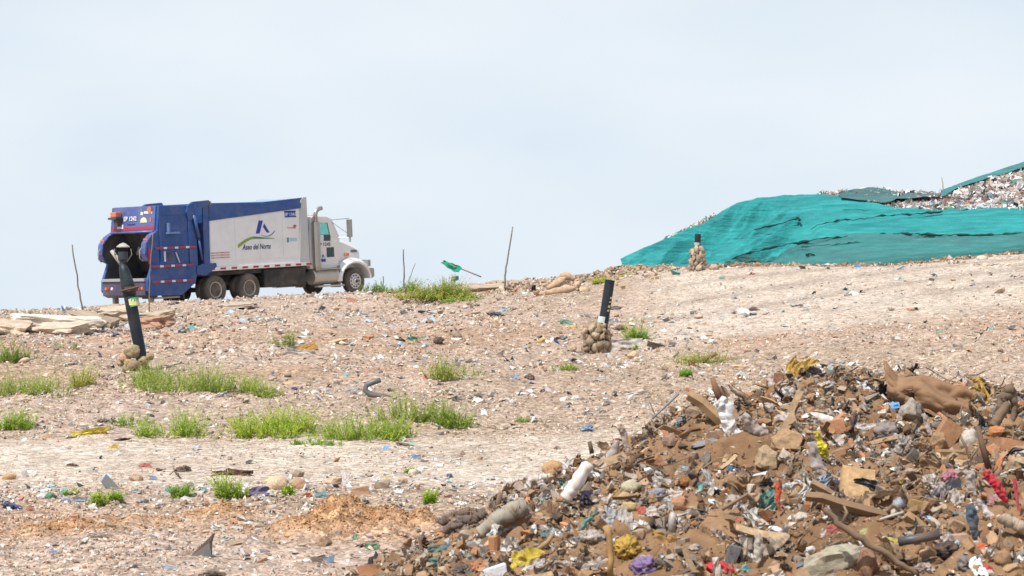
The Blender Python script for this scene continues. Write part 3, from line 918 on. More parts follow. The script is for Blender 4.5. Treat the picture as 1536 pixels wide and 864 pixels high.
def ribbon(pts, wpx, col, name, label, cat, mat=None, mark=None, dd=-.08, anchor=None, crumple=.35, seed=3, n_w=7, sub=8):
    """a crumpled strip of film or cloth along points of the view"""
    a = anchor or pts[-1]
    D0 = hit(a[0], min(a[1], 866))[1] + dd; u = m_per_px(D0)
    q = [Vector(P3(p[0], p[1], D0 + (p[2] if len(p) > 2 else 0))) for p in pts]
    path = []; ws = []
    for e in q: HOLD.append((e.x, e.y, .05, .25))
    for i in range(len(q) - 1):
        for k in range(sub):
            t = k / sub; path.append(q[i].lerp(q[i + 1], t)); ws.append(wpx[i] * (1 - t) + wpx[i + 1] * t)
    path.append(q[-1]); ws.append(wpx[-1]); c = path[0]
    V = []
    for i, p in enumerate(path):
        d = (path[min(i + 1, len(path) - 1)] - path[max(i - 1, 0)]).normalized(); sd = d.cross(Vector((0, 1, 0))).normalized()
        for k in range(n_w):
            t = k / (n_w - 1) - .5
            nz = mnoise.noise(Vector((i * .33, k * .9, seed))) ; nz2 = mnoise.noise(Vector((i * .21, k * .5, seed + 9)))
            V.append(p - c + sd * (t * ws[i] * u * (1 + .5 * nz2)) + Vector((0, -abs(nz) * crumple * ws[i] * u * 2.2 - .25 * ws[i] * u * math.cos(t * math.pi), nz2 * .1 * ws[i] * u)))
    Fc = [(i * n_w + k, i * n_w + k + 1, (i + 1) * n_w + k + 1, (i + 1) * n_w + k) for i in range(len(path) - 1) for k in range(n_w - 1)]
    me = mesh_np(name, np.array([tuple(v) for v in V]), np.array(Fc), True)
    o = mk(name, me, mat or M['film'], None, col, c); tag(o, label, cat)
    if mark: lm(sum(p[0] for p in pts) / len(pts), sum(p[1] for p in pts) / len(pts), mark)
    return o

WHITE = (.78, .78, .77); GREYW = (.6, .59, .58); TAN = (.42, .3, .19); ORANGE = (.48, .19, .075); BROWNW = (.34, .23, .13)

def heroes_heap():
    # upper part, left to right
    T([(1032, 592), (1052, 604), (1085, 634)], [8, 9, 10], (.42, .28, .15), 'wooden_plank', 'split tan plank poking out left at the top of the heap', 'plank', mark='split tan plank', n=5, smooth=False, dd=-.15, anchor=(1070, 632))
    ribbon([(1076, 600), (1088, 612), (1093, 640), (1108, 660), (1118, 678), (1129, 696)], [20, 24, 20, 18, 12, 5], (.86, .86, .87), 'white_cloth', 'long twisted white cloth hanging down over the tan plank', 'cloth', M['cloth'], 'twisted white cloth', anchor=(1095, 645), dd=-.25)
    T([(1083, 604), (1074, 584), (1068, 566)], [6, 6, 3.5], (.2, .11, .07), 'upright_stake', 'dark brown stake standing upright behind the split tan plank', 'stake', mark='dark upright stake', n=6, anchor=(1083, 620), dd=0)
    T([(1090, 600), (1083, 588), (1079, 580)], [3, 3, 1.5], (.15, .09, .06), 'broken_stick', 'short dark stick right beside the upright brown stake', 'stick', n=5, anchor=(1090, 620))
    T([(1124, 608), (1112, 594), (1098, 584), (1092, 578)], [4, 3, 2.2, 1.4], (.13, .1, .08), 'bent_branch', 'thin bent black branch reaching left above the white cloth', 'branch', n=6, anchor=(1124, 618), wob=.008)
    T([(978, 628), (995, 612), (1012, 596), (1018, 590)], 2, (.34, .36, .38), 'grey_rod', 'thin grey rod sticking up at the left rim of the heap', 'rod', n=6, anchor=(978, 640), mark='thin grey rod')
    T([(1134, 576), (1152, 582)], 2, (.25, .16, .1), 'loose_stick', 'short brown stick lying level on the rim of the heap', 'stick', n=5, anchor=(1152, 584))
    H('rock', 1057, 664, 54, 13, (.22, .23, .27), 'slate_slab', 'thin dark slate slab below the split tan plank', 'slab', 'thin slate slab', rollz=.22, depth=.22)
    H('rock', 1040, 620, 34, 20, (.33, .24, .17), 'rubble_stone', 'brown round-backed stone under the left end of the tan plank', 'stone')
    H('rock', 1147, 690, 44, 46, (.40, .29, .18), 'boulder', 'big tan boulder right of the tip of the white cloth', 'boulder', 'big tan boulder', rollz=.5)
    H('rock', 1178, 664, 54, 40, (.38, .25, .14), 'soil_clod', 'big brown clod of soil behind the tan boulder', 'clod', 'big brown clod')
    H('sheet', 1176, 596, 30, 22, (.72, .74, .8), 'plastic_scrap', 'bluish white crumpled wrapper near the top of the heap', 'wrapper', 'bluish white wrapper', rollz=.6)
    H('bag', 1240, 580, 42, 18, (.66, .68, .7), 'plastic_bag', 'grey and white bag lying on the crest of the heap', 'bag', 'grey bag on the crest', rollz=.15)
    H('sheet', 1158, 570, 16, 20, (.7, .66, .65), 'plastic_scrap', 'whitish scrap hanging at the top left of the crest', 'scrap')
    H('brick', 1170, 567, 20, 14, (.26, .1, .06), 'brick_chunk', 'dark red brick chunk at the top of the crest', 'brick', 'dark red brick')
    H('rock', 1187, 553, 12, 12, (.04, .05, .08), 'black_lump', 'small black lump perched on the very top of the heap', 'lump')
    H('cloth', 1218, 557, 30, 16, (.14, .14, .15), 'dark_rag', 'dark grey rag lying on the very top of the heap', 'rag', 'dark rag on top')
    H('sheet', 1187, 612, 44, 10, (.8, .77, .75), 'paper_strip', 'thin white strip of card above the big brown clod', 'strip', rollz=.25)
    H('sheet', 1156, 610, 15, 10, (.85, .84, .83), 'paper_scrap', 'small bright white paper scrap near the bluish wrapper', 'scrap')
    T([(1203, 629), (1220, 626), (1240, 630), (1256, 634)], [7, 9, 8, 5], (.78, .76, .73), 'plastic_tube', 'dirty white plastic tube lying above the orange brick', 'tube', M['plastic'], 'dirty white tube', dd=-.12, anchor=(1225, 640))
    H('brick', 1251, 641, 32, 22, (.52, .21, .09), 'brick_chunk', 'bright orange brick chunk right of the yellow bag', 'brick', 'bright orange brick')
    H('sheet', 1178, 634, 30, 20, (.74, .74, .77), 'plastic_scrap', 'pale crumpled film behind the big brown clod', 'film')
    ribbon([(1112, 622), (1128, 640), (1150, 650)], [14, 18, 12], (.62, .6, .6), 'plastic_strip', 'pale grey strip of film right of the white cloth', 'film', crumple=.5)
    ribbon([(1223, 646), (1228, 660), (1233, 672), (1237, 686)], [9, 8, 17, 10], (.85, .74, .03), 'yellow_bag', 'knotted bright yellow plastic bag in the middle of the heap', 'bag', M['film'], 'knotted yellow bag', anchor=(1232, 690), crumple=.6, dd=-.2)
    ribbon([(1216, 662), (1222, 690), (1232, 712), (1243, 731)], [13, 18, 22, 10], (.66, .66, .68), 'grey_bag', 'long pale grey torn bag hanging below the yellow bag', 'bag', M['film'], 'long torn grey bag', anchor=(1230, 705))
    H('sheet', 1259, 665, 20, 18, (.85, .83, .82), 'tile_piece', 'white broken tile piece right of the yellow bag', 'tile')
    H('brick', 1257, 683, 24, 18, (.38, .19, .1), 'brick_chunk', 'brown-red brick chunk below the white tile piece', 'brick')
    # the muddy cloth and its neighbours
    muddy_cloth()
    H('rock', 1364, 618, 42, 42, (.38, .35, .31), 'boulder', 'grey boulder with an orange underside below the muddy cloth', 'boulder', 'grey boulder', rollz=-.4)
    H('bag', 1330, 650, 44, 40, (.36, .37, .4), 'plastic_bag', 'dark grey bag left of and below the grey boulder', 'bag', 'dark grey bag')
    H('bag', 1353, 668, 34, 40, (.6, .6, .6), 'plastic_bag', 'translucent grey bag below the grey boulder', 'bag', 'translucent bag')
    H('sheet', 1297, 645, 34, 22, (.8, .8, .82), 'plastic_scrap', 'white torn bag between orange brick and dark grey bag', 'bag')
    H('brick', 1295, 592, 16, 14, (.38, .19, .1), 'brick_chunk', 'small reddish brick chunk left of the muddy cloth', 'brick')
    ribbon([(1384, 620), (1390, 635), (1395, 652)], [6, 8, 7], (.76, .74, .76), 'plastic_strip', 'narrow white strip right of the grey boulder', 'film')
    H('brick', 1421, 650, 30, 36, (.36, .17, .08), 'brick_chunk', 'rusty block half buried under the muddy cloth', 'brick', rollz=-.6)
    H('round', 1453, 660, 28, 34, (.55, .51, .46), 'pale_stone', 'pale oval stone left of the upright stake at right', 'stone', 'pale oval stone')
    T([(1482, 702), (1474, 672), (1466, 640)], [5, 5, 3.5], (.17, .1, .07), 'upright_stake', 'dark stake standing between the pale stone and orange bricks', 'stake', mark='dark right-hand stake', n=6, anchor=(1478, 700), dd=-.1)
    T([(1440, 655), (1449, 672), (1453, 690), (1466, 672)], 2.2, (.2, .14, .1), 'forked_twig', 'forked dark twig in front of the pale oval stone', 'twig', n=5, anchor=(1453, 695), dd=-.12)
    H('rock', 1494, 648, 28, 24, (.55, .22, .09), 'brick_chunk', 'orange brick lump right of the dark right-hand stake', 'brick', 'orange brick lump')
    H('rock', 1488, 676, 26, 26, (.46, .2, .11), 'brick_chunk', 'reddish brick lump in front of the orange brick lump', 'brick')
    H('brick', 1521, 672, 38, 24, (.48, .2, .1), 'brick_chunk', 'big red brick at the right edge of the view', 'brick', 'big red brick')
    H('rock', 1497, 700, 14, 34, (.55, .18, .08), 'brick_chunk', 'narrow orange brick shard below the reddish lump', 'brick')
    T([(1498, 622), (1505, 596), (1512, 584), (1520, 600), (1518, 636)], [5, 7, 9, 6, 3], (.16, .12, .09), 'root_stump', 'dark knotted root standing up at the right of the crest', 'root', mark='knotted root', n=7, anchor=(1498, 630), wob=.012)
    T([(1490, 640), (1500, 622), (1513, 604)], [8, 8, 6], (.2, .14, .1), 'muddy_branch', 'thick muddy branch leaning against the knotted root', 'branch', n=7, anchor=(1495, 640), dd=-.1)
    H('board', 1418, 681, 58, 12, (.3, .19, .1), 'wooden_board', 'flat brown board under the pale oval stone', 'board', 'flat brown board', rollz=-.02, depth=.05, rot=(R(15), 0, 0))
    H('board', 1430, 697, 44, 18, (.58, .42, .22), 'cardboard_piece', 'yellowish cardboard piece just below the flat brown board', 'cardboard')
    H('rock', 1408, 664, 30, 40, (.32, .2, .11), 'soil_clod', 'tall brown clod left of the pale oval stone', 'clod')
    # middle
    T([(848, 750), (862, 728), (884, 694)], [10, 11, 9], (.8, .76, .74), 'plastic_roll', 'thick white roll of plastic leaning on the left flank', 'roll', M['plastic'], 'thick white roll', dd=-.15, anchor=(850, 756), n=12)
    H('round', 829, 704, 32, 26, (.5, .3, .15), 'orange_stone', 'round orange-brown stone at the left rim of the heap', 'stone', 'round orange stone')
    T([(788, 732), (800, 722), (822, 716)], [7, 8, 7], (.85, .82, .8), 'white_bag', 'rolled white bag left of the thick white roll', 'bag', M['film'], 'rolled white bag', n=9, wob=.01, anchor=(800, 736))
    H('sheet', 892, 698, 26, 10, (.8, .8, .82), 'plastic_scrap', 'white torn film right of the thick white roll', 'film')
    T([(888, 712), (903, 694), (921, 678), (925, 660)], [5, 7, 7, 5], (.32, .29, .27), 'muddy_hose', 'muddy grey hose curling down the left flank of the heap', 'hose', M['plastic'], 'muddy hose', dd=-.12, anchor=(905, 700))
    H('round', 920, 680, 13, 12, (.68, .74, .88), 'ball', 'small pale blue ball in the rubble of the left flank', 'ball', 'small pale blue ball')
    H('rock', 968, 664, 13, 12, (.16, .33, .6), 'blue_lump', 'small blue plastic lump left of the bare soil face', 'lump', 'small blue lump', mat=M['plastic'])
    ribbon([(930, 640), (936, 652), (941, 676)], [12, 10, 7], (.62, .55, .5), 'plastic_strip', 'pale dirty strip hanging at the top of the left flank', 'film')
    T([(884, 662), (888, 680)], [3.5, 4], (.1, .08, .06), 'broken_stick', 'short black stick upright at the left rim of the heap', 'stick', n=6, anchor=(888, 690), mark='short black upright stick')
    H('rock', 1006, 660, 24, 30, (.3, .2, .15), 'rubble_stone', 'dark brown stone at the top of the bare soil face', 'stone')
    dark_trousers()
    T([(718, 800), (745, 780), (775, 764), (788, 762)], [10, 13, 14, 12], (.33, .31, .26), 'log', 'greenish grey log lying at the left foot of the heap', 'log', mark='greenish grey log', n=10, dd=-.1, anchor=(750, 800), smooth=True, wob=.006)
    H('brick', 775, 775, 40, 32, (.38, .22, .14), 'brick_chunk', 'brown brick lump on the end of the grey log', 'brick', 'brown brick lump')
    T([(746, 768), (748, 752), (751, 738)], [4, 5, 4], (.2, .14, .12), 'upright_stake', 'short dark stump standing behind the grey log', 'stump', n=6, anchor=(746, 772))
    T([(650, 812), (680, 806), (710, 798)], 1.6, (.3, .22, .15), 'long_stick', 'long thin stick at the left foot of the heap', 'stick', n=5, anchor=(660, 812))
    T([(803, 826), (822, 812), (830, 800)], [4, 4, 3], (.42, .28, .15), 'broken_stick', 'light brown broken stick right of the pale flat stone', 'stick', n=6, dd=-.1)
    H('sheet', 757, 799, 42, 18, (.86, .86, .86), 'white_bag', 'flat white plastic bag in front of the grey log', 'bag', 'flat white bag')
    H('brick', 742, 818, 18, 28, (.55, .24, .1), 'brick_chunk', 'upright orange brick chunk below the flat white bag', 'brick', 'upright orange brick', rollz=.05)
    H('rock', 766, 817, 34, 24, (.46, .38, .31), 'pale_stone', 'pale flat stone right of the upright orange brick', 'stone', 'pale flat stone')
    H('sheet', 788, 842, 42, 34, (.82, .68, .05), 'yellow_package', 'yellow printed package at the lower left of the heap', 'package', 'yellow package', rollz=-.2)
    H('sheet', 805, 850, 26, 16, (.75, .75, .8), 'plastic_scrap', 'white corner of film right beside the yellow package', 'film')
    teal = (.02, .36, .35)
    H('bag', 655, 842, 26, 16, teal, 'teal_bag', 'teal plastic bag at the far left foot of the heap', 'bag', 'teal bag')
    H('sheet', 650, 828, 30, 12, teal, 'teal_netting', 'strip of teal netting above the teal bag', 'netting')
    H('sheet', 672, 822, 12, 10, (.03, .26, .48), 'blue_scrap', 'small blue scrap right of the teal netting', 'scrap')
    T([(607, 862), (622, 848), (640, 832)], [7, 7, 5], (.5, .42, .35), 'plank_end', 'pale plank end at the left foot of the heap', 'plank', n=4, smooth=False)
    H('brick', 553, 856, 30, 22, (.58, .25, .12), 'brick_chunk', 'orange brick chunk at the bottom edge left of the heap', 'brick', 'bottom orange brick')
    H('sheet', 716, 850, 20, 12, (.75, .28, .15), 'orange_scrap', 'coral orange lid near the yellow package', 'scrap', 'coral lid')
    H('brick', 745, 860, 34, 22, (.72, .76, .8), 'white_box', 'white box with a blue-grey end at the bottom edge', 'box', mat=M['plastic'], rollz=.3, seed=8)
    H('cloth', 693, 857, 34, 26, (.1, .1, .11), 'black_bag', 'black bag between the teal bag and the white box', 'bag', 'black bottom bag')
    ribbon([(872, 795), (878, 782), (890, 772), (897, 766)], [8, 6, 5, 8], teal, 'teal_ribbon', 'bent teal plastic strap in the lower heap', 'strap', mark='bent teal strap', anchor=(880, 796))
    H('sheet', 817, 802, 16, 10, (.12, .33, .42), 'blue_scrap', 'dull blue scrap above the light broken stick', 'scrap')
    H('bag', 889, 806, 46, 26, (.66, .65, .64), 'clear_bag', 'big clear crumpled bag above the yellow sack', 'bag', 'big clear bag')
    H('sheet', 918, 778, 26, 26, (.5, .62, .72), 'plastic_scrap', 'pale blue film right of the bent teal strap', 'film')
    H('sheet', 908, 783, 18, 16, (.58, .42, .55), 'plastic_scrap', 'mauve film beside the pale blue film', 'film')
    H('sheet', 938, 780, 20, 32, (.62, .64, .64), 'glass_sheet', 'upright grey sheet of plastic behind the yellow sack', 'sheet', rollz=.1)
    H('rock', 957, 802, 28, 26, (.4, .29, .2), 'rubble_stone', 'brown stone at the top edge of the yellow sack', 'stone', 'brown stone by the sack')
    H('bag', 941, 822, 46, 42, (.72, .48, .06), 'yellow_sack', 'large torn yellow sack in the lower middle', 'sack', 'torn yellow sack')
    H('sheet', 996, 812, 42, 18, (.6, .36, .1), 'cardboard_piece', 'tan torn cardboard right of the yellow sack', 'cardboard', rollz=-.4)
    T([(914, 864), (917, 838), (913, 800), (908, 788)], [5, 5, 5, 6], (.5, .3, .12), 'rusty_bar', 'orange-brown bar standing left of the yellow sack', 'bar', n=6, dd=-.2, anchor=(914, 860), mark='orange-brown bar')
    H('cloth', 965, 850, 44, 34, (.22, .17, .38), 'purple_cloth', 'purple and blue rag below the yellow sack', 'rag', 'purple rag')
    H('cloth', 1078, 855, 48, 30, (.6, .03, .07), 'red_cloth', 'crimson red cloth at the bottom of the heap', 'cloth', 'crimson cloth')
    H('brick', 1102, 833, 24, 28, (.12, .14, .17), 'slate_block', 'dark slate block right above the crimson cloth', 'block', 'dark slate block', mat=M['stone'])
    H('brick', 1082, 826, 12, 20, (.42, .3, .15), 'brick_chunk', 'ochre slab edge left of the dark slate block', 'brick')
    ribbon([(1036, 808), (1055, 812), (1072, 810), (1085, 800)], [9, 15, 12, 16], (.84, .84, .85), 'white_bag', 'tied white plastic bag above the dark slate block', 'bag', mark='tied white bag', crumple=.7)
    H('bag', 1040, 824, 30, 18, (.6, .58, .56), 'plastic_bag', 'greyish knotted bag below the tied white bag', 'bag')
    H('rock', 1022, 757, 36, 32, (.46, .23, .13), 'brick_chunk', 'orange lump with a white tag in the middle of the heap', 'brick', 'orange lump with tag')
    H('sheet', 1013, 745, 18, 14, (.86, .84, .82), 'paper_tag', 'white paper tag stuck on the orange lump', 'paper')
    T([(1007, 800), (1008, 780), (1010, 768)], [6, 6, 5], (.45, .42, .4), 'pipe_piece', 'short grey pipe piece below the orange lump', 'pipe', M['plastic'], n=8)
    H('sheet', 972, 769, 26, 14, (.82, .78, .74), 'wrapper', 'red and white wrapper in the lower heap', 'wrapper', 'red and white wrapper')
    H('sheet', 961, 767, 12, 10, (.7, .12, .1), 'red_scrap', 'red scrap at the left end of the white wrapper', 'scrap')
    H('sheet', 990, 773, 14, 10, (.85, .7, .05), 'yellow_scrap', 'yellow scrap at the right end of the white wrapper', 'scrap')
    H('round', 946, 730, 32, 20, (.55, .5, .36), 'cream_stone', 'cream coloured round stone above the yellow stones', 'stone', 'cream round stone')
    H('round', 936, 747, 22, 18, (.5, .35, .17), 'ochre_stone', 'ochre stone just below the cream round stone', 'stone')
    H('round', 944, 760, 26, 16, (.55, .42, .2), 'ochre_stone', 'yellowish flat stone two below the cream round stone', 'stone')
    ribbon([(917, 748), (920, 740), (926, 734)], [4, 4, 3], (.8, .68, .05), 'yellow_ribbon', 'small yellow loop left of the cream round stone', 'ribbon')
    H('bag', 985, 744, 34, 26, (.35, .45, .62), 'plastic_bag', 'blue and clear crumpled bag right of the cream stone', 'bag', 'blue crumpled bag')
    H('sheet', 880, 745, 20, 14, (.14, .2, .58), 'blue_scrap', 'bright blue film near the thick white roll', 'film', 'bright blue film')
    H('sheet', 858, 746, 10, 16, (.03, .3, .06), 'green_scrap', 'green scrap tucked behind the thick white roll', 'scrap')
    # centre right
    H('board', 1286, 727, 50, 56, (.5, .33, .17), 'wooden_slab', 'tan wooden slab leaning in the middle of the heap', 'slab', 'leaning tan slab', rollz=-.15, depth=.04, rot=(R(52), R(8), R(-6)))
    T([(1208, 744), (1232, 746), (1262, 756), (1300, 766), (1342, 776)], [7, 8, 8, 8, 6], (.26, .17, .1), 'bark_strip', 'long dark bark strip curving below the leaning tan slab', 'bark', mark='dark bark strip', n=4, smooth=False, dd=-.15, anchor=(1270, 768))
    T([(1216, 724), (1236, 734), (1256, 746)], [7, 7, 4], (.28, .2, .13), 'wood_piece', 'greyish broken wood piece above the bark strip', 'wood', n=4, smooth=False, anchor=(1236, 745), dd=-.08)
    ribbon([(1263, 712), (1256, 724), (1250, 736)], [4, 5, 6], (.78, .74, .74), 'plastic_strip', 'thin white curl left of the leaning tan slab', 'film')
    T([(1235, 762), (1255, 782), (1283, 802), (1320, 826), (1352, 848), (1375, 862)], [4, 5, 6, 5, 4.5, 4], (.22, .15, .1), 'long_branch', 'long brown branch slanting down to the right at the bottom', 'branch', mark='long brown branch', n=7, dd=-.32, anchor=(1300, 835), wob=.008)
    T([(1262, 786), (1270, 768), (1265, 758)], [3, 2.5, 1.5], (.3, .21, .14), 'side_twig', 'forked side twig growing up from the long brown branch', 'twig', n=5, dd=-.32, anchor=(1262, 812))
    H('rock', 1245, 845, 100, 60, (.38, .36, .28), 'boulder', 'huge greenish grey boulder at the bottom edge', 'boulder', 'huge grey boulder', rollz=.25)
    H('rock', 1300, 850, 38, 56, (.25, .13, .08), 'boulder', 'dark red-brown block right of the huge grey boulder', 'block', 'red-brown block')
    H('brick', 1302, 822, 34, 14, (.82, .82, .84), 'foam_block', 'white foam block lying on the red-brown block', 'foam', 'white foam block', mat=M['plastic'], rollz=-.6, D=None)
    T([(1347, 812), (1372, 808), (1408, 802)], [7, 7, 7], (.06, .065, .075), 'dark_pipe', 'dark grey pipe lying level at the lower right', 'pipe', M['plastic'], 'dark level pipe', n=12, dd=-.2, anchor=(1372, 822))
    H('bag', 1342, 817, 50, 24, (.72, .72, .18), 'yellow_green_bag', 'yellow and white printed bag left of the dark pipe', 'bag', 'yellow and white bag', rollz=-.25)
    H('sheet', 1302, 800, 30, 12, (.55, .6, .3), 'green_wrapper', 'green striped wrapper below the long brown branch', 'wrapper')
    H('cloth', 1420, 826, 56, 32, (.05, .05, .06), 'black_bag', 'large black torn bag at the lower right', 'bag', 'black torn bag')
    H('cloth', 1448, 848, 34, 30, (.2, .2, .21), 'grey_rag', 'charcoal grey rag below the black torn bag', 'rag')
    H('brick', 1437, 810, 32, 18, (.46, .31, .24), 'brick_chunk', 'pinkish brick chunk above the black torn bag', 'brick', 'pinkish brick')
    H('brick', 1373, 760, 24, 20, (.46, .31, .14), 'cardboard_piece', 'square ochre cardboard piece right of the bark strip', 'cardboard', mat=M['cloth'])
    H('rock', 1343, 752, 16, 22, (.62, .38, .24), 'brick_chunk', 'peach coloured chunk left of the ochre cardboard', 'brick')
    T([(1358, 772), (1372, 782), (1390, 796)], [8, 8, 6], (.46, .3, .16), 'wood_piece', 'light splintered wood above the dark level pipe', 'wood', n=4, smooth=False, dd=-.1)
    T([(1316, 780), (1334, 774), (1354, 768)], 2.2, (.6, .57, .53), 'white_stick', 'thin whitish stick right of the bark strip', 'stick', n=5)
    ribbon([(1165, 722), (1167, 738), (1166, 752), (1169, 766)], [5, 9, 7, 4], (.75, .06, .03), 'red_ribbon', 'bright red plastic ribbon in the middle of the heap', 'ribbon', mark='bright red ribbon', crumple=.3, dd=-.15)
    H('round', 1142, 752, 14, 12, (.04, .3, .2), 'plastic_disc', 'small green lid left of the bright red ribbon', 'lid', 'small green lid', mat=M['plastic'])
    H('round', 1174, 731, 10, 9, (.35, .38, .55), 'plastic_disc', 'tiny blue-grey lid right of the bright red ribbon', 'lid', mat=M['plastic'])
    H('sheet', 1099, 743, 11, 14, (.02, .2, .5), 'blue_scrap', 'blue scrap on soil left of the green lid', 'scrap')
    H('board', 1091, 778, 40, 24, (.34, .22, .12), 'cardboard_piece', 'dark brown cardboard flap left of the board', 'cardboard', 'brown cardboard flap', rollz=.35)
    T([(1082, 764), (1100, 753), (1122, 740)], [3, 3, 2.5], (.3, .2, .14), 'loose_stick', 'straight brown stick above the brown cardboard flap', 'stick', n=5, dd=-.1)
    H('board', 1168, 808, 46, 13, (.34, .25, .17), 'wooden_board', 'short grey-brown board below the white and blue cap', 'board', 'short grey-brown board', rollz=-.08, rot=(R(20), R(5), 0), depth=.05)
    H('round', 1163, 797, 26, 15, (.7, .72, .85), 'plastic_disc', 'white and blue cap on the short grey-brown board', 'cap', 'white and blue cap', mat=M['plastic'])
    H('round', 1201, 777, 22, 18, (.6, .54, .47), 'pale_stone', 'pale round stone among the sticks in the middle', 'stone', 'pale round stone')
    H('sheet', 1249, 797, 20, 12, (.62, .1, .14), 'red_wrapper', 'crimson and white wrapper left of the long branch', 'wrapper', 'crimson wrapper')
    H('sheet', 1237, 803, 14, 14, (.85, .84, .85), 'paper_scrap', 'white flap beside the crimson wrapper', 'paper')
    H('round', 1215, 824, 16, 10, (.85, .83, .81), 'white_lump', 'small bright white lump behind the huge grey boulder', 'lump')
    H('sheet', 1102, 784, 12, 14, (.7, .14, .12), 'red_scrap', 'red scrap right below the brown cardboard flap', 'scrap')
    H('rock', 1168, 852, 34, 24, (.4, .23, .15), 'rubble_stone', 'reddish stone left of the huge grey boulder', 'stone')
    ribbon([(1135, 800), (1138, 822), (1134, 842)], [10, 16, 10], (.68, .66, .62), 'plastic_strip', 'dirty white bag left of the reddish stone', 'bag')
    # right edge
    ribbon([(1474, 706), (1484, 716), (1494, 728), (1503, 744), (1509, 754)], [10, 15, 14, 12, 6], (.6, .02, .07), 'red_cloth', 'crimson strip of cloth near the right edge', 'cloth', M['cloth'], 'crimson cloth strip')
    ribbon([(1520, 718), (1524, 740), (1527, 766)], [6, 5, 4], (.55, .05, .1), 'red_strap', 'thin red strap at the right edge of the view', 'strap', M['cloth'])
    H('sheet', 1488, 752, 16, 14, (.6, .3, .42), 'pink_scrap', 'pink scrap below the crimson cloth strip', 'scrap')
    H('bag', 1395, 728, 30, 36, (.74, .72, .68), 'plastic_bag', 'dirty white bag left of the striped cloth', 'bag', 'dirty white bag')
    H('cloth', 1426, 718, 36, 26, (.42, .17, .25), 'striped_cloth', 'maroon and white striped cloth beside the white bags', 'cloth', 'maroon striped cloth')
    ribbon([(1410, 722), (1414, 738), (1412, 752)], [8, 9, 6], (.76, .7, .7), 'cloth_strip', 'white strip hanging left of the maroon cloth', 'cloth')
    H('sheet', 1432, 750, 28, 26, (.62, .62, .6), 'plastic_scrap', 'pale grey flat film below the maroon striped cloth', 'film', 'pale grey film')
    ribbon([(1452, 705), (1455, 724), (1460, 742)], [14, 16, 10], (.7, .69, .68), 'grey_bag', 'long grey-white bag right of the maroon cloth', 'bag', mark='long grey-white bag')
    ribbon([(1462, 750), (1474, 762), (1486, 776)], [10, 10, 12], (.8, .79, .77), 'white_bag', 'white twisted bag below the crimson cloth strip', 'bag', mark='white twisted bag')
    ribbon([(1452, 756), (1458, 780), (1462, 804)], [14, 18, 8], (.06, .13, .2), 'blue_cloth', 'dark blue rag below the pale grey film', 'rag', M['cloth'], mark='dark blue rag')
    H('sheet', 1442, 780, 18, 18, (.35, .48, .55), 'plastic_scrap', 'light blue film beside the dark blue rag low in the heap', 'film')
    T([(1500, 774), (1518, 784), (1540, 796)], [9, 9, 9], (.5, .4, .32), 'thick_branch', 'thick pale branch at the right edge', 'branch', mark='thick pale branch', n=9, dd=-.12, anchor=(1510, 792), wob=.006)
    T([(1500, 790), (1496, 812), (1480, 838)], 1.5, (.25, .2, .2), 'wire', 'thin curved wire below the thick pale branch', 'wire', n=5, dd=-.15, anchor=(1480, 840))
    H('rock', 1472, 820, 22, 14, (.7, .1, .03), 'red_wrapper', 'red and orange wrapper right of the black torn bag', 'wrapper', 'red and orange wrapper')
    H('sheet', 1473, 824, 9, 9, (.85, .35, .03), 'orange_scrap', 'small orange scrap on the red and orange wrapper', 'scrap')
    H('rock', 1477, 856, 32, 18, (.42, .01, .035), 'red_bucket', 'dark red plastic shard at the bottom right', 'plastic piece', mat=M['plastic'])
    H('round', 1502, 838, 26, 30, (.33, .2, .11), 'rubble_stone', 'brown round stone right of the red wrapper', 'stone', 'brown round stone')
    H('rock', 1516, 856, 34, 22, (.45, .3, .17), 'rubble_stone', 'tan stone in the bottom right corner', 'stone')
    H('bag', 1386, 853, 34, 22, (.7, .62, .62), 'plastic_bag', 'pinkish white printed bag at the bottom edge', 'bag')
    T([(1500, 712), (1515, 705), (1530, 704), (1545, 708)], 1.6, (.7, .7, .7), 'wire_coil', 'pale wire curving across the right edge', 'wire', n=5, anchor=(1520, 718), dd=-.1)

def muddy_cloth():
    D0 = hit(1380, 625)[1] - .1; u = m_per_px(D0); n = 80
    s = np.linspace(0, 1, n); t = np.linspace(0, 1, n); S, Tt = np.meshgrid(s, t)
    # outline: left edge rises to a pointed peak, right edge trails down
    topx = np.interp(S, [0, .12, .35, .6, 1], [1325, 1345, 1382, 1425, 1478]); topy = np.interp(S, [0, .12, .35, .6, 1], [544, 568, 560, 578, 596])
    botx = np.interp(S, [0, .3, .6, 1], [1334, 1362, 1400, 1455]); boty = np.interp(S, [0, .3, .6, 1], [604, 610, 628, 640])
    px = topx * (1 - Tt) + botx * Tt; py = topy * (1 - Tt) + boty * Tt
    fold = np.sin((Tt * 1.8 - S * 1.0) * 6.0 + 9 * fbm(S * 1.7, Tt * 1.7, 81)) * .045 - .16 * np.abs(fbm(S * 2.2, Tt * 2.4, 82, 2)) + .025 * fbm(S * 9, Tt * 9, 83, 3)
    Dm = D0 + .32 * (1 - Tt) - .14 * np.sin(Tt * np.pi) - fold
    X = (px - 768) / F * Dm; Z = CAMZ + (475 - py) / F * Dm + fold * .4
    c = (float(X.mean()), D0, float(Z.mean()))
    V = np.stack([X - c[0], Dm - c[1], Z - c[2]], -1).reshape(-1, 3); i = np.arange(n * n).reshape(n, n)
    q = np.stack([i[:-1, :-1], i[:-1, 1:], i[1:, 1:], i[1:, :-1]], -1).reshape(-1, 4)
    me = mesh_np('muddy_cloth', V, q, True)
    o = mk('muddy_cloth', me, M['cloth'], None, (.27, .165, .10), c)
    sol = o.modifiers.new('thickness', 'SOLIDIFY'); sol.thickness = .012
    tag(o, 'large brown muddy cloth with a pointed corner on top of the heap', 'cloth'); lm(1385, 595, 'muddy cloth')

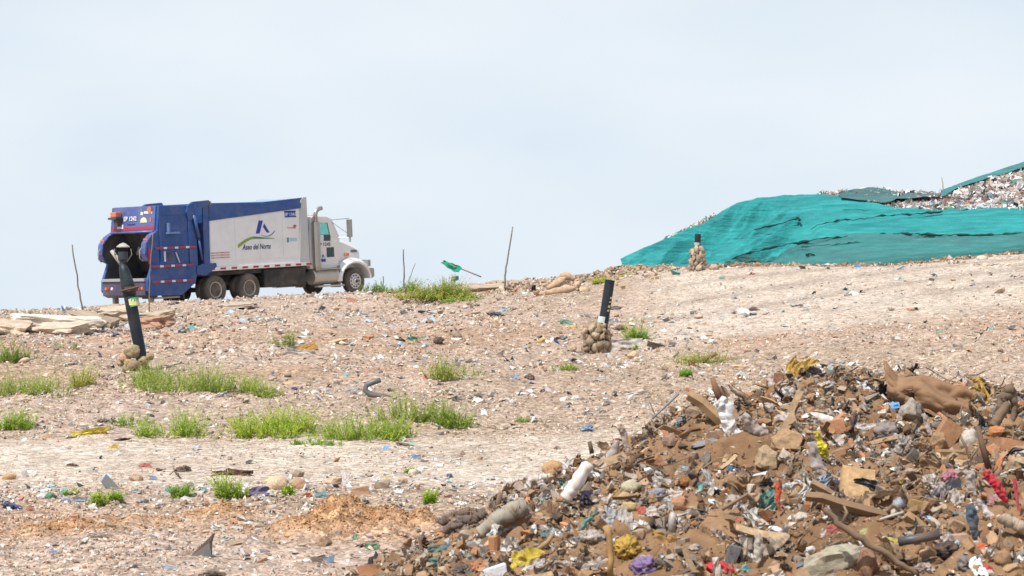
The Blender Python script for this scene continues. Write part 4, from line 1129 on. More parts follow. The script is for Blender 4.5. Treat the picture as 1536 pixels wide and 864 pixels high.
def dark_trousers():
    T([(646, 783), (668, 780), (690, 772), (712, 768), (728, 772)], [5, 7, 8, 9, 7], (.11, .1, .1), 'dark_garment', 'dark grey twisted garment lying left of the grey log', 'garment', M['cloth'], 'dark grey garment', n=9, wob=.015, anchor=(680, 790))
    T([(728, 768), (712, 780), (690, 782), (675, 792), (668, 800)], [7, 7, 6, 7, 6], (.13, .115, .11), 'dark_garment', 'second leg of dark garment folded below the first', 'garment', M['cloth'], n=9, wob=.015, anchor=(690, 798))
ON_HEAP[0] = True; heroes_heap(); ON_HEAP[0] = False
heap_bits()

def scatter_heap():
    spec = [  # name, noun, category, templates, how many, size range, palette, group
        ('rubble_stone', 'stone', 'stone', TR, 290, (.07, .19), [((.30, .19, .11), 6), ((.22, .14, .08), 5), ((.36, .26, .17), 4), ((.42, .36, .3), 2), ((.24, .21, .18), 3)], 'stones lying in the rubble heap', .55),
        ('brick_chunk', 'brick chunk', 'brick', TB + TR[:4], 150, (.07, .15), [((.50, .20, .09), 5), ((.40, .18, .1), 4), ((.5, .28, .16), 2), ((.26, .12, .07), 2)], 'brick chunks in the rubble heap', .6),
        ('concrete_chunk', 'concrete chunk', 'concrete', TR[:4] + TB[:1], 90, (.05, .13), [((.42, .38, .34), 4), ((.32, .29, .26), 4), ((.54, .5, .45), 1.2)], 'concrete chunks in the rubble heap', .6),
        ('plastic_scrap', 'plastic scrap', 'scrap', TS, 290, (.08, .25), [((.78, .78, .77), 5.5), ((.62, .59, .55), 3), ((.48, .37, .26), 6), ((.34, .23, .14), 5), ((.06, .06, .07), 2), ((.32, .46, .62), 1.2), ((.04, .33, .33), .6), ((.68, .48, .1), .9), ((.58, .08, .1), .7), ((.62, .4, .48), .5), ((.2, .17, .36), .4)], 'plastic scraps in the rubble heap', .8),
        ('crumpled_bag', 'crumpled bag', 'bag', TG, 70, (.08, .18), [((.7, .7, .69), 3.5), ((.48, .44, .4), 5), ((.28, .22, .17), 5), ((.05, .05, .055), 3.5), ((.4, .5, .62), .6)], 'crumpled bags in the rubble heap', .9),
        ('broken_stick', 'stick', 'stick', TK, 170, (.14, .5), [((.28, .19, .12), 4), ((.4, .3, .2), 2), ((.14, .09, .06), 3), ((.5, .4, .28), 1)], 'broken sticks in the rubble heap', .4),
        ('board_piece', 'piece of board', 'board', TW, 110, (.1, .3), [((.36, .25, .15), 3), ((.46, .33, .2), 2), ((.24, .16, .1), 2)], 'pieces of board in the rubble heap', .5),
        ('plastic_bottle', 'plastic bottle', 'bottle', TBO, 14, (.12, .2), [((.6, .65, .66), 4), ((.1, .35, .3), 1), ((.75, .75, .75), 2)], 'plastic bottles in the rubble heap', .5)]
    for name, noun, cat, tm, n, (s0, s1), pal, group, soft in spec:
        x, y, z = heap_points(n, soft)
        cols = pick(pal, len(x), .15)
        for i in range(len(x)):
            s = s0 * (s1 / s0) ** (rnd.random() ** 1.4)
            o = bpy.data.objects.new(name, rnd.choice(tm))
            long_ = cat in ('stick', 'board')
            o.scale = (s, s * rnd.uniform(.75, 1.1), s * rnd.uniform(.7, 1.1)) if not long_ else (s, s if cat == 'board' else s * .7, s if cat == 'board' else s * .7)
            if long_: o.rotation_euler = (rnd.uniform(-.6, .9), rnd.gauss(0, .45), rnd.uniform(0, 6.28))
            elif cat == 'scrap': o.rotation_euler = (R(35) + rnd.gauss(0, .5), rnd.gauss(0, .5), rnd.uniform(-1.2, 1.2))
            else: o.rotation_euler = (rnd.uniform(0, 6.28), rnd.uniform(-.6, .6), rnd.uniform(0, 6.28))
            o.location = (x[i], y[i], z[i] + (s * .12 if not long_ else .05 + .05 * rnd.random()) + (.01 if cat == 'scrap' else 0))
            c = tuple(float(v) for v in cols[i]); o.color = (*c, 1); link(o)
            o['category'] = cat; o['group'] = group
            PENDING.append((o, s, cname(c), noun, 'heap'))
scatter_heap()

# ------------------------------------------------------------------ loose things on the slope
def heroes_ground():
    BEAM = (.74, .67, .58)
    # slabs and beams at the left crest
    def slab(pts, h, col, name, label, cat, mark, D, thick, mat='concrete'):
        """a flat slab whose front edge runs through pts"""
        (x0, y0), (x1, y1) = pts
        h *= 1.25; D = hit((x0 + x1) / 2, (y0 + y1) / 2 + h * .45)[1] + thick * .25
        a = Vector(P3(x0, y0, D)); b = Vector(P3(x1, y1, D + rnd.uniform(-.4, .4)))
        c = (a + b) / 2; d = b - a
        me = bpy.data.meshes.new(name); bm = bmesh.new(); bmesh.ops.create_cube(bm, size=1)
        bmesh.ops.subdivide_edges(bm, edges=bm.edges[:], cuts=7, use_grid_fill=True)
        for v in bm.verts:
            n_ = mnoise.noise(v.co * 2.3 + Vector((x0, 0, 0)))
            e = max(abs(v.co.x), abs(v.co.y)) * 2
            n2 = mnoise.noise(v.co * 6 + Vector((y0, 3, 0))); v.co *= 1 + (.34 * n_ + .14 * n2) * e
            v.co = Vector((v.co.x * d.length, v.co.y * thick, v.co.z * h * m_per_px(D)))
        bm.to_mesh(me); bm.free(); me.materials.append(M[mat])
        o = bpy.data.objects.new(name, me); o.location = c
        o.rotation_euler = (d.to_track_quat('X', 'Z').to_matrix() @ Matrix.Rotation(R(8), 3, 'X')).to_euler(); o.color = (*col, 1); link(o)
        tag(o, label, cat); lm((x0 + x1) / 2, (y0 + y1) / 2, mark)
        return o
    slab([(26, 479), (148, 484)], 12, BEAM, 'concrete_beam', 'long pale concrete beam lying on the rubble at the left', 'beam', 'long concrete beam', 47, .35)
    slab([(-14, 492), (44, 497)], 16, (.56, .45, .35), 'stone_slab', 'tan stone slab at the far left edge under the beam', 'slab', 'far left slab', 43.5, 1.0)
    slab([(64, 494), (124, 494)], 12, (.60, .5, .4), 'stone_slab', 'tan slab lying below the long concrete beam', 'slab', 'tan slab under the beam', 44.5, .9)
    slab([(112, 472), (166, 486)], 9, (.42, .33, .25), 'stone_slab', 'tilted slab between the long beam and leaning slabs', 'slab', 'tilted slab', 51, .7)
    slab([(150, 472), (195, 468)], 14, (.56, .46, .36), 'stone_slab', 'thick tan slab behind the leaning black vent pipe', 'slab', 'thick tan slab', 52, .8)
    slab([(205, 476), (248, 474)], 9, (.45, .38, .28), 'stone_slab', 'slab lying on the reddish brick block', 'slab', 'slab on the brick block', 50.5, .6)
    slab([(208, 486), (250, 483)], 13, (.4, .22, .17), 'brick_block', 'reddish hollow brick block right of the leaning pipe', 'brick', 'reddish brick block', 49.5, .5, 'brick')
    slab([(146, 482), (170, 490)], 14, (.33, .26, .2), 'stone_slab', 'dark tilted slab end beside the long beam', 'slab', 'dark slab end', 49.5, .5)
    slab([(335, 458), (380, 457)], 4, (.48, .4, .33), 'flat_stone', 'flat pale stone just below the rear wheels', 'stone', 'flat stone by the wheels', 62, .5)
    # flat pale rocks and sacks on the crest right of the truck
    slab([(694, 436), (762, 434)], 11, (.46, .37, .27), 'flat_rock', 'long flat tan rock on the crest below the tall pole', 'rock', 'long flat rock', 63, 1.0)
    slab([(735, 426), (776, 428)], 7, (.42, .31, .23), 'flat_rock', 'narrow flat rock behind the long flat rock', 'rock', 'narrow flat rock', 65, .8)
    SACK = (.5, .37, .26)
    for i, (p, lab) in enumerate([([(809, 441, 0), (840, 437, .2), (866, 431, .3)], 'long tan sack at the front of the sack pile'),
                                  ([(822, 433, .4), (838, 424, .5), (848, 417, .6)], 'tan sack leaning up left in the sack pile'),
                                  ([(836, 418, .9), (848, 413, .9), (862, 420, .9)], 'tan sack topmost in the sack pile'),
                                  ([(862, 424, .5), (870, 430, .5)], 'short tan sack in the middle of the sack pile'),
                                  ([(866, 439, .3), (884, 434, .4)], 'short sack at the right end of the sack pile')]):
        D = hit(848, 441)[1] + .1; u = m_per_px(D); q = [Vector(P3(a, b, D + d)) for a, b, d in p]
        mb = MB(); c = q[0]; k = len(q); ext = []
        for j in range(k - 1):
            for s in range(4): ext.append(q[j].lerp(q[j + 1], s / 4) - c)
        ext.append(q[-1] - c); m_ = len(ext)
        rr = [u * 5.5 * (.45 + .75 * math.sin(math.pi * min(.96, max(.04, j / (m_ - 1))))) * (1 + .15 * math.sin(j * 2.3 + i)) for j in range(m_)]
        mb.tube(ext, rr, 10)
        o = mb.build('sand_sack', M['cloth'], smooth=True, col=tuple(v * (1 + .06 * i) for v in SACK), loc=c)
        tag(o, lab, 'sack', 'tan sacks piled on the crest')
    lm(848, 428, 'pile of sacks')
    # bigger stones and lumps: px, py, w, h, colour, label
    for px, py, w_, h_, kind, col, name, label, cat, mark in [
        (1071, 402, 14, 12, 'round', (.48, .36, .29), 'round_stone', 'round pinkish stone right of the far stone gabion', 'stone', 'pinkish round stone'),
        (953, 404, 26, 14, 'rock', (.42, .32, .2), 'tan_rock', 'tan rock on the crest left of the teal cover', 'rock', 'tan crest rock'),
        (975, 412, 22, 12, 'rock', (.5, .4, .33), 'pale_rock', 'pale rock just right of the tan crest rock', 'rock', 'pale crest rock'),
        (982, 417, 12, 7, 'round', (.5, .36, .22), 'small_stone', 'small ochre stone in front of the pale crest rock', 'stone', None),
        (925, 464, 22, 10, 'round', (.04, .045, .05), 'tyre_piece', 'black rubber piece right of the middle vent pipe', 'tyre piece', 'black rubber piece'),
        (950, 534, 20, 18, 'rock', (.55, .42, .27), 'yellow_stone', 'yellowish stone right of the middle gabion', 'stone', 'yellowish stone'),
        (858, 524, 14, 10, 'round', (.5, .38, .25), 'round_stone', 'round tan stone left of the middle gabion', 'stone', None),
        (861, 492, 11, 9, 'round', (.6, .38, .12), 'orange_stone', 'small orange stone up left of the middle gabion', 'stone', 'small orange stone'),
        (812, 511, 11, 8, 'round', (.62, .42, .16), 'orange_stone', 'small orange-yellow stone well left of the middle gabion', 'stone', None),
        (416, 727, 32, 26, 'round', (.66, .5, .36), 'boulder', 'large round cream boulder beside the track', 'boulder', 'cream boulder'),
        (450, 728, 26, 20, 'round', (.45, .26, .18), 'boulder', 'brown boulder right of the cream boulder', 'boulder', 'brown boulder'),
        (448, 711, 22, 18, 'rock', (.3, .24, .19), 'rock', 'grey-brown rock behind the brown boulder', 'rock', None),
        (500, 722, 30, 16, 'rock', (.56, .42, .31), 'rock', 'pinkish flat rock with a white scrap on it', 'rock', 'pinkish flat rock'),
        (546, 737, 34, 16, 'brick', (.46, .27, .17), 'brick_block', 'brown brick block beside the grey wedge stone', 'brick', 'brown brick block'),
        (574, 728, 28, 20, 'rock', (.4, .33, .26), 'wedge_stone', 'grey wedge stone right of the brown brick block', 'stone', 'grey wedge stone'),
        (604, 722, 18, 14, 'rock', (.5, .38, .28), 'stone', 'tan stone right of the grey wedge stone', 'stone', None),
        (620, 709, 14, 12, 'round', (.68, .6, .46), 'round_stone', 'cream round stone near the small green sprig', 'stone', None),
        (205, 717, 26, 16, 'rock', (.48, .33, .22), 'rock', 'tan and brown rock near the grey strip', 'rock', 'tan and brown rock'),
        (14, 716, 20, 12, 'round', (.55, .33, .17), 'orange_stone', 'orange-brown stone at the left edge', 'stone', 'left edge orange stone'),
        (32, 713, 20, 18, 'brick', (.82, .79, .74), 'white_block', 'white block beside the orange stone at left', 'block', 'white block'),
        (486, 812, 28, 22, 'rock', (.4, .28, .2), 'rock', 'brown rock in front of the orange soil heap', 'rock', 'brown rock by the soil heap'),
        (506, 800, 16, 16, 'rock', (.35, .27, .21), 'rock', 'grey-brown rock right of the brown one by the soil', 'rock', None),
        (290, 582, 30, 9, 'brick', (.55, .23, .12), 'brick_piece', 'red-orange brick below the big green weed patch', 'brick', 'red-orange brick'),
        (1107, 550, 20, 7, 'round', (.66, .5, .3), 'yellow_stone', 'flat yellowish stone behind the crest of the heap', 'stone', None),
        (503, 513, 36, 7, 'round', (.6, .45, .28), 'flat_stone', 'flat yellowish stone on the left bank', 'stone', 'flat yellowish stone'),
        (436, 576, 30, 12, 'rock', (.55, .42, .3), 'flat_rock', 'pale flat rock above the bright weeds', 'rock', 'pale flat rock'),
        (504, 463, 18, 9, 'rock', (.55, .42, .3), 'rock', 'yellowish rock below the front of the truck', 'rock', None),
        (533, 452, 24, 7, 'brick', (.5, .24, .15), 'brick_piece', 'flat red tile piece below the front wheel', 'tile', 'flat red tile'),
        (468, 453, 12, 8, 'rock', (.62, .54, .44), 'rock', 'white rock beneath the truck fuel tank', 'rock', None),
        (658, 512, 15, 13, 'round', (.035, .035, .04), 'black_bundle', 'round black bundle right of the teal rag', 'bundle', 'black bundle'),
        ]:
        H(kind, px, py, w_, h_, col, name, label, cat, mark, mat=M['plastic'] if name == 'tyre_piece' else None)
    for px, py, w_, h_, kind, col, name, label, cat, mark in [
        (880, 643, 24, 13, 'bag', (.25, .52, .8), 'blue_bag', 'sky blue crumpled bag lying on the bare track', 'bag', 'sky blue bag'),
        (954, 590, 34, 9, 'sheet', (.82, .8, .78), 'white_scrap', 'white torn sheet left of the heap crest', 'sheet', 'white torn sheet'),
        (906, 568, 16, 8, 'sheet', (.76, .76, .76), 'white_scrap', 'white scrap in front of the middle gabion', 'scrap', None),
        (462, 523, 28, 12, 'sheet', (.6, .34, .06), 'amber_plastic', 'amber brown plastic sheet on the left bank', 'sheet', 'amber plastic'),
        (447, 530, 44, 10, 'sheet', (.78, .78, .79), 'white_film', 'white film spread below the amber plastic', 'film', None),
        (622, 509, 28, 8, 'sheet', (.03, .45, .33), 'teal_rag', 'teal and black rag pile on the left bank', 'rag', 'teal rag'),
        (601, 510, 16, 6, 'bag', (.04, .05, .055), 'black_rag', 'black rag left of the teal rag', 'rag', None),
        (638, 510, 22, 8, 'bag', (.6, .62, .62), 'grey_bag', 'grey striped bag right of the teal rag', 'bag', None),
        (606, 469, 14, 9, 'bag', (.2, .33, .45), 'blue_bundle', 'blue bundle below the weeds on the crest', 'bundle', None),
        (135, 650, 56, 9, 'sheet', (.85, .75, .05), 'yellow_cloth', 'bright yellow cloth on the far side of the track', 'cloth', 'yellow cloth'),
        (182, 660, 34, 7, 'bag', (.05, .05, .06), 'black_rag', 'black rag right of the yellow cloth', 'rag', 'black rag by the yellow cloth'),
        (107, 657, 24, 6, 'bag', (.06, .06, .07), 'black_rag', 'small black rag left below the yellow cloth', 'rag', None),
        (172, 672, 14, 6, 'sheet', (.85, .68, .05), 'yellow_scrap', 'small yellow scrap on the track below the rags', 'scrap', None),
        (110, 698, 22, 8, 'bag', (.06, .06, .07), 'black_bag', 'black bag behind the green bag at left', 'bag', None),
        (76, 745, 19, 14, 'bag', (.02, .42, .27), 'green_bag', 'emerald green bag at the left', 'bag', 'emerald green bag'),
        (112, 752, 32, 8, 'sheet', (.55, .68, .85), 'light_blue_tray', 'light blue tray right of the emerald green bag', 'tray', 'light blue tray'),
        (22, 760, 44, 8, 'bag', (.05, .1, .25), 'blue_shoe', 'flat dark blue shoe shape at the left edge', 'shoe', 'dark blue shoe'),
        (354, 710, 54, 10, 'sheet', (.035, .03, .03), 'black_sheet', 'crumpled black sheet above the leafy sprigs', 'sheet', 'crumpled black sheet'),
        (385, 740, 34, 16, 'sheet', (.08, .12, .35), 'denim_cloth', 'blue denim cloth left of the cream boulder', 'cloth', 'blue denim'),
        (219, 700, 18, 8, 'sheet', (.55, .14, .14), 'red_scrap', 'dusty red scrap behind the tan and brown rock', 'scrap', None),
        (239, 705, 12, 7, 'bag', (.3, .08, .08), 'maroon_scrap', 'maroon scrap right of the dusty red scrap', 'scrap', None),
        (275, 704, 28, 12, 'bag', (.12, .12, .12), 'black_heap', 'dark crumpled bag left of the black sheet', 'bag', 'dark crumpled bag'),
        (230, 718, 12, 7, 'sheet', (.2, .36, .65), 'blue_scrap', 'blue and white scrap right of the brown rock', 'scrap', None),
        (261, 737, 24, 10, 'sheet', (.1, .5, .42), 'mint_film', 'mint green film by the leafy sprigs', 'film', 'mint film'),
        (462, 743, 16, 9, 'bag', (.65, .12, .06), 'red_scrap', 'bright red scrap below the brown boulder', 'scrap', 'red scrap by the boulders'),
        (482, 743, 18, 10, 'sheet', (.08, .42, .5), 'turquoise_scrap', 'turquoise scrap right of the bright red scrap', 'scrap', None),
        (521, 718, 12, 14, 'sheet', (.82, .82, .8), 'white_card', 'white card on the pinkish flat rock', 'card', None),
        (674, 714, 12, 10, 'bag', (.03, .25, .55), 'blue_bag', 'small bright blue bag left of the white rolled bag', 'bag', 'small bright blue bag'),
        (625, 687, 14, 8, 'sheet', (.1, .35, .7), 'blue_scrap', 'blue scrap on the track with white film', 'scrap', 'blue scrap on the track'),
        (660, 651, 22, 8, 'bag', (.2, .2, .22), 'grey_rag', 'dark grey rag right of the weeds by the hose', 'rag', 'dark grey rag'),
        (612, 668, 40, 6, 'bag', (.2, .18, .17), 'grey_rag', 'long grey rag on the edge of the track', 'rag', None),
        (601, 645, 24, 6, 'sheet', (.15, .42, .6), 'blue_film', 'blue film at the foot of the weeds', 'film', None),
        (556, 806, 10, 8, 'bag', (.35, .4, .55), 'blue_ball', 'small grey-blue ball right of the soil heap', 'ball', None),
        (533, 808, 8, 10, 'sheet', (.05, .45, .36), 'teal_scrap', 'teal scrap in front of the soil heap', 'scrap', None),
        (560, 821, 22, 9, 'sheet', (.03, .4, .27), 'green_strip', 'green plastic strip in front of the soil heap', 'strip', 'green plastic strip'),
        (572, 820, 16, 6, 'bag', (.6, .2, .18), 'red_strip', 'pinkish red strip beside the green one', 'strip', None),
        (496, 840, 14, 11, 'sheet', (.05, .33, .55), 'blue_triangle', 'small blue triangle of plastic near the bottom', 'scrap', 'blue triangle'),
        (478, 840, 18, 8, 'sheet', (.1, .12, .15), 'dark_scrap', 'dark scrap left of the blue triangle', 'scrap', None),
        (80, 829, 12, 6, 'sheet', (.25, .4, .75), 'blue_scrap', 'small blue scrap on soil at the lower left', 'scrap', None),
        (145, 803, 28, 8, 'sheet', (.8, .76, .7), 'white_scrap', 'torn white paper on the orange soil at left', 'paper', None),
        (253, 853, 22, 8, 'sheet', (.55, .68, .8), 'pale_blue_scrap', 'pale blue wrapper near the bottom edge', 'wrapper', None),
        (320, 861, 44, 10, 'bag', (.08, .08, .085), 'black_bag', 'dark grey bag cut by the bottom edge', 'bag', 'bottom edge bag'),
        (357, 827, 18, 8, 'sheet', (.72, .72, .7), 'white_scrap', 'white scrap right of the dark upright shard', 'scrap', None),
        (920, 482, 12, 6, 'sheet', (.05, .4, .65), 'blue_scrap', 'bright blue scrap right of the middle pipe', 'scrap', None),
        (847, 483, 20, 7, 'sheet', (.06, .5, .38), 'teal_scrap', 'teal film left of the middle vent pipe', 'film', 'teal film'),
        (932, 492, 18, 12, 'bag', (.12, .12, .15), 'dark_bag', 'dark bag beside the round green plant', 'bag', None),
        (930, 520, 60, 22, 'sheet', (.7, .72, .72), 'white_film', 'spread of white film below the round green plant', 'film', None),
        (745, 472, 30, 9, 'bag', (.14, .16, .22), 'dark_blue_rag', 'dark blue rag on the middle of the slope', 'rag', 'dark blue slope rag'),
        (757, 465, 16, 7, 'sheet', (.4, .65, .75), 'light_blue_film', 'light blue film beside the dark blue rag', 'film', None),
        (771, 569, 16, 8, 'sheet', (.3, .45, .7), 'blue_film', 'blue and white film in the middle of the slope', 'film', 'blue and white film'),
        (795, 566, 18, 14, 'bag', (.2, .14, .15), 'dark_bag', 'dark maroon bag in the middle of the slope', 'bag', 'dark maroon bag'),
        (530, 588, 22, 9, 'sheet', (.5, .58, .72), 'blue_grey_film', 'blue-grey film left of the curved hose', 'film', None),
        (442, 583, 10, 7, 'bag', (.03, .05, .5), 'plastic_lump', 'small royal blue lump left of the hose', 'lump', 'royal blue lump'),
        (72, 587, 17, 7, 'sheet', (.3, .62, .62), 'teal_tray', 'pale teal tray in the weeds at the left', 'tray', 'pale teal tray'),
        (329, 593, 18, 8, 'bag', (.78, .78, .8), 'white_bag', 'white bag below the big green weed patch', 'bag', None),
        (47, 764, 10, 5, 'sheet', (.6, .2, .15), 'red_scrap', 'reddish scrap behind the dark blue shoe', 'scrap', None),
        (155, 632, 40, 12, 'bag', (.66, .64, .64), 'white_bag', 'crumpled whitish bag behind the yellow cloth', 'bag', None),
        (48, 637, 28, 11, 'bag', (.4, .36, .38), 'grey_bag', 'greyish bag beside the bright left weeds', 'bag', None),
        (1195, 458, 24, 7, 'bag', (.66, .68, .72), 'white_bag', 'white bag pieces on the right-hand slope', 'bag', None),
        (1130, 464, 14, 10, 'bag', (.15, .13, .14), 'dark_rag', 'dark rag among white scraps on the right slope', 'rag', 'dark rag on the right slope'),
        (1083, 418, 8, 4, 'sheet', (.1, .45, .42), 'teal_scrap', 'teal scrap on the smooth slope near the cover', 'scrap', None),
        (1349, 418, 9, 4, 'sheet', (.15, .6, .6), 'teal_scrap', 'turquoise scrap on the smooth slope at right', 'scrap', None),
        (1410, 497, 10, 4, 'sheet', (.2, .75, .65), 'mint_scrap', 'mint scrap on the right-hand slope', 'scrap', None),
        (1437, 521, 16, 6, 'sheet', (.2, .25, .3), 'dark_scrap', 'dark scrap low on the right-hand slope', 'scrap', None),
        ]:
        if 'bag' in kind and ('rag' in name or 'shoe' in name): mt = M['cloth']
        else: mt = None
        H(kind, px, py, w_, h_, col, name, label, cat, mark, mat=mt)
    # strips, shards, hose
    T([(654, 565), (570, 572), (563, 568)], 1, (.1, .1, .1), 'bent_wire', 'thin dark wire above the curved grey hose', 'wire', n=4)
    T([(571, 570), (560, 573), (550, 577), (548, 585), (556, 592), (570, 594), (590, 598)], [4, 4.5, 4.5, 4.5, 4.5, 4.5, 4], (.11, .125, .14), 'corrugated_hose', 'curved dark grey hose lying on the bank', 'hose', M['plastic'], 'curved grey hose', n=10, anchor=(556, 596), dd=-.1)
    T([(640, 608), (655, 612), (668, 617)], [4, 4, 4], (.14, .14, .145), 'corrugated_hose', 'second short end of grey hose behind the weeds', 'hose', M['plastic'], n=10)
    H('board', 168, 729, 34, 14, (.16, .18, .2), 'grey_strip', 'flat dark grey strip slanting down beside the sprigs', 'strip', 'slanting grey strip', mat=M['plastic'], rollz=-.8)
    mb = MB(); mb.add([(-.09, 0, 0), (.07, 0, 0), (.05, .02, .1), (.08, .02, .17), (-.09, .02, 0), (.07, .03, 0), (.07, .04, .1), (.09, .03, .165)], [(0, 1, 2), (0, 2, 3), (4, 6, 5), (4, 7, 6), (0, 3, 7, 4), (3, 2, 6, 7), (2, 1, 5, 6), (0, 4, 5, 1)])
    p = hit(304, 834); o = mb.build('dark_shard', M['plastic'], col=(.1, .115, .13), loc=p); tag(o, 'dark grey triangular shard standing on edge near the bottom left', 'shard'); lm(304, 822, 'dark upright shard')
    H('brick', 987, 520, 34, 8, (.03, .032, .035), 'tyre_strip', 'flat black strip of tyre right of the middle gabion', 'tyre strip', 'black tyre strip', mat=M['plastic'])
    T([(175, 497), (200, 502), (205, 504)], [4, 5, 4], (.04, .04, .045), 'black_tube', 'black tube lying behind the leaning vent pipe', 'tube', M['plastic'], 'black tube', n=8)
    T([(262, 503), (292, 508)], [2.5, 2.5], (.08, .08, .08), 'black_bar', 'thin black bar lying right of the leaning vent pipe', 'bar', M['plastic'], n=6)
    T([(1010, 536), (1018, 528)], [2, 2], (.2, .19, .18), 'small_rod', 'short grey rod left of the low bush on the right', 'rod', n=5)
    T([(1050, 545), (1062, 536), (1075, 530)], [3.5, 4, 3], (.26, .18, .1), 'log_piece', 'brown log piece lying in the low bush', 'log', n=7, anchor=(1060, 545))
    T([(272, 718), (262, 706), (255, 712)], [1.2, 1.2, .8], (.15, .11, .08), 'twig', 'dark twig bent over near the sprigs', 'twig', n=4)
heroes_ground()

# ------------------------------------------------------------------ sticks and poles on the crest
def pole(pts, r, col, label, name='thin_pole', D=None, cat='pole', mark=None, wob=.01):
    r *= .75
    q = [Vector(P3(a, b, D)) for a, b in pts]; base = q[0].copy()
    zz = surf(base.x, base.y)
    root = [Vector((base.x, base.y, min(zz, base.z) - .1))] if -.3 < base.z - zz < 1.2 else []
    ext = root
    for i in range(len(q) - 1):
        for k in range(4): ext.append(q[i].lerp(q[i + 1], k / 4) + Vector((rnd.uniform(-wob, wob), 0, 0)))
    ext.append(q[-1]); mb = MB(); m_ = len(ext)
    mb.tube([v - base for v in ext], [r * (1 - .35 * i / m_) for i in range(m_)], 6)
    o = mb.build(name, M['wood'], smooth=True, col=col, loc=base); tag(o, label, cat)
    if mark: lm(pts[0][0], pts[0][1], mark)
    return o
STK = (.16, .13, .11)
pole([(125, 466), (118, 430), (108, 367)], .032, STK, 'thin crooked stick standing alone left of the truck', D=57, mark='crooked left stick', wob=.03)
pole([(606, 432), (606, 410), (605, 374)], .038, STK, 'upright weathered post in the weeds right of the truck', D=66, mark='upright post')
pole([(613, 420), (618, 408), (623, 395)], .022, (.3, .27, .24), 'short thin stick leaning right beside the upright post', D=68)
pole([(757, 420), (760, 395), (769, 340)], .042, (.22, .2, .18), 'tall slanting pole on the crest above the flat rocks', D=64, mark='tall slanting pole')
pole([(224, 459), (225, 410), (229, 350)], .025, (.3, .2, .14), 'thin brown stick standing just behind the leaning vent pipe', D=56, mark='thin brown stick')
pole([(575, 440), (575, 426), (575, 414)], .03, (.12, .14, .13), 'short dark post in the weeds by the front bumper', D=71)
pole([(1418, 300), (1416, 285), (1413, 266)], .03, (.4, .36, .22), 'small pale stake on the skyline of the far rubbish hill', D=76.5, cat='stake', mark='skyline stake')

def flag():
    D = 64.5; a = Vector(P3(722, 413, D)); b = Vector(P3(690, 400, D)); c = Vector(P3(664, 391, D))
    root = empty('green_flag', (a.x, a.y, a.z - .05))
    tag(root, 'torn green flag hanging on a slanting stick on the crest', 'flag')
    mb = MB(); mb.tube([(0, 0, 0), b - a, c - a], [.022, .02, .012], 6); mb.build('stick', M['wood'], root, smooth=True, col=(.3, .26, .22))
    n, m_ = 22, 8; V = []
    for i in range(n):
        t = i / (n - 1); p = b.lerp(c, t * 1.05 - .02) - a
        for k in range(m_):
            s = k / (m_ - 1)
            hh = (.10 + .05 * abs(math.sin(t * 3.5 + .6)) * (1 - .4 * t)) * s * (1 - .6 * max(0, t - .7) / .3)
            V.append((p.x + .04 * math.sin(s * 5), p.y - .05 * math.sin(t * 9 + s * 2), p.z + .07 - hh * 1.5 + .012 * math.sin(t * 17)))
    Fc = [(i * m_ + k, i * m_ + k + 1, (i + 1) * m_ + k + 1, (i + 1) * m_ + k) for i in range(n - 1) for k in range(m_ - 1)]
    mk('cloth', mesh_np('cloth', np.array(V), np.array(Fc), True), plain('green_flag_cloth', (.01, .36, .22), .9), root)
    lm(690, 400, 'torn green flag')
flag()
def teal_rag():
    H('bag', 683, 418, 12, 10, (.03, .25, .28), 'teal_bag', 'small dark teal bag on the crest below the green flag', 'bag', 'small teal bag on the crest', D=66)
teal_rag()

# ------------------------------------------------------------------ vent pipes and stone gabions
def gabion(px0, px1, top, bot, D, cols, label, seed, stone_px=12, lean=0, name='stone_gabion'):
    r = random.Random(seed); u = m_per_px(D); base = Vector(P3((px0 + px1) / 2, bot, D))
    root = empty(name, base); tag(root, label, 'gabion')
    W = (px1 - px0) / 2 * u; Hh = (bot - top) * u; s = stone_px * u
    rows = max(2, int(round(Hh / (s * .72))))
    for j in range(rows):
        z = (j + .5) / rows * Hh; rad = W * (1.0 - .30 * max(0, j / rows - .35) - .1 * max(0, .3 - j / rows)) - s * .38
        nn = max(5, int(2 * math.pi * rad / (s * .85)))
        for k in range(nn):
            a = 2 * math.pi * (k + .5 * (j % 2)) / nn + r.uniform(-.12, .12)
            ss = s * r.uniform(.75, 1.6)
            o = bpy.data.objects.new('stone', r.choice(TRR if r.random() < .6 else TR)); o.parent = root
            q_ = rad * r.uniform(.86, 1.08); o.location = (q_ * math.cos(a), q_ * math.sin(a), z + r.uniform(-.3, .3) * s)
            o.scale = (ss, ss * r.uniform(.8, 1), ss * r.uniform(.85, 1.1)); o.rotation_euler = [r.uniform(0, 6.28) for _ in range(3)]
            c = r.choice(cols); f = r.uniform(.8, 1.2); o.color = (c[0] * f, c[1] * f, c[2] * f, 1); C.objects.link(o)
    mb = MB()           # fill inside and the wire that holds the stones
    mb.lathe([(0, rad * .9), (Hh * .95, rad * .75)], (0, 0, 0), 'z', 12); mb.build('rubble_fill', M['stone'], root, col=(.2, .16, .12))
    wr = MB()
    for j in range(rows + 1):
        wq = W * (1.04 - .3 * max(0, j / rows - .35)); wr.tube([(wq * math.cos(a * math.pi / 10), wq * math.sin(a * math.pi / 10), j / rows * Hh * .97) for a in range(21)], .003, 3, False)
    for a in range(12):
        t = a * math.pi / 6; wr.tube([(W * 1.04 * math.cos(t), W * 1.04 * math.sin(t), 0), (W * 1.04 * math.cos(t), W * 1.04 * math.sin(t), Hh * .35), (W * .85 * math.cos(t), W * .85 * math.sin(t), Hh * .97)], .003, 3, False)
    wr.build('wire_cage', M['plastic'], root, col=(.25, .23, .2))
    return root
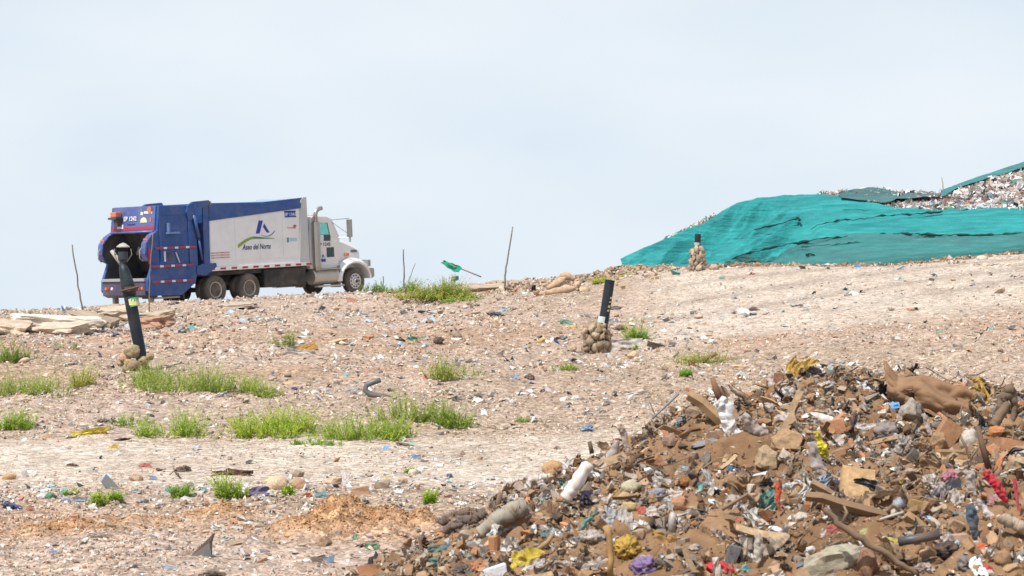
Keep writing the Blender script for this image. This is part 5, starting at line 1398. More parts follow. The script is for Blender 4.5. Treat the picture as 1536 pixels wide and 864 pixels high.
GST = [(.38, .28, .17), (.33, .27, .19), (.45, .35, .24), (.28, .22, .15)]
gabion(873, 917, 484, 538, 40, GST, 'stone gabion cage holding the middle black vent pipe', 3, 13); lm(895, 510, 'middle gabion')
gabion(1032, 1058, 372, 410, 58.6, [(.52, .43, .33), (.46, .37, .28), (.4, .32, .25)], 'far stone gabion in front of the teal cover', 5, 9); lm(1045, 390, 'far gabion')
# the collapsed one at the left
for i, (px, py, s, c) in enumerate([(187, 537, 18, (.52, .33, .24)), (198, 527, 24, (.36, .29, .18)), (193, 544, 13, (.46, .3, .17)), (208, 553, 15, (.55, .37, .19)), (216, 541, 16, (.35, .28, .17)), (200, 548, 20, (.3, .22, .15)), (205, 565, 14, (.45, .36, .27)), (225, 535, 13, (.33, .27, .15)), (190, 555, 12, (.25, .19, .13)), (181, 545, 11, (.4, .28, .2))]):
    H('round', px, py, s, s * .85, c, 'gabion_stone', ['pinkish round stone leftmost at the foot of the leaning pipe', 'big mossy stone against the foot of the leaning pipe', 'small orange-brown stone under the mossy stone', 'round orange stone lowest at the foot of the leaning pipe', 'flat mossy stone right at the pipe foot', 'dark brown stone in the middle of the pipe foot stones', 'pale flat stone in front of the leaning pipe stones', 'mossy stone right behind the leaning pipe foot', 'small dark stone low left at the pipe foot', 'small brown stone at the far left of the pipe foot'][i], 'stone', D=33.2 - .12 * (i % 3), depth=s * 33 / F)
lm(200, 545, 'stones of the leaning pipe')

M['hdpe'] = surface('black_pipe_plastic', (.010, .018, .028), .5, .35, .3, 6, dirt=(.1, .1, .09), dirt_amt=.1, bstr=.1)
M['hdpe2'] = surface('dark_green_pipe_plastic', (.012, .026, .034), .5, .35, .3, 6, dirt=(.1, .12, .12), dirt_amt=.12, bstr=.1)
def hollow_pipe(mb, p0, p1, r0, r1, n=20, wall=.012):
    p0, p1 = Vector(p0), Vector(p1); d = (p1 - p0).normalized()
    mb.tube([p0, p1], [r0, r1], n, cap=False)
    mb.tube([p1, p1 - d * .25], [r1 - wall, r1 - wall], n, cap=False)
    k = len(mb.V); a = k - 4 * n + n; b = k - 2 * n
    mb.Fc += [(a + i, a + (i + 1) % n, b + (i + 1) % n, b + i) for i in range(n)]
    # inside floor
    mb.Fc.append(tuple(k - n + i for i in range(n)))

def vent_pipe_mid():
    D = 40; base = Vector(P3(898, 515, D)); top = Vector(P3(915, 420, D))
    root = empty('vent_pipe', base); tag(root, 'black vent pipe leaning slightly right out of the middle gabion', 'vent pipe')
    mb = MB(); hollow_pipe(mb, (0, 0, -.2), top - base, .093, .093); mb.build('pipe', M['hdpe'], root, smooth=False)
    d = (top - base)
    st = MB(); st.tube([d * .32, d * .42], [.0965, .0965], 20, cap=False); st.build('sticker', plain('white_teal_print', (.55, .62, .62)), root)
    st = MB()
    for a, b in ((.5, .53), (.56, .6), (.64, .66), (.7, .73)): 
        st.box(.02 + a * .05, .06 + a * .05, -.104, -.095, d.z * a, d.z * b, Matrix.Shear('XY', 4, (d.x / d.z, 0)))
    st.build('stain', plain('yellow_stain', (.35, .3, .1)), root)
vent_pipe_mid(); lm(905, 455, 'middle vent pipe')
def vent_pipe_far():
    D = 58.6; base = Vector(P3(1045, 385, D)); top = Vector(P3(1047, 351, D))
    root = empty('vent_pipe', base); tag(root, 'short black vent pipe standing in the far stone gabion', 'vent pipe')
    mb = MB(); hollow_pipe(mb, (0, 0, -.2), top - base, .085, .085); mb.build('pipe', M['hdpe'], root)
    st = MB(); d = top - base; st.tube([d * .5, d * .62], [.088, .088], 16, cap=False); st.build('sticker', plain('pale_print', (.4, .45, .46)), root)
vent_pipe_far()

def vent_pipe_left():
    D = 33.4; u = m_per_px(D); B = Vector(P3(213, 538, D))
    def q(px, py, d=0): return Vector(P3(px, py, D + d)) - B
    root = empty('vent_pipe', B); tag(root, 'tall dark vent pipe leaning left with a hooded burner head', 'vent pipe')
    mb = MB(); mb.tube([q(216, 560), q(212, 535), q(199, 468), q(196, 450), q(193, 434)], [.09, .09, .094, .098, .1], 20); mb.build('pipe', M['hdpe'], root, smooth=True)
    mb = MB(); mb.tube([q(195, 444), q(191, 426), q(186, 406), q(183, 395)], [.103, .108, .08, .045], 20); mb.build('upper_sleeve', M['hdpe2'], root, smooth=True)
    mb = MB(); mb.tube([q(195.6, 437), q(194.6, 430)], [.121, .121], 20, False); mb.tube([q(181, 437, -.1), q(208, 430, -.12)], .02, 6); mb.build('clamp', plain('rusty_metal', (.11, .06, .045), .8), root)
    a, b = q(200.5, 460), q(198, 447)
    mb = MB(); mb.tube([a, b], [.1015, .1015], 24, False); mb.build('label_sticker', plain('sticker_green', (.12, .42, .2)), root)
    mb = MB()
    for k in range(12):
        t = math.pi * (1.05 + .9 * k / 12); o_ = Vector((math.cos(t) * .104, math.sin(t) * .104, 0)); w_ = .008 + .007 * (k % 3)
        p0 = a.lerp(b, .15) + o_; p1 = a.lerp(b, .85 if k % 2 else .6) + o_; tx = Vector((-math.sin(t), math.cos(t), 0)) * w_
        mb.add([p0 - tx, p0 + tx, p1 + tx, p1 - tx], [(0, 1, 2, 3)])
    mb.build('sticker_print', plain('sticker_yellow_white', (.75, .72, .35)), root)
    mb = MB(); mb.tube([q(183, 397), q(183.5, 391)], [.045, .05], 12); mb.lathe([(0, .0), (.005, .045), (.03, .075), (.15, .078), (.15, .07), (.05, .06), (.05, 0)], q(184, 392), 'z', 20); mb.build('burner_cup', plain('dark_cup', (.03, .045, .06), .5), root, smooth=False)
    mb = MB(); mb.lathe([(0, .105), (.012, .105), (.055, .05), (.075, .0)], q(184.5, 371), 'z', 20); mb.build('rain_hood', plain('hood_metal', (.42, .40, .37), .6), root)
    mb = MB()
    for s in (-1, 1): mb.tube([q(184 + s * 12, 373), q(184.5 + s * 13, 382), q(184 + s * 6, 393)], .008, 5)
    mb.build('hood_bracket', plain('bracket_metal', (.3, .28, .26), .7), root)
    mb = MB(); mb.tube([q(167, 376, .05), q(176, 388, .03), q(186, 402)], [.03, .035, .035], 10); mb.build('side_tube', plain('side_tube_grey', (.42, .4, .37), .7), root, smooth=True)
vent_pipe_left(); lm(198, 450, 'leaning vent pipe')

# ------------------------------------------------------------------ rubbish hill with its teal cover
U_ = np.array([860, 925, 960, 1000, 1040, 1090, 1130, 1180, 1230, 1250, 1270, 1300, 1320, 1345, 1400, 1415, 1440, 1480, 1536, 1700, 1900], float)
BASE = np.interp(U_, [860, 925, 1000, 1080, 1160, 1250, 1350, 1450, 1536, 1700, 1900], [412, 405, 406, 404, 408, 407, 399, 390, 382, 366, 350])
TOP = np.array([411, 402, 385, 364, 345, 318, 306, 301, 299, 301, 303, 310, 316, 321, 321, 321, 321, 321, 321, 321, 321], float)
SIL = np.array([411, 402, 384, 362.5, 343, 317, 305, 300, 298.5, 295.5, 294.5, 293.5, 293, 294, 298, 296, 285, 269, 250, 196, 140], float)
_uf = np.linspace(860, 1900, 521)
def _soft(a, k=9):
    f = np.interp(_uf, U_, a); ker = np.hanning(2 * k + 1); ker /= ker.sum()
    return np.convolve(np.pad(f, k, mode='edge'), ker, mode='valid')
BASE_U, TOP_U, SIL_U = BASE, TOP, SIL
SIL = SIL + np.interp(U_, [1400, 1480, 1536], [0, 2.5, 5])
TOPs, SILs = _soft(TOP), _soft(SIL); SILs = np.minimum(SILs, TOPs)
def hill(px, w):
    """w: 0 foot, 1 upper edge of the cover, 2 skyline, 3 down the far side"""
    px = np.asarray(px, float); w = np.asarray(w, float)
    b = np.interp(px, U_, BASE); t = np.interp(px, _uf, TOPs); s = np.interp(px, _uf, SILs)
    D0 = np.interp(px, [860, 925, 1300, 1536, 1900], [66, 65.5, 62.3, 60.8, 59])
    D1 = D0 + 1.0 + .042 * (b - t); D2 = D1 + .5 + .13 * (t - s)
    w1 = np.clip(w, 0, 1); w2 = np.clip(w - 1, 0, 1); w3 = np.clip(w - 2, 0, 1)
    D = D0 + (D1 - D0) * w1 + (D2 - D1) * w2
    bul = np.sin(w1 * np.pi) * .06 * (b - t)             # the face bulges a little
    py = b + (t - b) * w1 + (s - t) * w2 - bul
    X = (px - 768) / F * D; Z = CAMZ + (475 - py) / F * D
    Y = D + 16 * w3; X = X * (1 + .15 * w3); Z = Z - (Z + 4) * w3 * w3 * .9 - 1.2 * w3 + 12 * np.minimum(w, 0)
    return X, Y, Z

def hill_mesh(name, px, w, off, mat, col=None, smooth=True, parent=None, disp=None):
    PX, W = np.meshgrid(px, w) if px.ndim == 1 else (px, w)
    X, Y, Z = hill(PX, W)
    P = np.stack([X, Y, Z], -1)
    du = np.gradient(P, axis=1); dv = np.gradient(P, axis=0)
    n = np.cross(du, dv); n /= np.linalg.norm(n, axis=-1, keepdims=True) + 1e-9
    n = np.where((n[..., 1:2] > 0) & (n[..., 2:3] < .2), -n, n); n = np.where(n[..., 2:3] < 0, -n, n)
    o_ = off + (disp(PX, W, X, Y, Z) if disp is not None else 0)
    P = P + n * (o_[..., None] if hasattr(o_, 'shape') and o_.ndim == 2 else o_)
    i = np.arange(PX.size).reshape(PX.shape)
    q = np.stack([i[:-1, :-1], i[:-1, 1:], i[1:, 1:], i[1:, :-1]], -1).reshape(-1, 4)
    c0 = P.reshape(-1, 3).mean(0) if parent is None and name != 'rubbish_hill' else np.zeros(3)
    me = mesh_np(name, P.reshape(-1, 3) - c0, q, smooth, col)
    o = mk(name, me, mat, parent); o.location = c0
    return o
M['hillbase'] = surface('rubbish_ground', (.42, .36, .31), .9, .2, .5, 4, bscale=10, bstr=.8, bdist=.1)
o = hill_mesh('rubbish_hill', np.linspace(860, 1880, 300), np.concatenate([np.linspace(-.02, 2, 60), np.linspace(2.05, 3, 12)]), -.05, M['hillbase'],
              disp=lambda PX, W, X, Y, Z: .10 * fbm(X * 1.5, Z * 3 + Y, 91, 3) * np.clip(W - .9, 0, 1) - 1.3 * np.clip(W * 7, 0, 1) * np.clip((.97 - W) * 7, 0, 1) * sstep(935, 1010, PX))
tag(o, 'hill of rubbish rising at the right behind the teal cover', 'rubbish hill')

def cover_mat(name, c, c2, streak=(18, 4)):
    m, n, b = new_mat(name)
    tcn = n.nodes.new('ShaderNodeTexCoord'); mpn = n.nodes.new('ShaderNodeMapping'); mpn.inputs['Scale'].default_value = (.5, .5, 3.5)
    n.links.new(tcn.outputs['Object'], mpn.inputs[0])
    a = ramp(n, noise_node(n, .9, 6, .6, mpn.outputs[0], .6), [(.35, c), (.7, c2)])
    d = ramp(n, noise_node(n, 3.0, 6, .7, mpn.outputs[0]), [(.62, (0, 0, 0)), (.8, (1, 1, 1))])
    q = mixrgb(n, 'MIX', d, a, tuple(v * .6 for v in c2))
    n.links.new(q, b.inputs['Base Color']); b.inputs['Roughness'].default_value = .6; b.inputs['Specular IOR Level'].default_value = .35
    bump(n, b, noise_node(n, 3.2, 7, .7, mpn.outputs[0], .8), .9, .22)
    return m
M['teal'] = cover_mat('teal_netting', (.016, .235, .25), (.032, .385, .385))
M['teal2'] = cover_mat('grey_teal_netting', (.05, .18, .185), (.04, .25, .245))
M['teal3'] = cover_mat('slate_netting', (.07, .13, .14), (.07, .22, .22))
M['seam'] = surface('fold_shade', (.012, .05, .052), .8, .2, .3, 3, bstr=.3)  # near-black teal: the shade in seams and creases put into the colour

def wrinkles(PX, W, X, Y, Z):
    left = 1 - sstep(1120, 1260, PX)
    s = X * .75 - Z * 1.15; r = X * 1.0 + Z * .8            # folds run up to the right on the left face
    f1 = -np.abs(fbm(s * 1.1 + .3 * fbm(r * .5, s * .5, 5), r * .22, 101, 3)) * 2
    f2 = -np.abs(fbm(X * .22, Z * 1.6 + .05 * X, 102, 3)) * 2
    edge = sstep(0, .12, W)
    f1 = f1 + .35 * -np.abs(fbm(s * 3.1, r * .5, 107, 3)) * 2
    return np.maximum(-.85, (.85 * f1 * left + .26 * f2 * (1 - left) + .05 * fbm(X * 1.2, Z * 3.2, 103, 3) + .02 * fbm(X * 5, Z * 7, 104, 2)) * (.12 + .88 * edge * (1 - .75 * sstep(.8, 1, W))) + .16)

def seam_w(px, pys):             # the w at which the cover is seen at that height
    b = np.interp(px, U_, BASE); t = np.interp(px, U_, TOP)
    out_ = []
    ws = np.linspace(0, 1, 60)
    for p_, b_, t_, y_ in zip(px, b, t, pys):
        yy = b_ + (t_ - b_) * ws - np.sin(ws * np.pi) * .06 * (b_ - t_)
        out_.append(np.interp(-y_, -yy, ws))
    return np.array(out_)

def seam_tube(name, pts, r, parent, mat, off=.17, lumps=.6, n=90):
    px = np.linspace(pts[0][0], pts[-1][0], n); py = np.interp(px, [p[0] for p in pts], [p[1] for p in pts])
    w_ = seam_w(px, py); X, Y, Z = hill(px, w_)
    jit = fbm(px * .12, px * 0, 111, 3) * .35
    mb = MB(); o0 = parent.location
    mb.tube([(X[i] - o0.x, Y[i] - .26 - o0.y, Z[i] + jit[i] * .25 + .15 - o0.z) for i in range(n)], [r * (.5 + lumps * 2.2 * max(0, float(vn(px[i] * .13, 0, 7)) - .25)) for i in range(n)], 6)
    return mb.build(name, mat, parent, smooth=True)

covA = hill_mesh('teal_cover', np.linspace(934, 1870, 620), np.concatenate([[-.04, -.02], np.linspace(0, 1.0, 110)]), .06, M['teal'], disp=wrinkles)
tag(covA, 'large bright teal netting cover stretched over the side of the rubbish hill', 'cover')
seam_tube('seam', [(1215, 352), (1225, 346), (1250, 340), (1266, 337), (1280, 338), (1300, 334), (1340, 330), (1378, 328), (1412, 325)], .018, covA, M['seam'], lumps=1.2, n=160)
seam_tube('seam', [(1262, 323), (1280, 322), (1300, 323)], .014, covA, M['seam'], n=40)
seam_tube('fold', [(1192, 337), (1195, 333), (1198, 337)], .035, covA, M['seam'], n=10)  # dark tubes laid in for the shadow lines of the creases
seam_tube('fold', [(1130, 352), (1160, 345), (1190, 337)], .03, covA, M['seam'], n=24)
# lower grey-teal sheet, its upper edge ruffled, with the shade there painted dark
def lower_sheet():
    px = np.linspace(1092, 1870, 420)
    py = np.interp(px, [1092, 1105, 1150, 1175, 1230, 1310, 1350, 1400, 1470, 1536, 1870], [401, 392, 380, 375, 366, 361, 358, 360, 361, 358, 350]) + 1.5 * fbm(px * .08, px * 0, 121, 3)
    wt = seam_w(px, py); rows = np.linspace(0, 1, 46)
    PX = np.tile(px, (46, 1)); W = rows[:, None] * (wt[None, :] + .03) - .03
    o_ = hill_mesh('lower_cover', PX, W, .13, M['teal2'], disp=lambda a, b, X, Y, Z: wrinkles(a, b, X, Y, Z) + .07 * fbm(X * .8, Z * 4, 122, 3))
    tag(o_, 'greyish teal netting sheet along the foot of the bright teal cover', 'cover')
    seam_tube('seam', [(float(a), float(b)) for a, b in zip(px[::6], py[::6])], .022, o_, M['seam'], lumps=1.3, n=420)
    seam_tube('fold', [(1200, 378), (1240, 376), (1300, 371), (1330, 369)], .014, o_, M['seam'], n=60)  # crease shade on the lower sheet, drawn as dark tubes
    seam_tube('fold', [(1208, 390), (1213, 388), (1220, 391)], .04, o_, M['seam'], n=10)
    seam_tube('fold', [(1270, 372), (1330, 366), (1400, 363)], .016, o_, M['seam'], n=90)
lower_sheet()
def top_sheet():
    px = np.linspace(1262, 1432, 100)
    lo = np.interp(px, [1262, 1290, 1325, 1345, 1400, 1432], [.93, .95, 1.02, 1.3, 1.42, 1.45]); hi = np.interp(px, [1262, 1280, 1300, 1370, 1400, 1432], [.98, 1.75, 2.0, 1.75, 1.62, 1.5])
    rows = np.linspace(0, 1, 24); PX = np.tile(px, (24, 1)); W = lo[None] + (hi - lo)[None] * rows[:, None]
    o_ = hill_mesh('slate_cover', PX, W, .22, M['teal3'], disp=lambda a, b, X, Y, Z: .3 * fbm(X * .7, Z * 3, 131, 3) + .1)
    tag(o_, 'dark slate netting sheet lying over the rubbish above the teal cover', 'cover')
    lm(1340, 308, 'slate sheet')
top_sheet()
def ridge_sheet():
    px = np.linspace(1414, 1870, 200)
    lo = np.interp(px, [1414, 1425, 1440, 1536, 1870], [1.5, 1.72, 1.84, 1.88, 1.9]) + .04 * fbm(px * .1, px * 0, 141)
    rows = np.linspace(0, 1, 16); PX = np.tile(px, (16, 1)); W = lo[None] + (2.12 - lo)[None] * rows[:, None]
    o_ = hill_mesh('ridge_cover', PX, W, .2, M['teal2'], disp=lambda a, b, X, Y, Z: .12 * fbm(X * .6, Z * 2, 142, 3) + .05)
    tag(o_, 'strip of teal netting along the skyline of the rubbish hill at the right', 'cover')
    lm(1480, 272, 'ridge cover')
ridge_sheet()
def hill_trash():
    n = 36000
    px = rng.uniform(1232, 1860, n); w_ = rng.uniform(.98, 2.02, n)
    keep = (w_ > np.interp(px, [1232, 1260, 1300, 1320], [1.2, 1.2, .99, .97])) & (rng.random(n) < np.interp(px, [1232, 1420, 1500], [.25, .5, 1]))
    keep &= (px < 1418) | (w_ < np.interp(px, [1418, 1440, 1536], [1.6, 1.86, 1.9]))
    px, w_ = px[keep], w_[keep]; X, Y, Z = hill(px, w_); n = len(X)
    size = np.minimum(np.exp(rng.normal(math.log(.10), .5, n)), .27)
    pal = [((.78, .76, .75), 8), ((.6, .57, .55), 5), ((.42, .33, .28), 5), ((.1, .1, .11), 2.2), ((.25, .22, .22), 2), ((.3, .45, .62), 1), ((.1, .45, .36), .6), ((.62, .32, .28), 1), ((.6, .46, .22), .7)]
    join_stuff('rubbish', TSCR, np.stack([X, Y - .06, Z + .05 + .1 * rng.random(n)], 1), size, pick(pal, n, .15), M['stuffscrap'], label='mixed plastic rubbish covering the bare top of the far hill')
    # bits that show behind the left shoulder of the cover, and along its foot
    n = 420; px = rng.uniform(1000, 1075, n); k = rng.random(n) < .8
    X, Y, Z = hill(px[k], np.full(k.sum(), 1.0)); m_ = len(X)
    join_stuff('shoulder_rubbish', TSCR, np.stack([X, Y + rng.uniform(.2, .9, m_), Z + rng.uniform(.0, .14, m_)], 1), np.full(m_, .11), pick(pal, m_, .15), M['stuffscrap'], label='rubbish showing along the left shoulder of the teal cover')
    n = 2600; px = rng.uniform(930, 1700, n); X, Y, Z = hill(px, np.zeros(n)); Y = Y - np.abs(rng.normal(0, .5, n)) - .1; Z = ground(X, Y) + .02
    join_stuff('foot_gravel', TINY, np.stack([X, Y, Z], 1), np.exp(rng.normal(math.log(.11), .45, n)), pick([((.3, .18, .1), 4), ((.36, .24, .15), 3), ((.5, .42, .34), 2), ((.12, .1, .08), 2)], n), M['pebbles'], label='ridge of stones and soil along the foot of the cover')
hill_trash()
for px, w_, s, c, lab in [(1424, 1.15, .6, (.02, .42, .25), 'bright green bag on the far rubbish hill'), (1442, 1.2, .5, (.08, .25, .7), 'blue bag right of the green one on the far hill'), (1534, 1.62, .9, (.02, .3, .32), 'teal cloth on the far hill at the right edge'), (1396, 1.1, .55, (.05, .05, .06), 'black bag at the left end of the far rubbish'), (1516, 1.22, .5, (.12, .12, .14), 'dark bag low on the far rubbish hill'), (1278, 1.25, .6, (.05, .05, .06), 'black bag left on the skyline above the cover')]:
    X, Y, Z = hill(np.array([px]), np.array([w_])); put('rubbish_bag', TG[px % 6], (float(X[0]), float(Y[0]) - .15, float(Z[0]) + .15), (s, s * .7, s * .6), (0, 0, 0), c, lab, 'bag')

# ------------------------------------------------------------------ weeds
def weed_mesh(W, Hh, stems, seed, spread=1.0, leaf=.05, leaves=16):
    r = np.random.default_rng(seed); V = []; Fc = []
    def tri(a, b, c):
        k = len(V); V.extend([a, b, c]); Fc.append((k, k + 1, k + 2))
    for s in range(stems):
        a = r.uniform(0, 2 * np.pi); q = r.random() ** .5
        q = q * (.75 + .5 * float(vn(a * 1.2 + 20, seed * 2.0, 3))); bx, by = math.cos(a) * q * W * .5, math.sin(a) * q * W * .38 * spread
        if r.random() < .1: bx, by = bx * 1.5, by * 1.6; q = 1.0
        nv = float(vn(bx / max(Hh, .05) * 1.1 + 40, by / max(Hh, .05) * .8 + seed, seed)); env = .3 + 1.1 * nv
        if nv < .42 and r.random() < .85: continue
        h = Hh * r.uniform(.45, 1.1) * (1 - .45 * q ** 3) * env * 1.1; lx, ly = r.normal(0, .42) * h + bx * .2, r.normal(0, .42) * h
        base = np.array((bx, by, -.03)); tip = np.array((bx + lx, by + ly, h))
        wv = .0035 + .002 * r.random()
        pts = [base + (tip - base) * t + np.array((math.sin(t * 2 + s) * .02, 0, 0)) for t in (0, .35, .7, 1)]
        for i in range(3):
            o_ = np.array((wv * (1 - i * .25), 0, 0)); k = len(V)
            V.extend([pts[i] - o_, pts[i] + o_, pts[i + 1] + o_ * .7, pts[i + 1] - o_ * .7]); Fc.append((k, k + 1, k + 2)); Fc.append((k, k + 2, k + 3))
        for j in range(leaves):
            t = .12 + .88 * (j + r.random()) / leaves; p = base + (tip - base) * t
            an = r.uniform(0, 2 * np.pi); L_ = leaf * r.uniform(.6, 1.4) * (1.25 - .7 * t)
            d = np.array((math.cos(an), math.sin(an), r.uniform(.1, .9))); d /= np.linalg.norm(d)
            sd = np.cross(d, (0, 0, 1.)); sd /= np.linalg.norm(sd) + 1e-6; sd = sd * L_ * .16
            k = len(V); V.extend([p, p + d * L_ * .5 + sd, p + d * L_, p + d * L_ * .5 - sd]); Fc.append((k, k + 1, k + 2)); Fc.append((k, k + 2, k + 3))
    return mesh_np('weeds', np.array(V), np.array(Fc), False)

def weeds():
    L_ = [  # px, base py, width, height, stems, tint, label, mark
        (278, 585, 130, 42, 300, (1, 1, 1), 'wide bright green weed patch right of the leaning pipe', 'big green weed patch'),
        (345, 588, 70, 44, 170, (1.1, 1.1, .8), 'bright weed clump at the right end of the big patch', None),
        (230, 580, 50, 40, 110, (.9, .85, .8), 'olive weed clump right beside the leaning pipe stones', None),
        (400, 596, 40, 26, 50, (1, 1, .9), 'sparse weed clump right of the big green patch', None),
        (30, 590, 90, 34, 190, (1, 1, .9), 'green weed strip at the left edge of the bank', 'left weed strip'),
        (112, 580, 60, 34, 120, (1.15, .95, .9), 'yellowish weed clump at the end of the left strip', None),
        (92, 596, 26, 52, 40, (.7, .75, .7), 'tall dark stalk in the left weed strip', None),
        (14, 543, 40, 32, 90, (.75, .8, .7), 'dark green weed clump highest at the left edge', None),
        (46, 540, 22, 22, 30, (.85, .85, .8), 'small weed right of the highest left clump', None),
        (18, 643, 50, 32, 120, (1, 1.1, .8), 'bright green clump at the left edge beside the track', 'left edge clump'),
        (192, 640, 54, 36, 90, (.7, .85, .65), 'dark leafy weed above the yellow cloth', None),
        (260, 655, 84, 42, 210, (1.05, 1.1, .85), 'bright green clump in the middle of the left track edge', 'middle left clump'),
        (412, 652, 130, 46, 380, (1.15, 1.15, .7), 'widest bright green patch along the track edge', 'widest weed patch'),
        (474, 668, 60, 12, 70, (.8, .95, .8), 'low grass strip in front of the widest patch', None),
        (545, 660, 110, 44, 200, (1, 1.05, .8), 'thin tall weeds between widest patch and hose', None),
        (616, 630, 76, 48, 200, (.95, .95, .9), 'olive green weeds growing over the curved hose', 'hose weeds'),
        (684, 640, 56, 38, 120, (.9, .95, .8), 'green weeds right of the hose weeds', None),
        (582, 658, 60, 30, 90, (1, 1.05, .8), 'low bright weeds below the hose weeds', None),
        (680, 566, 78, 40, 230, (1, .95, .8), 'dense round green clump on the middle of the bank', 'round bank clump'),
        (424, 518, 42, 34, 100, (.7, .75, .75), 'dull green bush on the upper left bank', 'dull green bush'),
        (954, 512, 28, 27, 120, (.85, 1, .6), 'small round green plant right of the middle gabion', 'round green plant'),
        (951, 526, 12, 10, 20, (.85, 1, .6), 'tiny sprig below the round green plant', None),
        (1060, 546, 76, 22, 110, (1.1, .95, .9), 'low olive bush between the gabion and the heap', 'low olive bush'),
        (1030, 566, 14, 14, 40, (.7, 1, .5), 'little green tuft below the low olive bush', None),
        (850, 554, 30, 10, 40, (.9, .95, .8), 'low grass tuft left below the middle gabion', None),
        (784, 634, 34, 9, 40, (.75, .85, .7), 'low grass tuft on the track edge', None),
        (565, 438, 34, 32, 90, (.6, .7, .7), 'grey-green bush in front of the truck bumper', 'bumper bush'),
        (600, 440, 50, 28, 120, (.75, .85, .8), 'green weeds around the upright post', None),
        (662, 448, 80, 30, 200, (.95, .9, .85), 'green weeds on the crest below the flag', 'crest weeds'),
        (640, 446, 70, 18, 90, (1.2, 1, .9), 'yellowish grass left of the crest weeds', None),
        (720, 452, 90, 10, 90, (.9, .95, .8), 'low grass below the long flat rock', None),
        (790, 450, 40, 14, 50, (.85, .9, .75), 'low grass left of the sack pile', None),
        (930, 424, 60, 16, 90, (1.3, 1.1, .9), 'dry yellowish grass below the tan crest rock', None),
        (35, 472, 70, 8, 90, (.85, .9, .8), 'grass along the crest behind the long beam', None),
        (345, 748, 40, 36, 60, (1, 1.1, .7), 'leafy sprigs below the crumpled black sheet', 'leafy sprigs'),
        (272, 744, 26, 22, 40, (.75, .95, .6), 'green sprig beside the mint film', None),
        (148, 758, 20, 20, 30, (1, 1.05, .7), 'small sprig right of the light blue tray', None),
        (170, 750, 24, 16, 30, (.9, 1, .7), 'small sprig at the foot of the grey strip', None),
        (105, 742, 14, 14, 20, (.9, 1, .7), 'tiny sprig behind the light blue tray', None),
        (431, 742, 20, 20, 30, (1, 1.1, .6), 'green sprig growing between the two boulders', None),
        (647, 756, 14, 20, 24, (1, 1.1, .6), 'green sprig above the dark garment', None),
        (614, 710, 10, 10, 14, (1, 1, .6), 'tiny sprig by the cream round stone', None),
        (95, 522, 30, 22, 40, (.6, .7, .65), 'dark weed in the band of bags at left', None),
        ]
    for i, (px, py, w_, h_, st, tint, lab, mark) in enumerate(L_):
        if i in (26,): p = Vector(P3(px, py, 69.5))
        elif py < 455: p = Vector(P3(px, py, {27: 67, 28: 62, 29: 61.5, 30: 60.5, 31: 61, 32: 60, 33: 57}.get(i, 62)))
        else: p = Vector(hit(px, py))
        if py == 472: p = Vector(P3(px, py, 57))
        u = m_per_px(p.y)
        leaf = max(.045, 4.2 * u)
        n_st = int(st * (2.2 if py < 455 else 1.0))
        me = weed_mesh(w_ * u * 1.05, h_ * u * .95, n_st, 200 + i, 1.0, min(leaf * 1.15, .16), 15)
        z = surf(p.x, p.y)
        o_ = mk('weed_clump', me, M['leaf'], None, tint, (p.x, p.y, max(z, p.z - .15) if py >= 455 else p.z - .02))
        tag(o_, lab, 'weed', 'weed clumps on the slope')
        if mark: lm(px, py - h_ / 2, mark)
weeds()

# ------------------------------------------------------------------ scattered larger stones and litter on the slope
def crest_rubble():
    n = 5200; px = rng.uniform(560, 1010, n); D = rng.normal(65, 1.6, n)
    k = rng.random(n) < np.interp(px, [560, 680, 740, 800, 860, 900, 1000], [.1, .3, .8, .9, 1, 1, .8]); px, D = px[k], D[k]
    x = (px - 768) / F * D; mound = .55 * np.clip(fbm(px * .022, px * 0, 161, 3) + .28, 0, 1) * np.exp(-((D - 65) / 1.3) ** 2) * np.interp(px, [560, 640, 700, 1010], [0, .4, 1, .5])
    z = ground(x, D) + mound * rng.random(len(x)) ** .5
    size = np.exp(rng.normal(math.log(.11), .5, len(x)))
    join_stuff('crest_rubble', [arrays(t) for t in TR[:6]], np.stack([x, D, z], 1), np.minimum(size, .3), pick([((.44, .34, .25), 5), ((.34, .24, .16), 4), ((.52, .43, .35), 3), ((.26, .2, .15), 2), ((.42, .24, .16), 1)], len(x), .15), M['stuffrubble'], label='low bank of broken stone and soil lumps along the crest right of the truck')
crest_rubble()

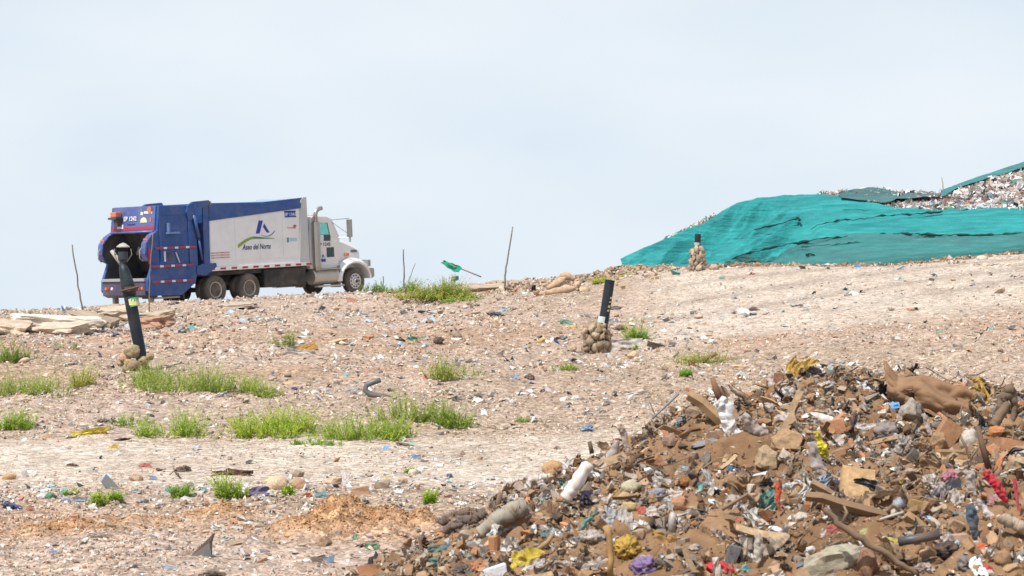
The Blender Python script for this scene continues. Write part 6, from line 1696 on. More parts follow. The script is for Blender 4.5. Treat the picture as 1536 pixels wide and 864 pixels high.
def scatter_ground():
    spec = [('loose_stone', 'stone', 'stone', TRR + TR, 280, (10, 20), [((.52, .4, .3), 5), ((.42, .3, .21), 5), ((.6, .5, .4), 3), ((.36, .3, .25), 3), ((.52, .26, .15), 1)], 'loose stones on the slope'),
            ('litter_scrap', 'scrap of litter', 'scrap', TS, 150, (9, 17), LITTER, 'scraps of litter on the slope'),
            ('loose_brick', 'brick piece', 'brick', TB, 60, (10, 18), [((.5, .23, .12), 3), ((.42, .2, .12), 2), ((.55, .38, .28), 2)], 'brick pieces on the slope'),
            ('slope_stick', 'stick', 'stick', TK, 40, (14, 40), [((.25, .18, .12), 3), ((.14, .1, .08), 3), ((.4, .33, .26), 1)], 'sticks on the slope')]
    for name, noun, cat, tm, n, (s0, s1), pal, group in spec:
        k = 0; cols = pick(pal, n, .15)
        while k < n:
            y = math.exp(rnd.uniform(math.log(14), math.log(60))); x = rnd.uniform(-.245, .245) * y
            px = 768 + F * x / y
            xa, ya = np.array([x]), np.array([y])
            if heap(xa, ya)[0] > ground(xa, ya)[0] + .02: continue
            dens = float((1 - .8 * track(xa, ya)[0]) * (fbm(xa * .5, ya * .3, 151, 3)[0] * 3 + .7))
            if 18.6 < y < 20.6 and px < 820: dens += .6
            if cat == 'scrap' and px < 330 and 41 < y < 46: dens += .8
            if rnd.random() > dens: continue
            s = (s0 * (s1 / s0) ** (rnd.random() ** 2.2)) * m_per_px(y)
            o_ = bpy.data.objects.new(name, rnd.choice(tm))
            if cat == 'stick': o_.scale = (s, s * .35, s * .35); o_.rotation_euler = (0, rnd.gauss(0, .12), rnd.uniform(0, 6.28))
            elif cat == 'scrap': o_.scale = (s, s * .8, s * .7); o_.rotation_euler = (R(12) + rnd.gauss(0, .2), rnd.gauss(0, .25), rnd.uniform(0, 6.28))
            else: o_.scale = (s, s * rnd.uniform(.7, 1), s * rnd.uniform(.6, 1)); o_.rotation_euler = (rnd.gauss(0, .3), rnd.gauss(0, .3), rnd.uniform(0, 6.28))
            o_.location = (x, y, surf(x, y) + s * (.16 if cat in ('stone', 'brick') else .05))
            c = tuple(float(v) for v in cols[k]); o_.color = (*c, 1); link(o_)
            o_['category'] = cat; o_['group'] = group
            PENDING.append((o_, s, cname(c), noun, 'ground')); k += 1
scatter_ground()

# ------------------------------------------------------------------ the refuse truck
def paint(name, c, rough=.4, dust=.25, coat=.3):
    m, n, b = new_mat(name)
    tcn = n.nodes.new('ShaderNodeTexCoord')
    sp = n.nodes.new('ShaderNodeSeparateXYZ'); n.links.new(tcn.outputs['Object'], sp.inputs[0])
    a = noise_node(n, 1.6, 6, .65, tcn.outputs['Object'], .4)
    r1 = ramp(n, a, [(.42, (0, 0, 0)), (.75, (1, 1, 1))])
    mu = n.nodes.new('ShaderNodeMath'); mu.operation = 'MULTIPLY'; mu.inputs[1].default_value = dust; n.links.new(r1, mu.inputs[0])
    q = mixrgb(n, 'MIX', mu.outputs[0], c, (.36, .31, .26))
    mpn = n.nodes.new('ShaderNodeMapping'); mpn.inputs['Scale'].default_value = (5, 5, .5); n.links.new(tcn.outputs['Object'], mpn.inputs[0])
    st = ramp(n, noise_node(n, 2.2, 5, .7, mpn.outputs[0]), [(.6, (1, 1, 1)), (.85, (1 - dust * .9,) * 3)])
    q = mixrgb(n, 'MULTIPLY', 1.0, q, st)
    n.links.new(q, b.inputs['Base Color']); b.inputs['Roughness'].default_value = rough; b.inputs['Coat Weight'].default_value = coat; b.inputs['Coat Roughness'].default_value = .25
    return m
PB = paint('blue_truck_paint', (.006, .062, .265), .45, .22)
PB_LIT = paint('lit_blue_truck_paint', (.06, .095, .30), .5, .32)  # the same truck blue as it looks lit, brightness put into the colour
PW = paint('white_truck_paint', (.84, .85, .87), .45, .18)
PWC = paint('white_cab_paint', (.78, .78, .78), .3, .06, .5)
PD = paint('dark_chassis', (.03, .03, .032), .75, .3, 0)
PDK = paint('hopper_dark_steel', (.05, .052, .06), .7, .3, 0)
PG = paint('grey_steel', (.30, .29, .27), .55, .3, 0)
RUB = paint('tyre_rubber', (.085, .078, .07), .85, .55, 0)
RIM = paint('dusty_wheel_steel', (.52, .47, .41), .6, .4, 0)
RIMF = paint('polished_wheel_steel', (.72, .72, .72), .3, .05, .2)
ALU = plain('aluminium', (.6, .57, .52), .4, .6)
CHR = plain('chromed_steel', (.42, .4, .38), .32, .7)
REDR = plain('red_reflector', (.45, .03, .05), .4)
WREF = plain('white_reflector', (.75, .76, .8), .4)
ORL = plain('orange_lamp', (.7, .2, .05), .35)
TXT_B = plain('dark_blue_print', (.03, .04, .14)); LOGO_B = plain('logo_blue_print', (.02, .06, .36))
GRN = plain('logo_green_print', (.30, .38, .06)); GRN2 = plain('logo_dark_green_print', (.1, .25, .16)); REDT = plain('red_print', (.55, .13, .12))

def glass_mat(name, tint):
    m, n, b = new_mat(name)
    for x in list(n.nodes):
        if x.type == 'BSDF_PRINCIPLED': n.nodes.remove(x)
    t = n.nodes.new('ShaderNodeBsdfTransparent'); t.inputs[0].default_value = (*tint, 1)
    g = n.nodes.new('ShaderNodeBsdfGlossy'); g.inputs['Roughness'].default_value = .05; g.inputs[0].default_value = (.8, .9, .9, 1)
    mx = n.nodes.new('ShaderNodeMixShader'); mx.inputs[0].default_value = .16
    n.links.new(t.outputs[0], mx.inputs[1]); n.links.new(g.outputs[0], mx.inputs[2]); n.links.new(mx.outputs[0], n.nodes['Material Output'].inputs[0])
    return m
GL = glass_mat('teal_window_glass', (.5, .9, .86)); GLW = glass_mat('windshield_glass', (.85, .95, .95))
GLD = plain('dark_glass', (.05, .09, .1), .12)

def text_mesh(name, s, size, mat, parent, M4, shear=0, bold=0.0):
    cu = bpy.data.curves.new(name, 'FONT'); cu.body = s; cu.size = size; cu.shear = shear; cu.extrude = .002; cu.offset = bold
    cu.align_x = 'CENTER'; cu.resolution_u = 3
    tmp = bpy.data.objects.new(name, cu); C.objects.link(tmp)
    dg = bpy.context.evaluated_depsgraph_get(); me = bpy.data.meshes.new_from_object(tmp.evaluated_get(dg))
    bpy.data.objects.remove(tmp); me.materials.clear()
    o_ = mk(name, me, mat, parent); o_.matrix_local = M4
    return o_

YS = -1.25                       # outer face of the right-hand side
def side(x, z, y=YS): # matrix for print on the right side: text runs forward
    return Matrix.Translation((x, y - .004, z)) @ Matrix.Rotation(R(90), 4, 'X')
def rear(x, y, z, tilt=0): # print on the tail: text runs from left (+y) to right (-y) seen from behind
    return Matrix.Translation((x - .006, y, z)) @ Matrix.Rotation(R(-90), 4, 'Z') @ Matrix.Rotation(R(90 + tilt), 4, 'X')

def truck():
    base = Vector(P3(237, 462, 72)) + Vector((-.944, .82, 0))
    root = empty('garbage_truck', base, (0, R(-3.3), R(49)))
    tag(root, 'white and blue rear-loading garbage truck with its tail hopper open on the crest', 'garbage truck')
    P = root
    # --- tailgate: two side plates with the bulging outline
    prof = [(.2, 3.45), (.1, 2.62), (-.12, 2.48), (-.33, 2.2), (-.38, 1.85), (-.30, 1.62), (-.12, 1.52), (-.2, 1.3), (-.34, .95), (-.36, .6), (-.22, .42), (.95, .38), (1.5, .78), (1.62, 1.25), (1.62, 3.42)]
    for nm, a, b in (('hopper_side', -1.25, -1.13), ('hopper_side', 1.13, 1.25)):
        MB().prism(prof, a, b).build(nm, PB, P, .015)
    # raised frames and reflective steps on the right plate
    for zz in (2.02, 1.41, .89):
        rl = MB().box(-.02 if zz > 1.5 else -.2, 1.42, -1.31, -1.252, zz - .05, zz + .03).build('step_rail', PB, P, .008)
        x = .0 if zz > 1.5 else -.16; k = 0
        while x < 1.3:
            ln = .24 if k % 2 == 0 else .13
            MB().box(x, x + ln, -1.316, -1.311, zz - .045, zz + .025).build('reflector', REDR if k % 2 == 0 else WREF, rl); x += ln + .03; k += 1
    MB().box(.22, 1.35, -1.275, -1.252, 3.12, 3.2).build('rib', PB, P, .008)
    MB().box(1.28, 1.38, -1.29, -1.252, 1.45, 3.12).build('rib', PB, P, .008)
    MB().box(.16, .24, -1.29, -1.252, 1.45, 3.3).build('rib', PB, P, .008)
    MB().box(.45, .52, -1.36, -1.252, 2.55, 2.85).box(.40, .85, -1.42, -1.252, 2.48, 2.54).build('work_lamp', plain('lamp_grey_blue', (.16, .25, .5), .4), P, .01)
    MB().box(.3, .36, -1.285, -1.252, 1.55, 1.9).build('grab_handle', WREF, P)
    MB().box(.46, .62, -1.27, -1.252, 1.6, 1.85).build('control_box', PDK, P)
    MB().box(-.28, -.22, -1.29, -1.252, 1.5, 2.0).build('reflector', REDR, P)
    MB().tube([(.75, -1.285, 1.85), (.82, -1.29, 1.65), (.88, -1.285, 1.5)], .02, 6).build('hose', WREF, P, smooth=True)
    # --- upper tail panel with its print
    MB().prism([(.16, 3.46), (.06, 2.6), (.16, 2.6), (.26, 3.46)], -1.13, 1.13).build('tail_panel', PB_LIT, P, .01)
    def onrear(y0, y1, z0, z1, mat, nm, off=.0):
        def fx(z): return .06 + (z - 2.6) / (3.46 - 2.6) * .10 - .006 - off
        return MB().add([(fx(z0), y0, z0), (fx(z0), y1, z0), (fx(z1), y1, z1), (fx(z1), y0, z1), (fx(z0) + .008, y0, z0), (fx(z0) + .008, y1, z0), (fx(z1) + .008, y1, z1), (fx(z1) + .008, y0, z1)],
                        [(0, 1, 2, 3), (4, 7, 6, 5), (0, 4, 5, 1), (3, 2, 6, 7), (0, 3, 7, 4), (1, 5, 6, 2)]).build(nm, mat, P)
    onrear(-1.1, 1.1, 2.66, 2.76, REDR, 'reflector_stripe', .004)
    tm = rear(.09, .15, 2.98, -6.5); text_mesh('fleet_number', 'EP 1242', .21, WREF, P, tm, 0, .006)
    text_mesh('small_print', 'Cooperativa', .09, TXT_B, P, rear(.085, .1, 2.83, -6.5))
    onrear(-.98, -.55, 3.2, 3.28, WREF, 'logo_bar', .004)
    lg = MB().lathe([(0, .11), (.012, .11)], (.105, -.86, 3.33), 'x', 16).build('round_logo', plain('orange_print', (.6, .2, .08)), P)
    onrear(-.5, -.38, 3.16, 3.26, WREF, 'logo_foot', .004); onrear(-.47, -.41, 3.26, 3.4, GRN2, 'logo_leaf', .004)
    MB().add([(.085, -.38, 2.9), (.085, -.76, 2.9), (.095, -.70, 3.04), (.1, -.56, 3.09), (.09, -.42, 3.03)], [(0, 1, 2, 3, 4)]).build('half_round_sticker', plain('cream_print', (.7, .72, .5)), P)
    onrear(-.96, -.9, 2.92, 3.06, ORL, 'lamp', .01); onrear(.88, .98, 2.84, 2.98, ORL, 'lamp', .01)
    MB().box(-.12, .1, .62, .92, 3.12, 3.3).build('beacon', plain('beacon_orange', (.65, .22, .12), .35), P, .03)
    MB().box(-.16, .1, .55, 1.0, 3.04, 3.12).box(-.1, .09, .58, .78, 2.8, 3.04).build('beacon_bracket', PDK, P, .01)
    onrear(.5, .82, 2.72, 2.86, WREF, 'plate', .012)
    MB().tube([(.02, -1.1, 2.58), (.02, 1.1, 2.58)], .045, 8).build('lip_tube', PB_LIT, P, smooth=True)
    # wings: curved plates either side of the opening, light on their edges painted in
    for s in (-1, 1):
        pts = [(.04, 2.58), (-.16, 2.46), (-.37, 2.2), (-.42, 1.85), (-.33, 1.6)]
        w_ = MB()
        for i in range(4):
            (x0, z0), (x1, z1) = pts[i], pts[i + 1]
            ya, yb = (s * 1.03, s * 1.27)
            w_.add([(x0, ya, z0), (x0, yb, z0), (x1, yb, z1), (x1, ya, z1), (x0 + .04, ya, z0 - .03), (x0 + .04, yb, z0 - .03), (x1 + .04, yb, z1), (x1 + .04, ya, z1)],
                   [(0, 1, 2, 3), (4, 7, 6, 5), (0, 4, 5, 1), (3, 2, 6, 7), (0, 3, 7, 4), (1, 5, 6, 2)])
        wing = w_.build('wing', PB_LIT, P)
        MB().box(-.30, -.27, s * 1.04 - .002, s * 1.26 + .002, 2.3, 2.36).build('reflector', ORL, wing)
        MB().tube([(-.42, s * 1.1, 2.05), (-.5, s * 1.1, 1.95), (-.5, s * 1.1, 1.7), (-.38, s * 1.1, 1.6)], .02, 6).build('handle', PG, wing, smooth=True)
    # inside the hopper
    inner = [(x + .03 if x < .3 else x, z) for x, z in prof if True]
    for s in (-1, 1):
        a, b = (s * 1.125, s * 1.128)
        MB().prism([(.15, 2.6), (-.08, 2.42), (-.28, 2.18), (-.33, 1.85), (-.26, 1.6), (-.1, 1.5), (-.16, 1.3), (-.3, .95), (1.55, .95), (1.55, 3.3), (.22, 3.3)], min(a, b), max(a, b)).build('hopper_shade_sheet', PDK, P)  # thin dark sheets added over the blue sides, shade of the opening painted in
    MB().prism([(.15, .9), (1.1, .72), (1.5, 1.25), (1.52, 3.2), (1.45, 3.2), (1.42, 1.3), (1.05, .8), (.15, .95)], -1.12, 1.12).build('hopper_floor', PDK, P)
    MB().prism([(.5, 2.55), (.95, 1.75), (1.15, 1.2), (1.25, 1.2), (1.1, 1.9), (.75, 2.6)], -1.1, 1.1).build('packer_blade', PDK, P)
    for s in (-.7, .7): MB().tube([(.95, s, 2.5), (.72, s, 1.8)], .06, 8).build('packer_cylinder', PG, P, smooth=True)
    MB().box(.3, .9, -.95, -.55, .93, 1.35).build('white_crate', WREF, P, .02)
    MB().prism([(.26, 3.4), (.26, 3.33), (1.6, 3.36), (1.6, 3.42)], -1.13, 1.13).build('hopper_roof', PB, P)
    # sill and bumper
    MB().box(-.40, -.28, -1.13, 1.13, .92, 1.02).build('sill', plain('pale_edge', (.35, .37, .42), .5), P, .01)
    bp = MB().prism([(-.36, .92), (-.38, .45), (-.2, .36), (.1, .36), (.1, .85)], -1.13, 1.13).build('rear_bumper', paint('bumper_navy', (.06, .055, .1), .5, .25, 0), P, .01)
    for y, m_ in ((.95, ORL), (.82, REDR), (.62, WREF), (-.62, WREF), (-.85, REDR), (-.98, ORL)):
        MB().lathe([(-.022, .05), (0, .055)], (-.372, y, .68), 'x', 12).build('tail_lamp', m_, bp)
    for y in (-.95, .95): MB().box(-.1, .05, y - .07, y + .07, .1, .37).build('stand_leg', PG, P, .01)
    MB().box(.0, .9, -1.2, -1.05, .3, .36).build('step_bar', PG, P, .01)
    # hinge arms and the tailgate cylinder
    for s in (-1, 1):
        y0, y1 = (s * 1.2, s * 1.32) if s > 0 else (-1.32, -1.2)
        MB().prism([(1.2, 3.2), (1.25, 3.42), (1.5, 3.56), (2.1, 3.6), (2.18, 3.5), (2.1, 3.4), (1.6, 3.3), (1.42, 2.95), (1.3, 2.9)], y0, y1).build('hinge_arm', PB, P, .01)
        yc = s * 1.29
        MB().tube([(1.5, yc, 3.1), (1.66, yc, 2.3)], .06, 10).tube([(1.66, yc, 2.3), (1.76, yc, 1.55)], .035, 10).build('tailgate_cylinder', plain('cylinder_blue', (.05, .09, .26), .4), P, smooth=True)
        MB().lathe([(s * 0 - .03, .07), (.03, .07)], (2.12, yc, 3.5), 'y', 14).build('pivot', PG, P)
    # --- body
    MB().prism([(1.86, 1.12), (2.1, 1.12), (2.14, 3.5), (1.9, 3.5)], -1.25, 1.25).build('rear_post', PB, P, .012)
    MB().prism([(1.55, 1.05), (1.55, 1.35), (1.85, 1.42), (2.3, 1.42), (2.34, 1.3), (1.9, 1.0)], -1.29, -1.252).build('gusset', PB, P, .01)
    MB().prism([(2.1, 1.28), (6.12, 1.28), (6.05, 3.3), (2.14, 3.3)], -1.22, 1.22).build('body_shell', PW, P, .03)
    # faint side panels, proud of the shell
    xs = [2.16, 3.15, 4.15, 5.1, 5.72]
    for i in range(4):
        za = 2.88 + (xs[i] - 2.1) * .088; zb = 2.88 + (xs[i + 1] - 2.1) * .088
        MB().add([(xs[i], -1.235, 1.5), (xs[i + 1] - .012, -1.235, 1.5), (xs[i + 1] - .012, -1.235, zb), (xs[i], -1.235, za), (xs[i], -1.21, 1.5), (xs[i + 1] - .012, -1.21, 1.5), (xs[i + 1] - .012, -1.21, zb), (xs[i], -1.21, za)],
                 [(0, 1, 2, 3), (4, 7, 6, 5), (0, 4, 5, 1), (3, 2, 6, 7), (0, 3, 7, 4), (1, 5, 6, 2)]).build('side_panel', PW, P)
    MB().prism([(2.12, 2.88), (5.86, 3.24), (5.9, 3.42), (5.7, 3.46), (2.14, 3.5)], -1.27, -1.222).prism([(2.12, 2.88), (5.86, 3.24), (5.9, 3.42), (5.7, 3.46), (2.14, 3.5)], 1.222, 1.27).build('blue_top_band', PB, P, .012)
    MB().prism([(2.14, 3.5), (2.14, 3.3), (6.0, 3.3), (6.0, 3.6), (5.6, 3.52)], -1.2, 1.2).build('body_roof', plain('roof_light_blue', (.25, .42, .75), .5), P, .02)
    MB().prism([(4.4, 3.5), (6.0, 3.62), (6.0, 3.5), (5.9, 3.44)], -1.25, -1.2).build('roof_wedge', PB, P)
    MB().prism([(5.74, 1.3), (6.16, 1.3), (6.12, 3.64), (5.98, 3.64), (5.86, 3.5)], -1.26, -1.222).build('front_post', plain('grey_white_post', (.55, .56, .57), .5), P, .01)
    MB().prism([(6.0, 1.3), (6.16, 1.3), (6.12, 3.64), (5.98, 3.64)], -1.22, 1.26).build('headboard', plain('headboard_grey', (.5, .51, .52), .5), P, .01)
    MB().prism([(1.86, 1.28), (1.9, 1.14), (6.16, 1.16), (6.18, 1.3)], -1.255, 1.25).build('lower_rail', PW, P, .01)
    for i in range(10):
        x = 2.05 + i * .44
        MB().box(x, x + .22, -1.262, -1.256, 1.18, 1.25).build('side_reflector', REDR, P)
    # print on the side
    bx = 3.9
    def pol(pts, nm, mat, off=.006):
        V = [(x, -1.236 - off, z) for x, z in pts] + [(x, -1.236, z) for x, z in pts]; n = len(pts)
        return MB().add(V, [tuple(range(n)), tuple(range(2 * n - 1, n - 1, -1))] + [(i, (i + 1) % n, n + (i + 1) % n, n + i) for i in range(n)]).build(nm, mat, P)
    pol([(3.98, 2.38), (4.14, 2.38), (4.29, 2.84), (4.12, 2.84)], 'logo_bar', LOGO_B)
    pol([(4.43, 2.40), (4.55, 2.40), (4.34, 2.73), (4.28, 2.62)], 'logo_bar', LOGO_B)
    c1 = [(3.24 + 1.5 * t, 1.80 + .62 * math.sin(min(1, t * 1.55) * math.pi * .62) - .08 * max(0, t - .4)) for t in np.linspace(0, 1, 22)]
    wd = [.10 * (1 - t) ** .8 + .008 for t in np.linspace(0, 1, 22)]
    c1 = [(x, 2.0 + .27 * math.sin(min(t / .45, 1) * math.pi / 2) - .08 * max(0, t - .45) / .55) for (x, _), t in zip(c1, np.linspace(0, 1, 22))]
    h_ = 9
    pol([(x, z - w_) for (x, z), w_ in zip(c1[:h_ + 1], wd)] + [(x, z + w_ * .2) for (x, z), w_ in list(zip(c1[:h_ + 1], wd))[::-1]], 'logo_swoosh', GRN)
    pol([(x, z - w_) for (x, z), w_ in zip(c1[h_:], wd[h_:])] + [(x, z + w_ * .2) for (x, z), w_ in list(zip(c1[h_:], wd[h_:]))[::-1]], 'logo_swoosh', GRN2)
    c2 = [(4.2 + .56 * t, 2.33 - .07 * math.sin(t * math.pi * .75) + .2 * t ** 3) for t in np.linspace(0, 1, 12)]
    pol([(x, z - .008 - .04 * i / 12) for i, (x, z) in enumerate(c2)] + [(x, z) for x, z in c2[::-1]], 'logo_swoosh', LOGO_B)
    text_mesh('company_name', 'Aseo del Norte', .275, TXT_B, P, side(3.99, 1.83, -1.238) @ Matrix.Scale(.66, 4, (1, 0, 0)), .25, .004)
    pol([(5.2, 2.92), (5.68, 2.92), (5.66, 3.16), (5.18, 3.16)], 'number_plate', LOGO_B, .004); text_mesh('fleet_number', 'EP 1242', .15, WREF, P, side(5.43, 2.98, -1.242), 0, .003)
    text_mesh('small_print', 'Cucuta', .10, REDT, P, side(5.42, 2.52, -1.238)); pol([(5.6, 2.5), (5.68, 2.62), (5.6, 2.66), (5.52, 2.62)], 'heart_sticker', REDT)
    pol([(5.25, 2.02), (5.33, 2.02), (5.33, 2.2), (5.25, 2.2)], 'small_sticker', plain('teal_print', (.08, .3, .34))); pol([(5.36, 2.06), (5.66, 2.06), (5.66, 2.18), (5.36, 2.18)], 'small_sticker', plain('pale_blue_print', (.5, .62, .7)))
    for k in range(3): text_mesh('warning_print', 'AREA DE OPERACION', .075, REDT, P, side(2.52, 1.74 - k * .085, -1.238))
    # --- chassis
    MB().box(1.0, 8.3, -.5, -.38, .72, 1.0).box(1.0, 8.3, .38, .5, .72, 1.0).box(1.9, 6.1, -.9, .9, 1.0, 1.16).build('chassis_frame', PD, P, .01)
    MB().box(4.35, 6.1, -1.12, -.5, .45, 1.12).build('side_tank', PD, P, .05)
    MB().box(4.35, 6.1, .5, 1.12, .45, 1.12).build('side_tank', PD, P, .05)
    MB().box(1.7, 4.3, -1.05, 1.05, .98, 1.12).build('mudguard', PD, P, .01)
    MB().box(1.1, 1.16, -1.1, -.5, .25, .95).build('mud_flap', PD, P); MB().box(1.1, 1.16, .5, 1.1, .25, .95).build('mud_flap', PD, P)
    def wheel(x, s, dual, rim_m, nm='wheel'):
        R_ = .49; w0 = .28
        yo = s * 1.22; yi = yo - s * w0
        a, b = (yo, yi)
        def lat(pr, c=0): return [(o_, r_) for o_, r_ in pr]
        t = MB()
        k = .02
        for off in ((0, .32) if dual else (0,)):
            A = yo - s * off; B = A - s * w0
            t.lathe([(A - s * .06, .27), (A - s * .005, .33), (A, .42), (A - s * .03, .475), (A - s * .06, R_), (B + s * .06, R_), (B + s * .03, .475), (B, .42), (B + s * .005, .3)], (x, 0, R_), 'y', 32)
        wh = t.build('wheel', RUB, P, smooth=True)
        tr = MB()
        for i in range(36):
            an = i * math.pi / 18
            M4 = Matrix.Translation((x, 0, R_)) @ Matrix.Rotation(an, 4, 'Y')
            for y0_, y1_ in ((yo - s * .10, yo - s * .05), (yo - s * .23, yo - s * .14)):
                tr.box(-.025, .025, min(y0_, y1_), max(y0_, y1_), R_ - .004, R_ + .012, M4)
        tr.build('tread', RUB, wh)
        rm = MB()
        if dual: rm.lathe([(yo - s * .07, .285), (yo - s * .02, .28), (yo - s * .025, .255), (yo - s * .14, .235), (yo - s * .20, .20), (yo - s * .2, .11), (yo - s * .1, .10), (yo - s * .09, 0)], (x, 0, R_), 'y', 28)
        else: rm.lathe([(yo - s * .05, .285), (yo - s * .01, .28), (yo - s * .02, .255), (yo - s * .08, .24), (yo - s * .03, .17), (yo + s * .0, .13), (yo + s * .0, .09), (yo + s * .04, .07), (yo + s * .05, 0)], (x, 0, R_), 'y', 28)
        rim = rm.build('rim', rim_m, wh, smooth=False)
        hl = MB(); yh = (yo - s * .19) if dual else (yo - s * .045)
        for i in range(10):
            an = i * math.pi / 5; hl.lathe([(yh - .02, .028), (yh + .02, .028)], (x + .21 * math.cos(an), 0, R_ + .21 * math.sin(an)), 'y', 8)
        hl.build('hand_hole', PD, wh)
        nu = MB(); yn = (yo - s * .19) if dual else (yo + s * .005)
        for i in range(10):
            an = i * math.pi / 5 + .3; nu.lathe([(yn - .015, .016), (yn + .02, .016)], (x + .13 * math.cos(an), 0, R_ + .13 * math.sin(an)), 'y', 6)
        nu.lathe([(yn - .02, .075), (yn + s * .06, .06), (yn + s * .07, 0)], (x, 0, R_), 'y', 14)
        nu.build('hub', PD, wh)
    for x in (2.32, 3.68):
        for s in (-1, 1): wheel(x, s, True, RIM)
        MB().tube([(x, -.9, .49), (x, .9, .49)], .09, 10).build('axle', PD, P)
    for s in (-1, 1): wheel(8.13, s, False, RIMF)
    MB().tube([(8.13, -.95, .49), (8.13, .95, .49)], .07, 8).build('axle', PD, P)
    MB().box(7.4, 8.6, -.42, .42, .5, 1.1).build('engine_sump', PD, P, .05)
    # --- cab
    YC = 1.08
    def cabside(y0, y1, nm):
        m_ = MB()
        m_.prism([(6.32, 1.02), (7.52, 1.02), (7.52, 1.5), (7.62, 2.1), (7.24, 2.2), (7.22, 2.02), (6.92, 2.02), (6.92, 2.24), (6.72, 2.24), (6.32, 2.24)], y0, y1)
        m_.prism([(6.32, 2.243), (6.72, 2.243), (6.74, 2.68), (6.36, 2.68)], y0, y1)
        m_.prism([(6.36, 2.683), (7.12, 2.683), (7.22, 2.2), (7.24, 2.202), (7.615, 2.103), (7.60, 2.16), (7.3, 2.80), (7.1, 2.90), (6.5, 2.93), (6.4, 2.85)], y0, y1)
        return m_.build(nm, PWC, P)
    cabside(-YC, -YC + .05, 'cab_side'); cabside(YC - .05, YC, 'cab_side')
    MB().prism([(6.32, 1.02), (6.37, 1.02), (6.42, 2.86), (6.37, 2.86)], -YC + .05, YC - .05).build('cab_back', PWC, P)
    MB().prism([(6.4, 2.86), (7.3, 2.76), (7.32, 2.80), (7.12, 2.91), (6.5, 2.95), (6.4, 2.90)], -YC + .04, YC - .04).build('cab_roof', PWC, P, .02)
    MB().box(6.9, 7.0, -.5, .5, 2.93, 2.98).build('roof_lamp', ORL, P, .01)
    MB().prism([(7.6, 2.14), (7.32, 2.76), (7.29, 2.76), (7.57, 2.14)], -YC + .06, YC - .06).build('windshield', GLW, P)
    MB().box(6.4, 7.5, -YC + .05, YC - .05, 1.02, 1.1).box(6.5, 6.8, -.9, .9, 1.1, 1.9).build('cab_floor', PDK, P)
    for s in (-1, 1):
        y = s * (YC - .02)
        dr = MB().box(6.66, 7.46, min(s * YC, s * (YC + .012)), max(s * YC, s * (YC + .012)), 1.12, 2.0).build('door', PWC, P, .006)
        MB().box(6.93, 7.2, min(s * YC, s * (YC + .014)), max(s * YC, s * (YC + .014)), 2.02, 2.235).build('lower_door_glass', GLD, dr)
        MB().prism([(6.73, 2.24), (7.21, 2.24), (7.11, 2.68), (6.75, 2.68)], y - .004, y + .004).build('window', GL, dr)
        MB().tube([(6.73, y, 2.24), (6.75, y, 2.68), (7.11, y, 2.68), (7.21, y, 2.24), (6.73, y, 2.24)], .018, 6).build('window_frame', PDK, dr)
        MB().box(7.02, 7.34, min(s * (YC + .012), s * (YC + .02)), max(s * (YC + .012), s * (YC + .02)), 1.42, 1.78).build('peep_window', GLD, dr, .01)
        MB().box(6.7, 6.8, min(s * (YC + .01), s * (YC + .05)), max(s * (YC + .01), s * (YC + .05)), 1.3, 1.36).build('handle', PDK, dr)
        # mirrors
        yo = s * 1.55
        mi = MB().box(7.72, 7.80, min(yo, yo - s * .22), max(yo, yo - s * .22), 2.12, 2.78).build('mirror', CHR, P, .02)
        MB().tube([(7.3, s * YC, 2.78), (7.76, yo - s * .1, 2.82)], .015, 5).tube([(7.55, s * YC, 2.12), (7.76, yo - s * .1, 2.1)], .015, 5).tube([(7.3, s * YC, 2.7), (7.76, yo - s * .1, 2.2)], .01, 5).tube([(7.76, yo - s * .1, 1.95), (7.76, yo - s * .1, 2.12)], .03, 6).build('mirror_arm', CHR, mi)
    text_mesh('door_number', 'EP 1242', .17, TXT_B, P, side(6.93, 1.84, -YC - .014), 0, .004)
    MB().box(6.7, 7.0, -YC - .016, -YC - .012, 1.22, 1.56).build('door_sticker', WREF, P)
    MB().add([(6.80, -YC - .02, 1.42), (6.84, -YC - .02, 1.42), (6.87, -YC - .02, 1.53), (6.84, -YC - .02, 1.53)], [(0, 1, 2, 3)]).add([(6.88, -YC - .02, 1.42), (6.92, -YC - .02, 1.42), (6.88, -YC - .02, 1.51), (6.86, -YC - .02, 1.51)], [(0, 1, 2, 3)]).box(6.78, 6.96, -YC - .021, -YC - .018, 1.26, 1.37).box(6.7, 6.74, -YC - .021, -YC - .018, 1.24, 1.5).build('door_logo', LOGO_B, P)
    # hood and fenders
    hood = MB()
    sec = [(7.58, .95, 1.3, 2.12), (7.9, .9, 1.25, 2.04), (8.4, .78, 1.2, 1.86), (8.72, .72, 1.15, 1.72), (8.80, .66, 1.1, 1.60), (8.84, .62, 1.0, 1.1)]
    V = []
    for x, yw, zb, zt in sec:
        V += [(x, -yw, zb - .3), (x, -yw, zt - .12), (x, -yw + .12, zt), (x, yw - .12, zt), (x, yw, zt - .12), (x, yw, zb - .3)]
    Fc = [(i * 6 + k, i * 6 + k + 1, (i + 1) * 6 + k + 1, (i + 1) * 6 + k) for i in range(5) for k in range(5)] + [(0, 1, 2, 3, 4, 5), (30, 31, 32, 33, 34, 35)]
    hood.add(V, Fc); hd = hood.build('hood', PWC, P, .02)
    MB().box(8.845, 8.87, -.5, .5, .95, 1.6).build('grille', CHR, P, .01)
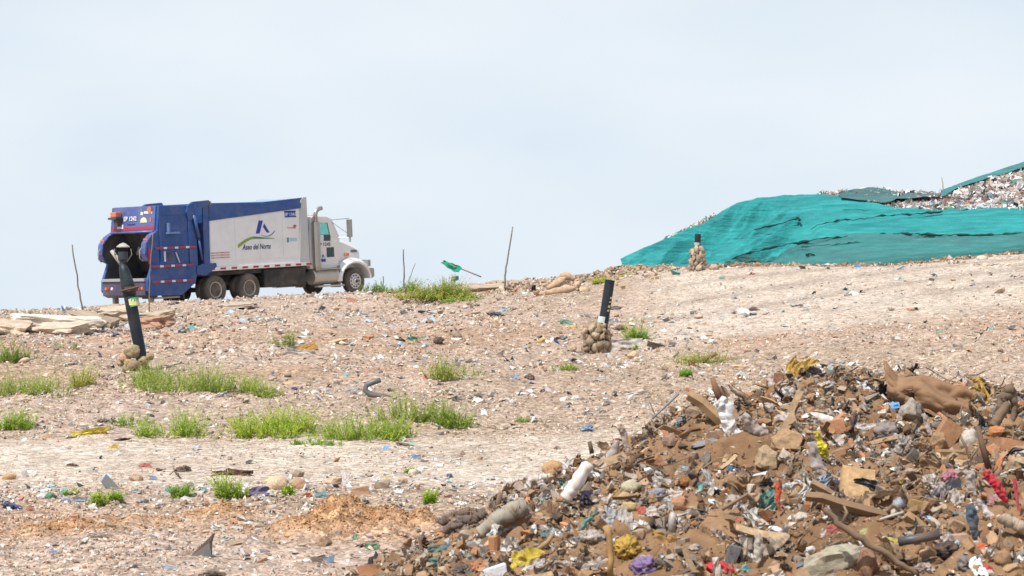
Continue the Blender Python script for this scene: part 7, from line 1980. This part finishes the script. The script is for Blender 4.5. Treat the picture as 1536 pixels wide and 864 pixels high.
    for s in (-1, 1):
        MB().box(8.3, 8.55, min(s * .785, s * .83), max(s * .785, s * .83), 1.55, 1.64).build('hood_vent', plain('vent_grey', (.12, .16, .18), .5), hd)
        MB().box(7.95, 8.06, min(s * .9, s * 1.0), max(s * .9, s * 1.0), 1.42, 1.54).build('turn_lamp', ORL, hd, .01)
        f = MB(); n = 14; pts = []
        for i in range(n + 1):
            a = math.pi * (1.02 - 1.02 * i / n); pts.append((a, .66))
        Vf = []
        for a, r_ in pts:
            cx, cz = 8.13, .56
            for (yy, rr) in ((1.25, r_ - .06), (1.27, r_), (1.1, r_ + .13), (.78, r_ + .16), (.78, r_ - .08)):
                Vf.append((cx + rr * math.cos(a) * 1.0, s * yy, cz + rr * math.sin(a)))
        Ff = [(i * 5 + k, i * 5 + (k + 1) % 5, (i + 1) * 5 + (k + 1) % 5, (i + 1) * 5 + k) for i in range(n) for k in range(5)] + [tuple(range(5)), tuple(n * 5 + k for k in range(5))]
        f.add(Vf, Ff); f.build('fender', PWC, P, smooth=False)
        MB().box(8.74, 8.88, min(s * .72, s * 1.15), max(s * .72, s * 1.15), 1.0, 1.25).build('headlight', CHR, P, .03)
        # fuel tank with steps
        MB().lathe([(6.42, .0), (6.42, .26), (6.46, .30), (7.38, .30), (7.42, .26), (7.42, 0)], (0, s * .93, .72), 'x', 24).build('fuel_tank', ALU, P, smooth=False)
        MB().box(6.5, 7.6, min(s * 1.02, s * 1.26), max(s * 1.02, s * 1.26), .34, .4).box(6.6, 7.5, min(s * 1.1, s * 1.27), max(s * 1.1, s * 1.27), .98, 1.01).build('step', ALU, P, .008)
        MB().box(7.46, 7.5, min(s * .7, s * 1.2), max(s * .7, s * 1.2), .3, 1.1).build('splash_guard', PG, P)
    MB().prism([(8.86, .95), (8.98, .92), (8.98, .62), (8.86, .55), (8.8, .6), (8.8, .95)], -1.2, 1.2).build('front_bumper', CHR, P, .02)
    # exhaust stack on the right behind the door
    ex = MB().tube([(6.52, -1.2, .95), (6.52, -1.2, 1.1), (6.52, -1.2, 2.72)], [.10, .13, .13], 16).build('exhaust_shield', CHR, P, smooth=False)
    MB().tube([(6.52, -1.2, 2.7), (6.52, -1.2, 3.0), (6.56, -1.2, 3.12), (6.68, -1.2, 3.2), (6.78, -1.2, 3.22)], [.07, .07, .07, .075, .08], 14).build('exhaust_pipe', CHR, ex, smooth=True)
    MB().box(6.2, 6.34, -1.05, -.4, 1.1, 2.2).build('air_cleaner', PG, P, .04)
truck()
def fxm(x): return x * (1.133 + .0038 * x)      # lengthwise fit of everything but the wheels
def stretch(o_):
    if o_.name.startswith('wheel'):
        cx = sum(v.co.x for v in o_.data.vertices) / len(o_.data.vertices); d = fxm(cx) - cx
        for q in [o_] + list(o_.children): 
            if q.type == 'MESH': q.data.transform(Matrix.Translation((d, 0, 0)))
        return
    if o_.type == 'MESH':
        if o_.matrix_local.translation.length > .01:        # print
            m4 = o_.matrix_local.copy(); x = m4.translation.x
            if abs(m4.col[0][0]) > .01: m4 = Matrix.Translation((fxm(x) - x, 0, 0)) @ m4 @ Matrix.Scale(1.15, 4, (1, 0, 0))
            else: m4 = Matrix.Translation((fxm(x) - x, 0, 0)) @ m4
            o_.matrix_local = m4
        else:
            for v in o_.data.vertices: v.co.x = fxm(v.co.x)
    for q in list(o_.children): stretch(q)
bpy.context.view_layer.update()
for o_ in list(bpy.data.objects['garbage_truck'].children): stretch(o_)
lm(330, 400, 'garbage truck')
flush_labels()
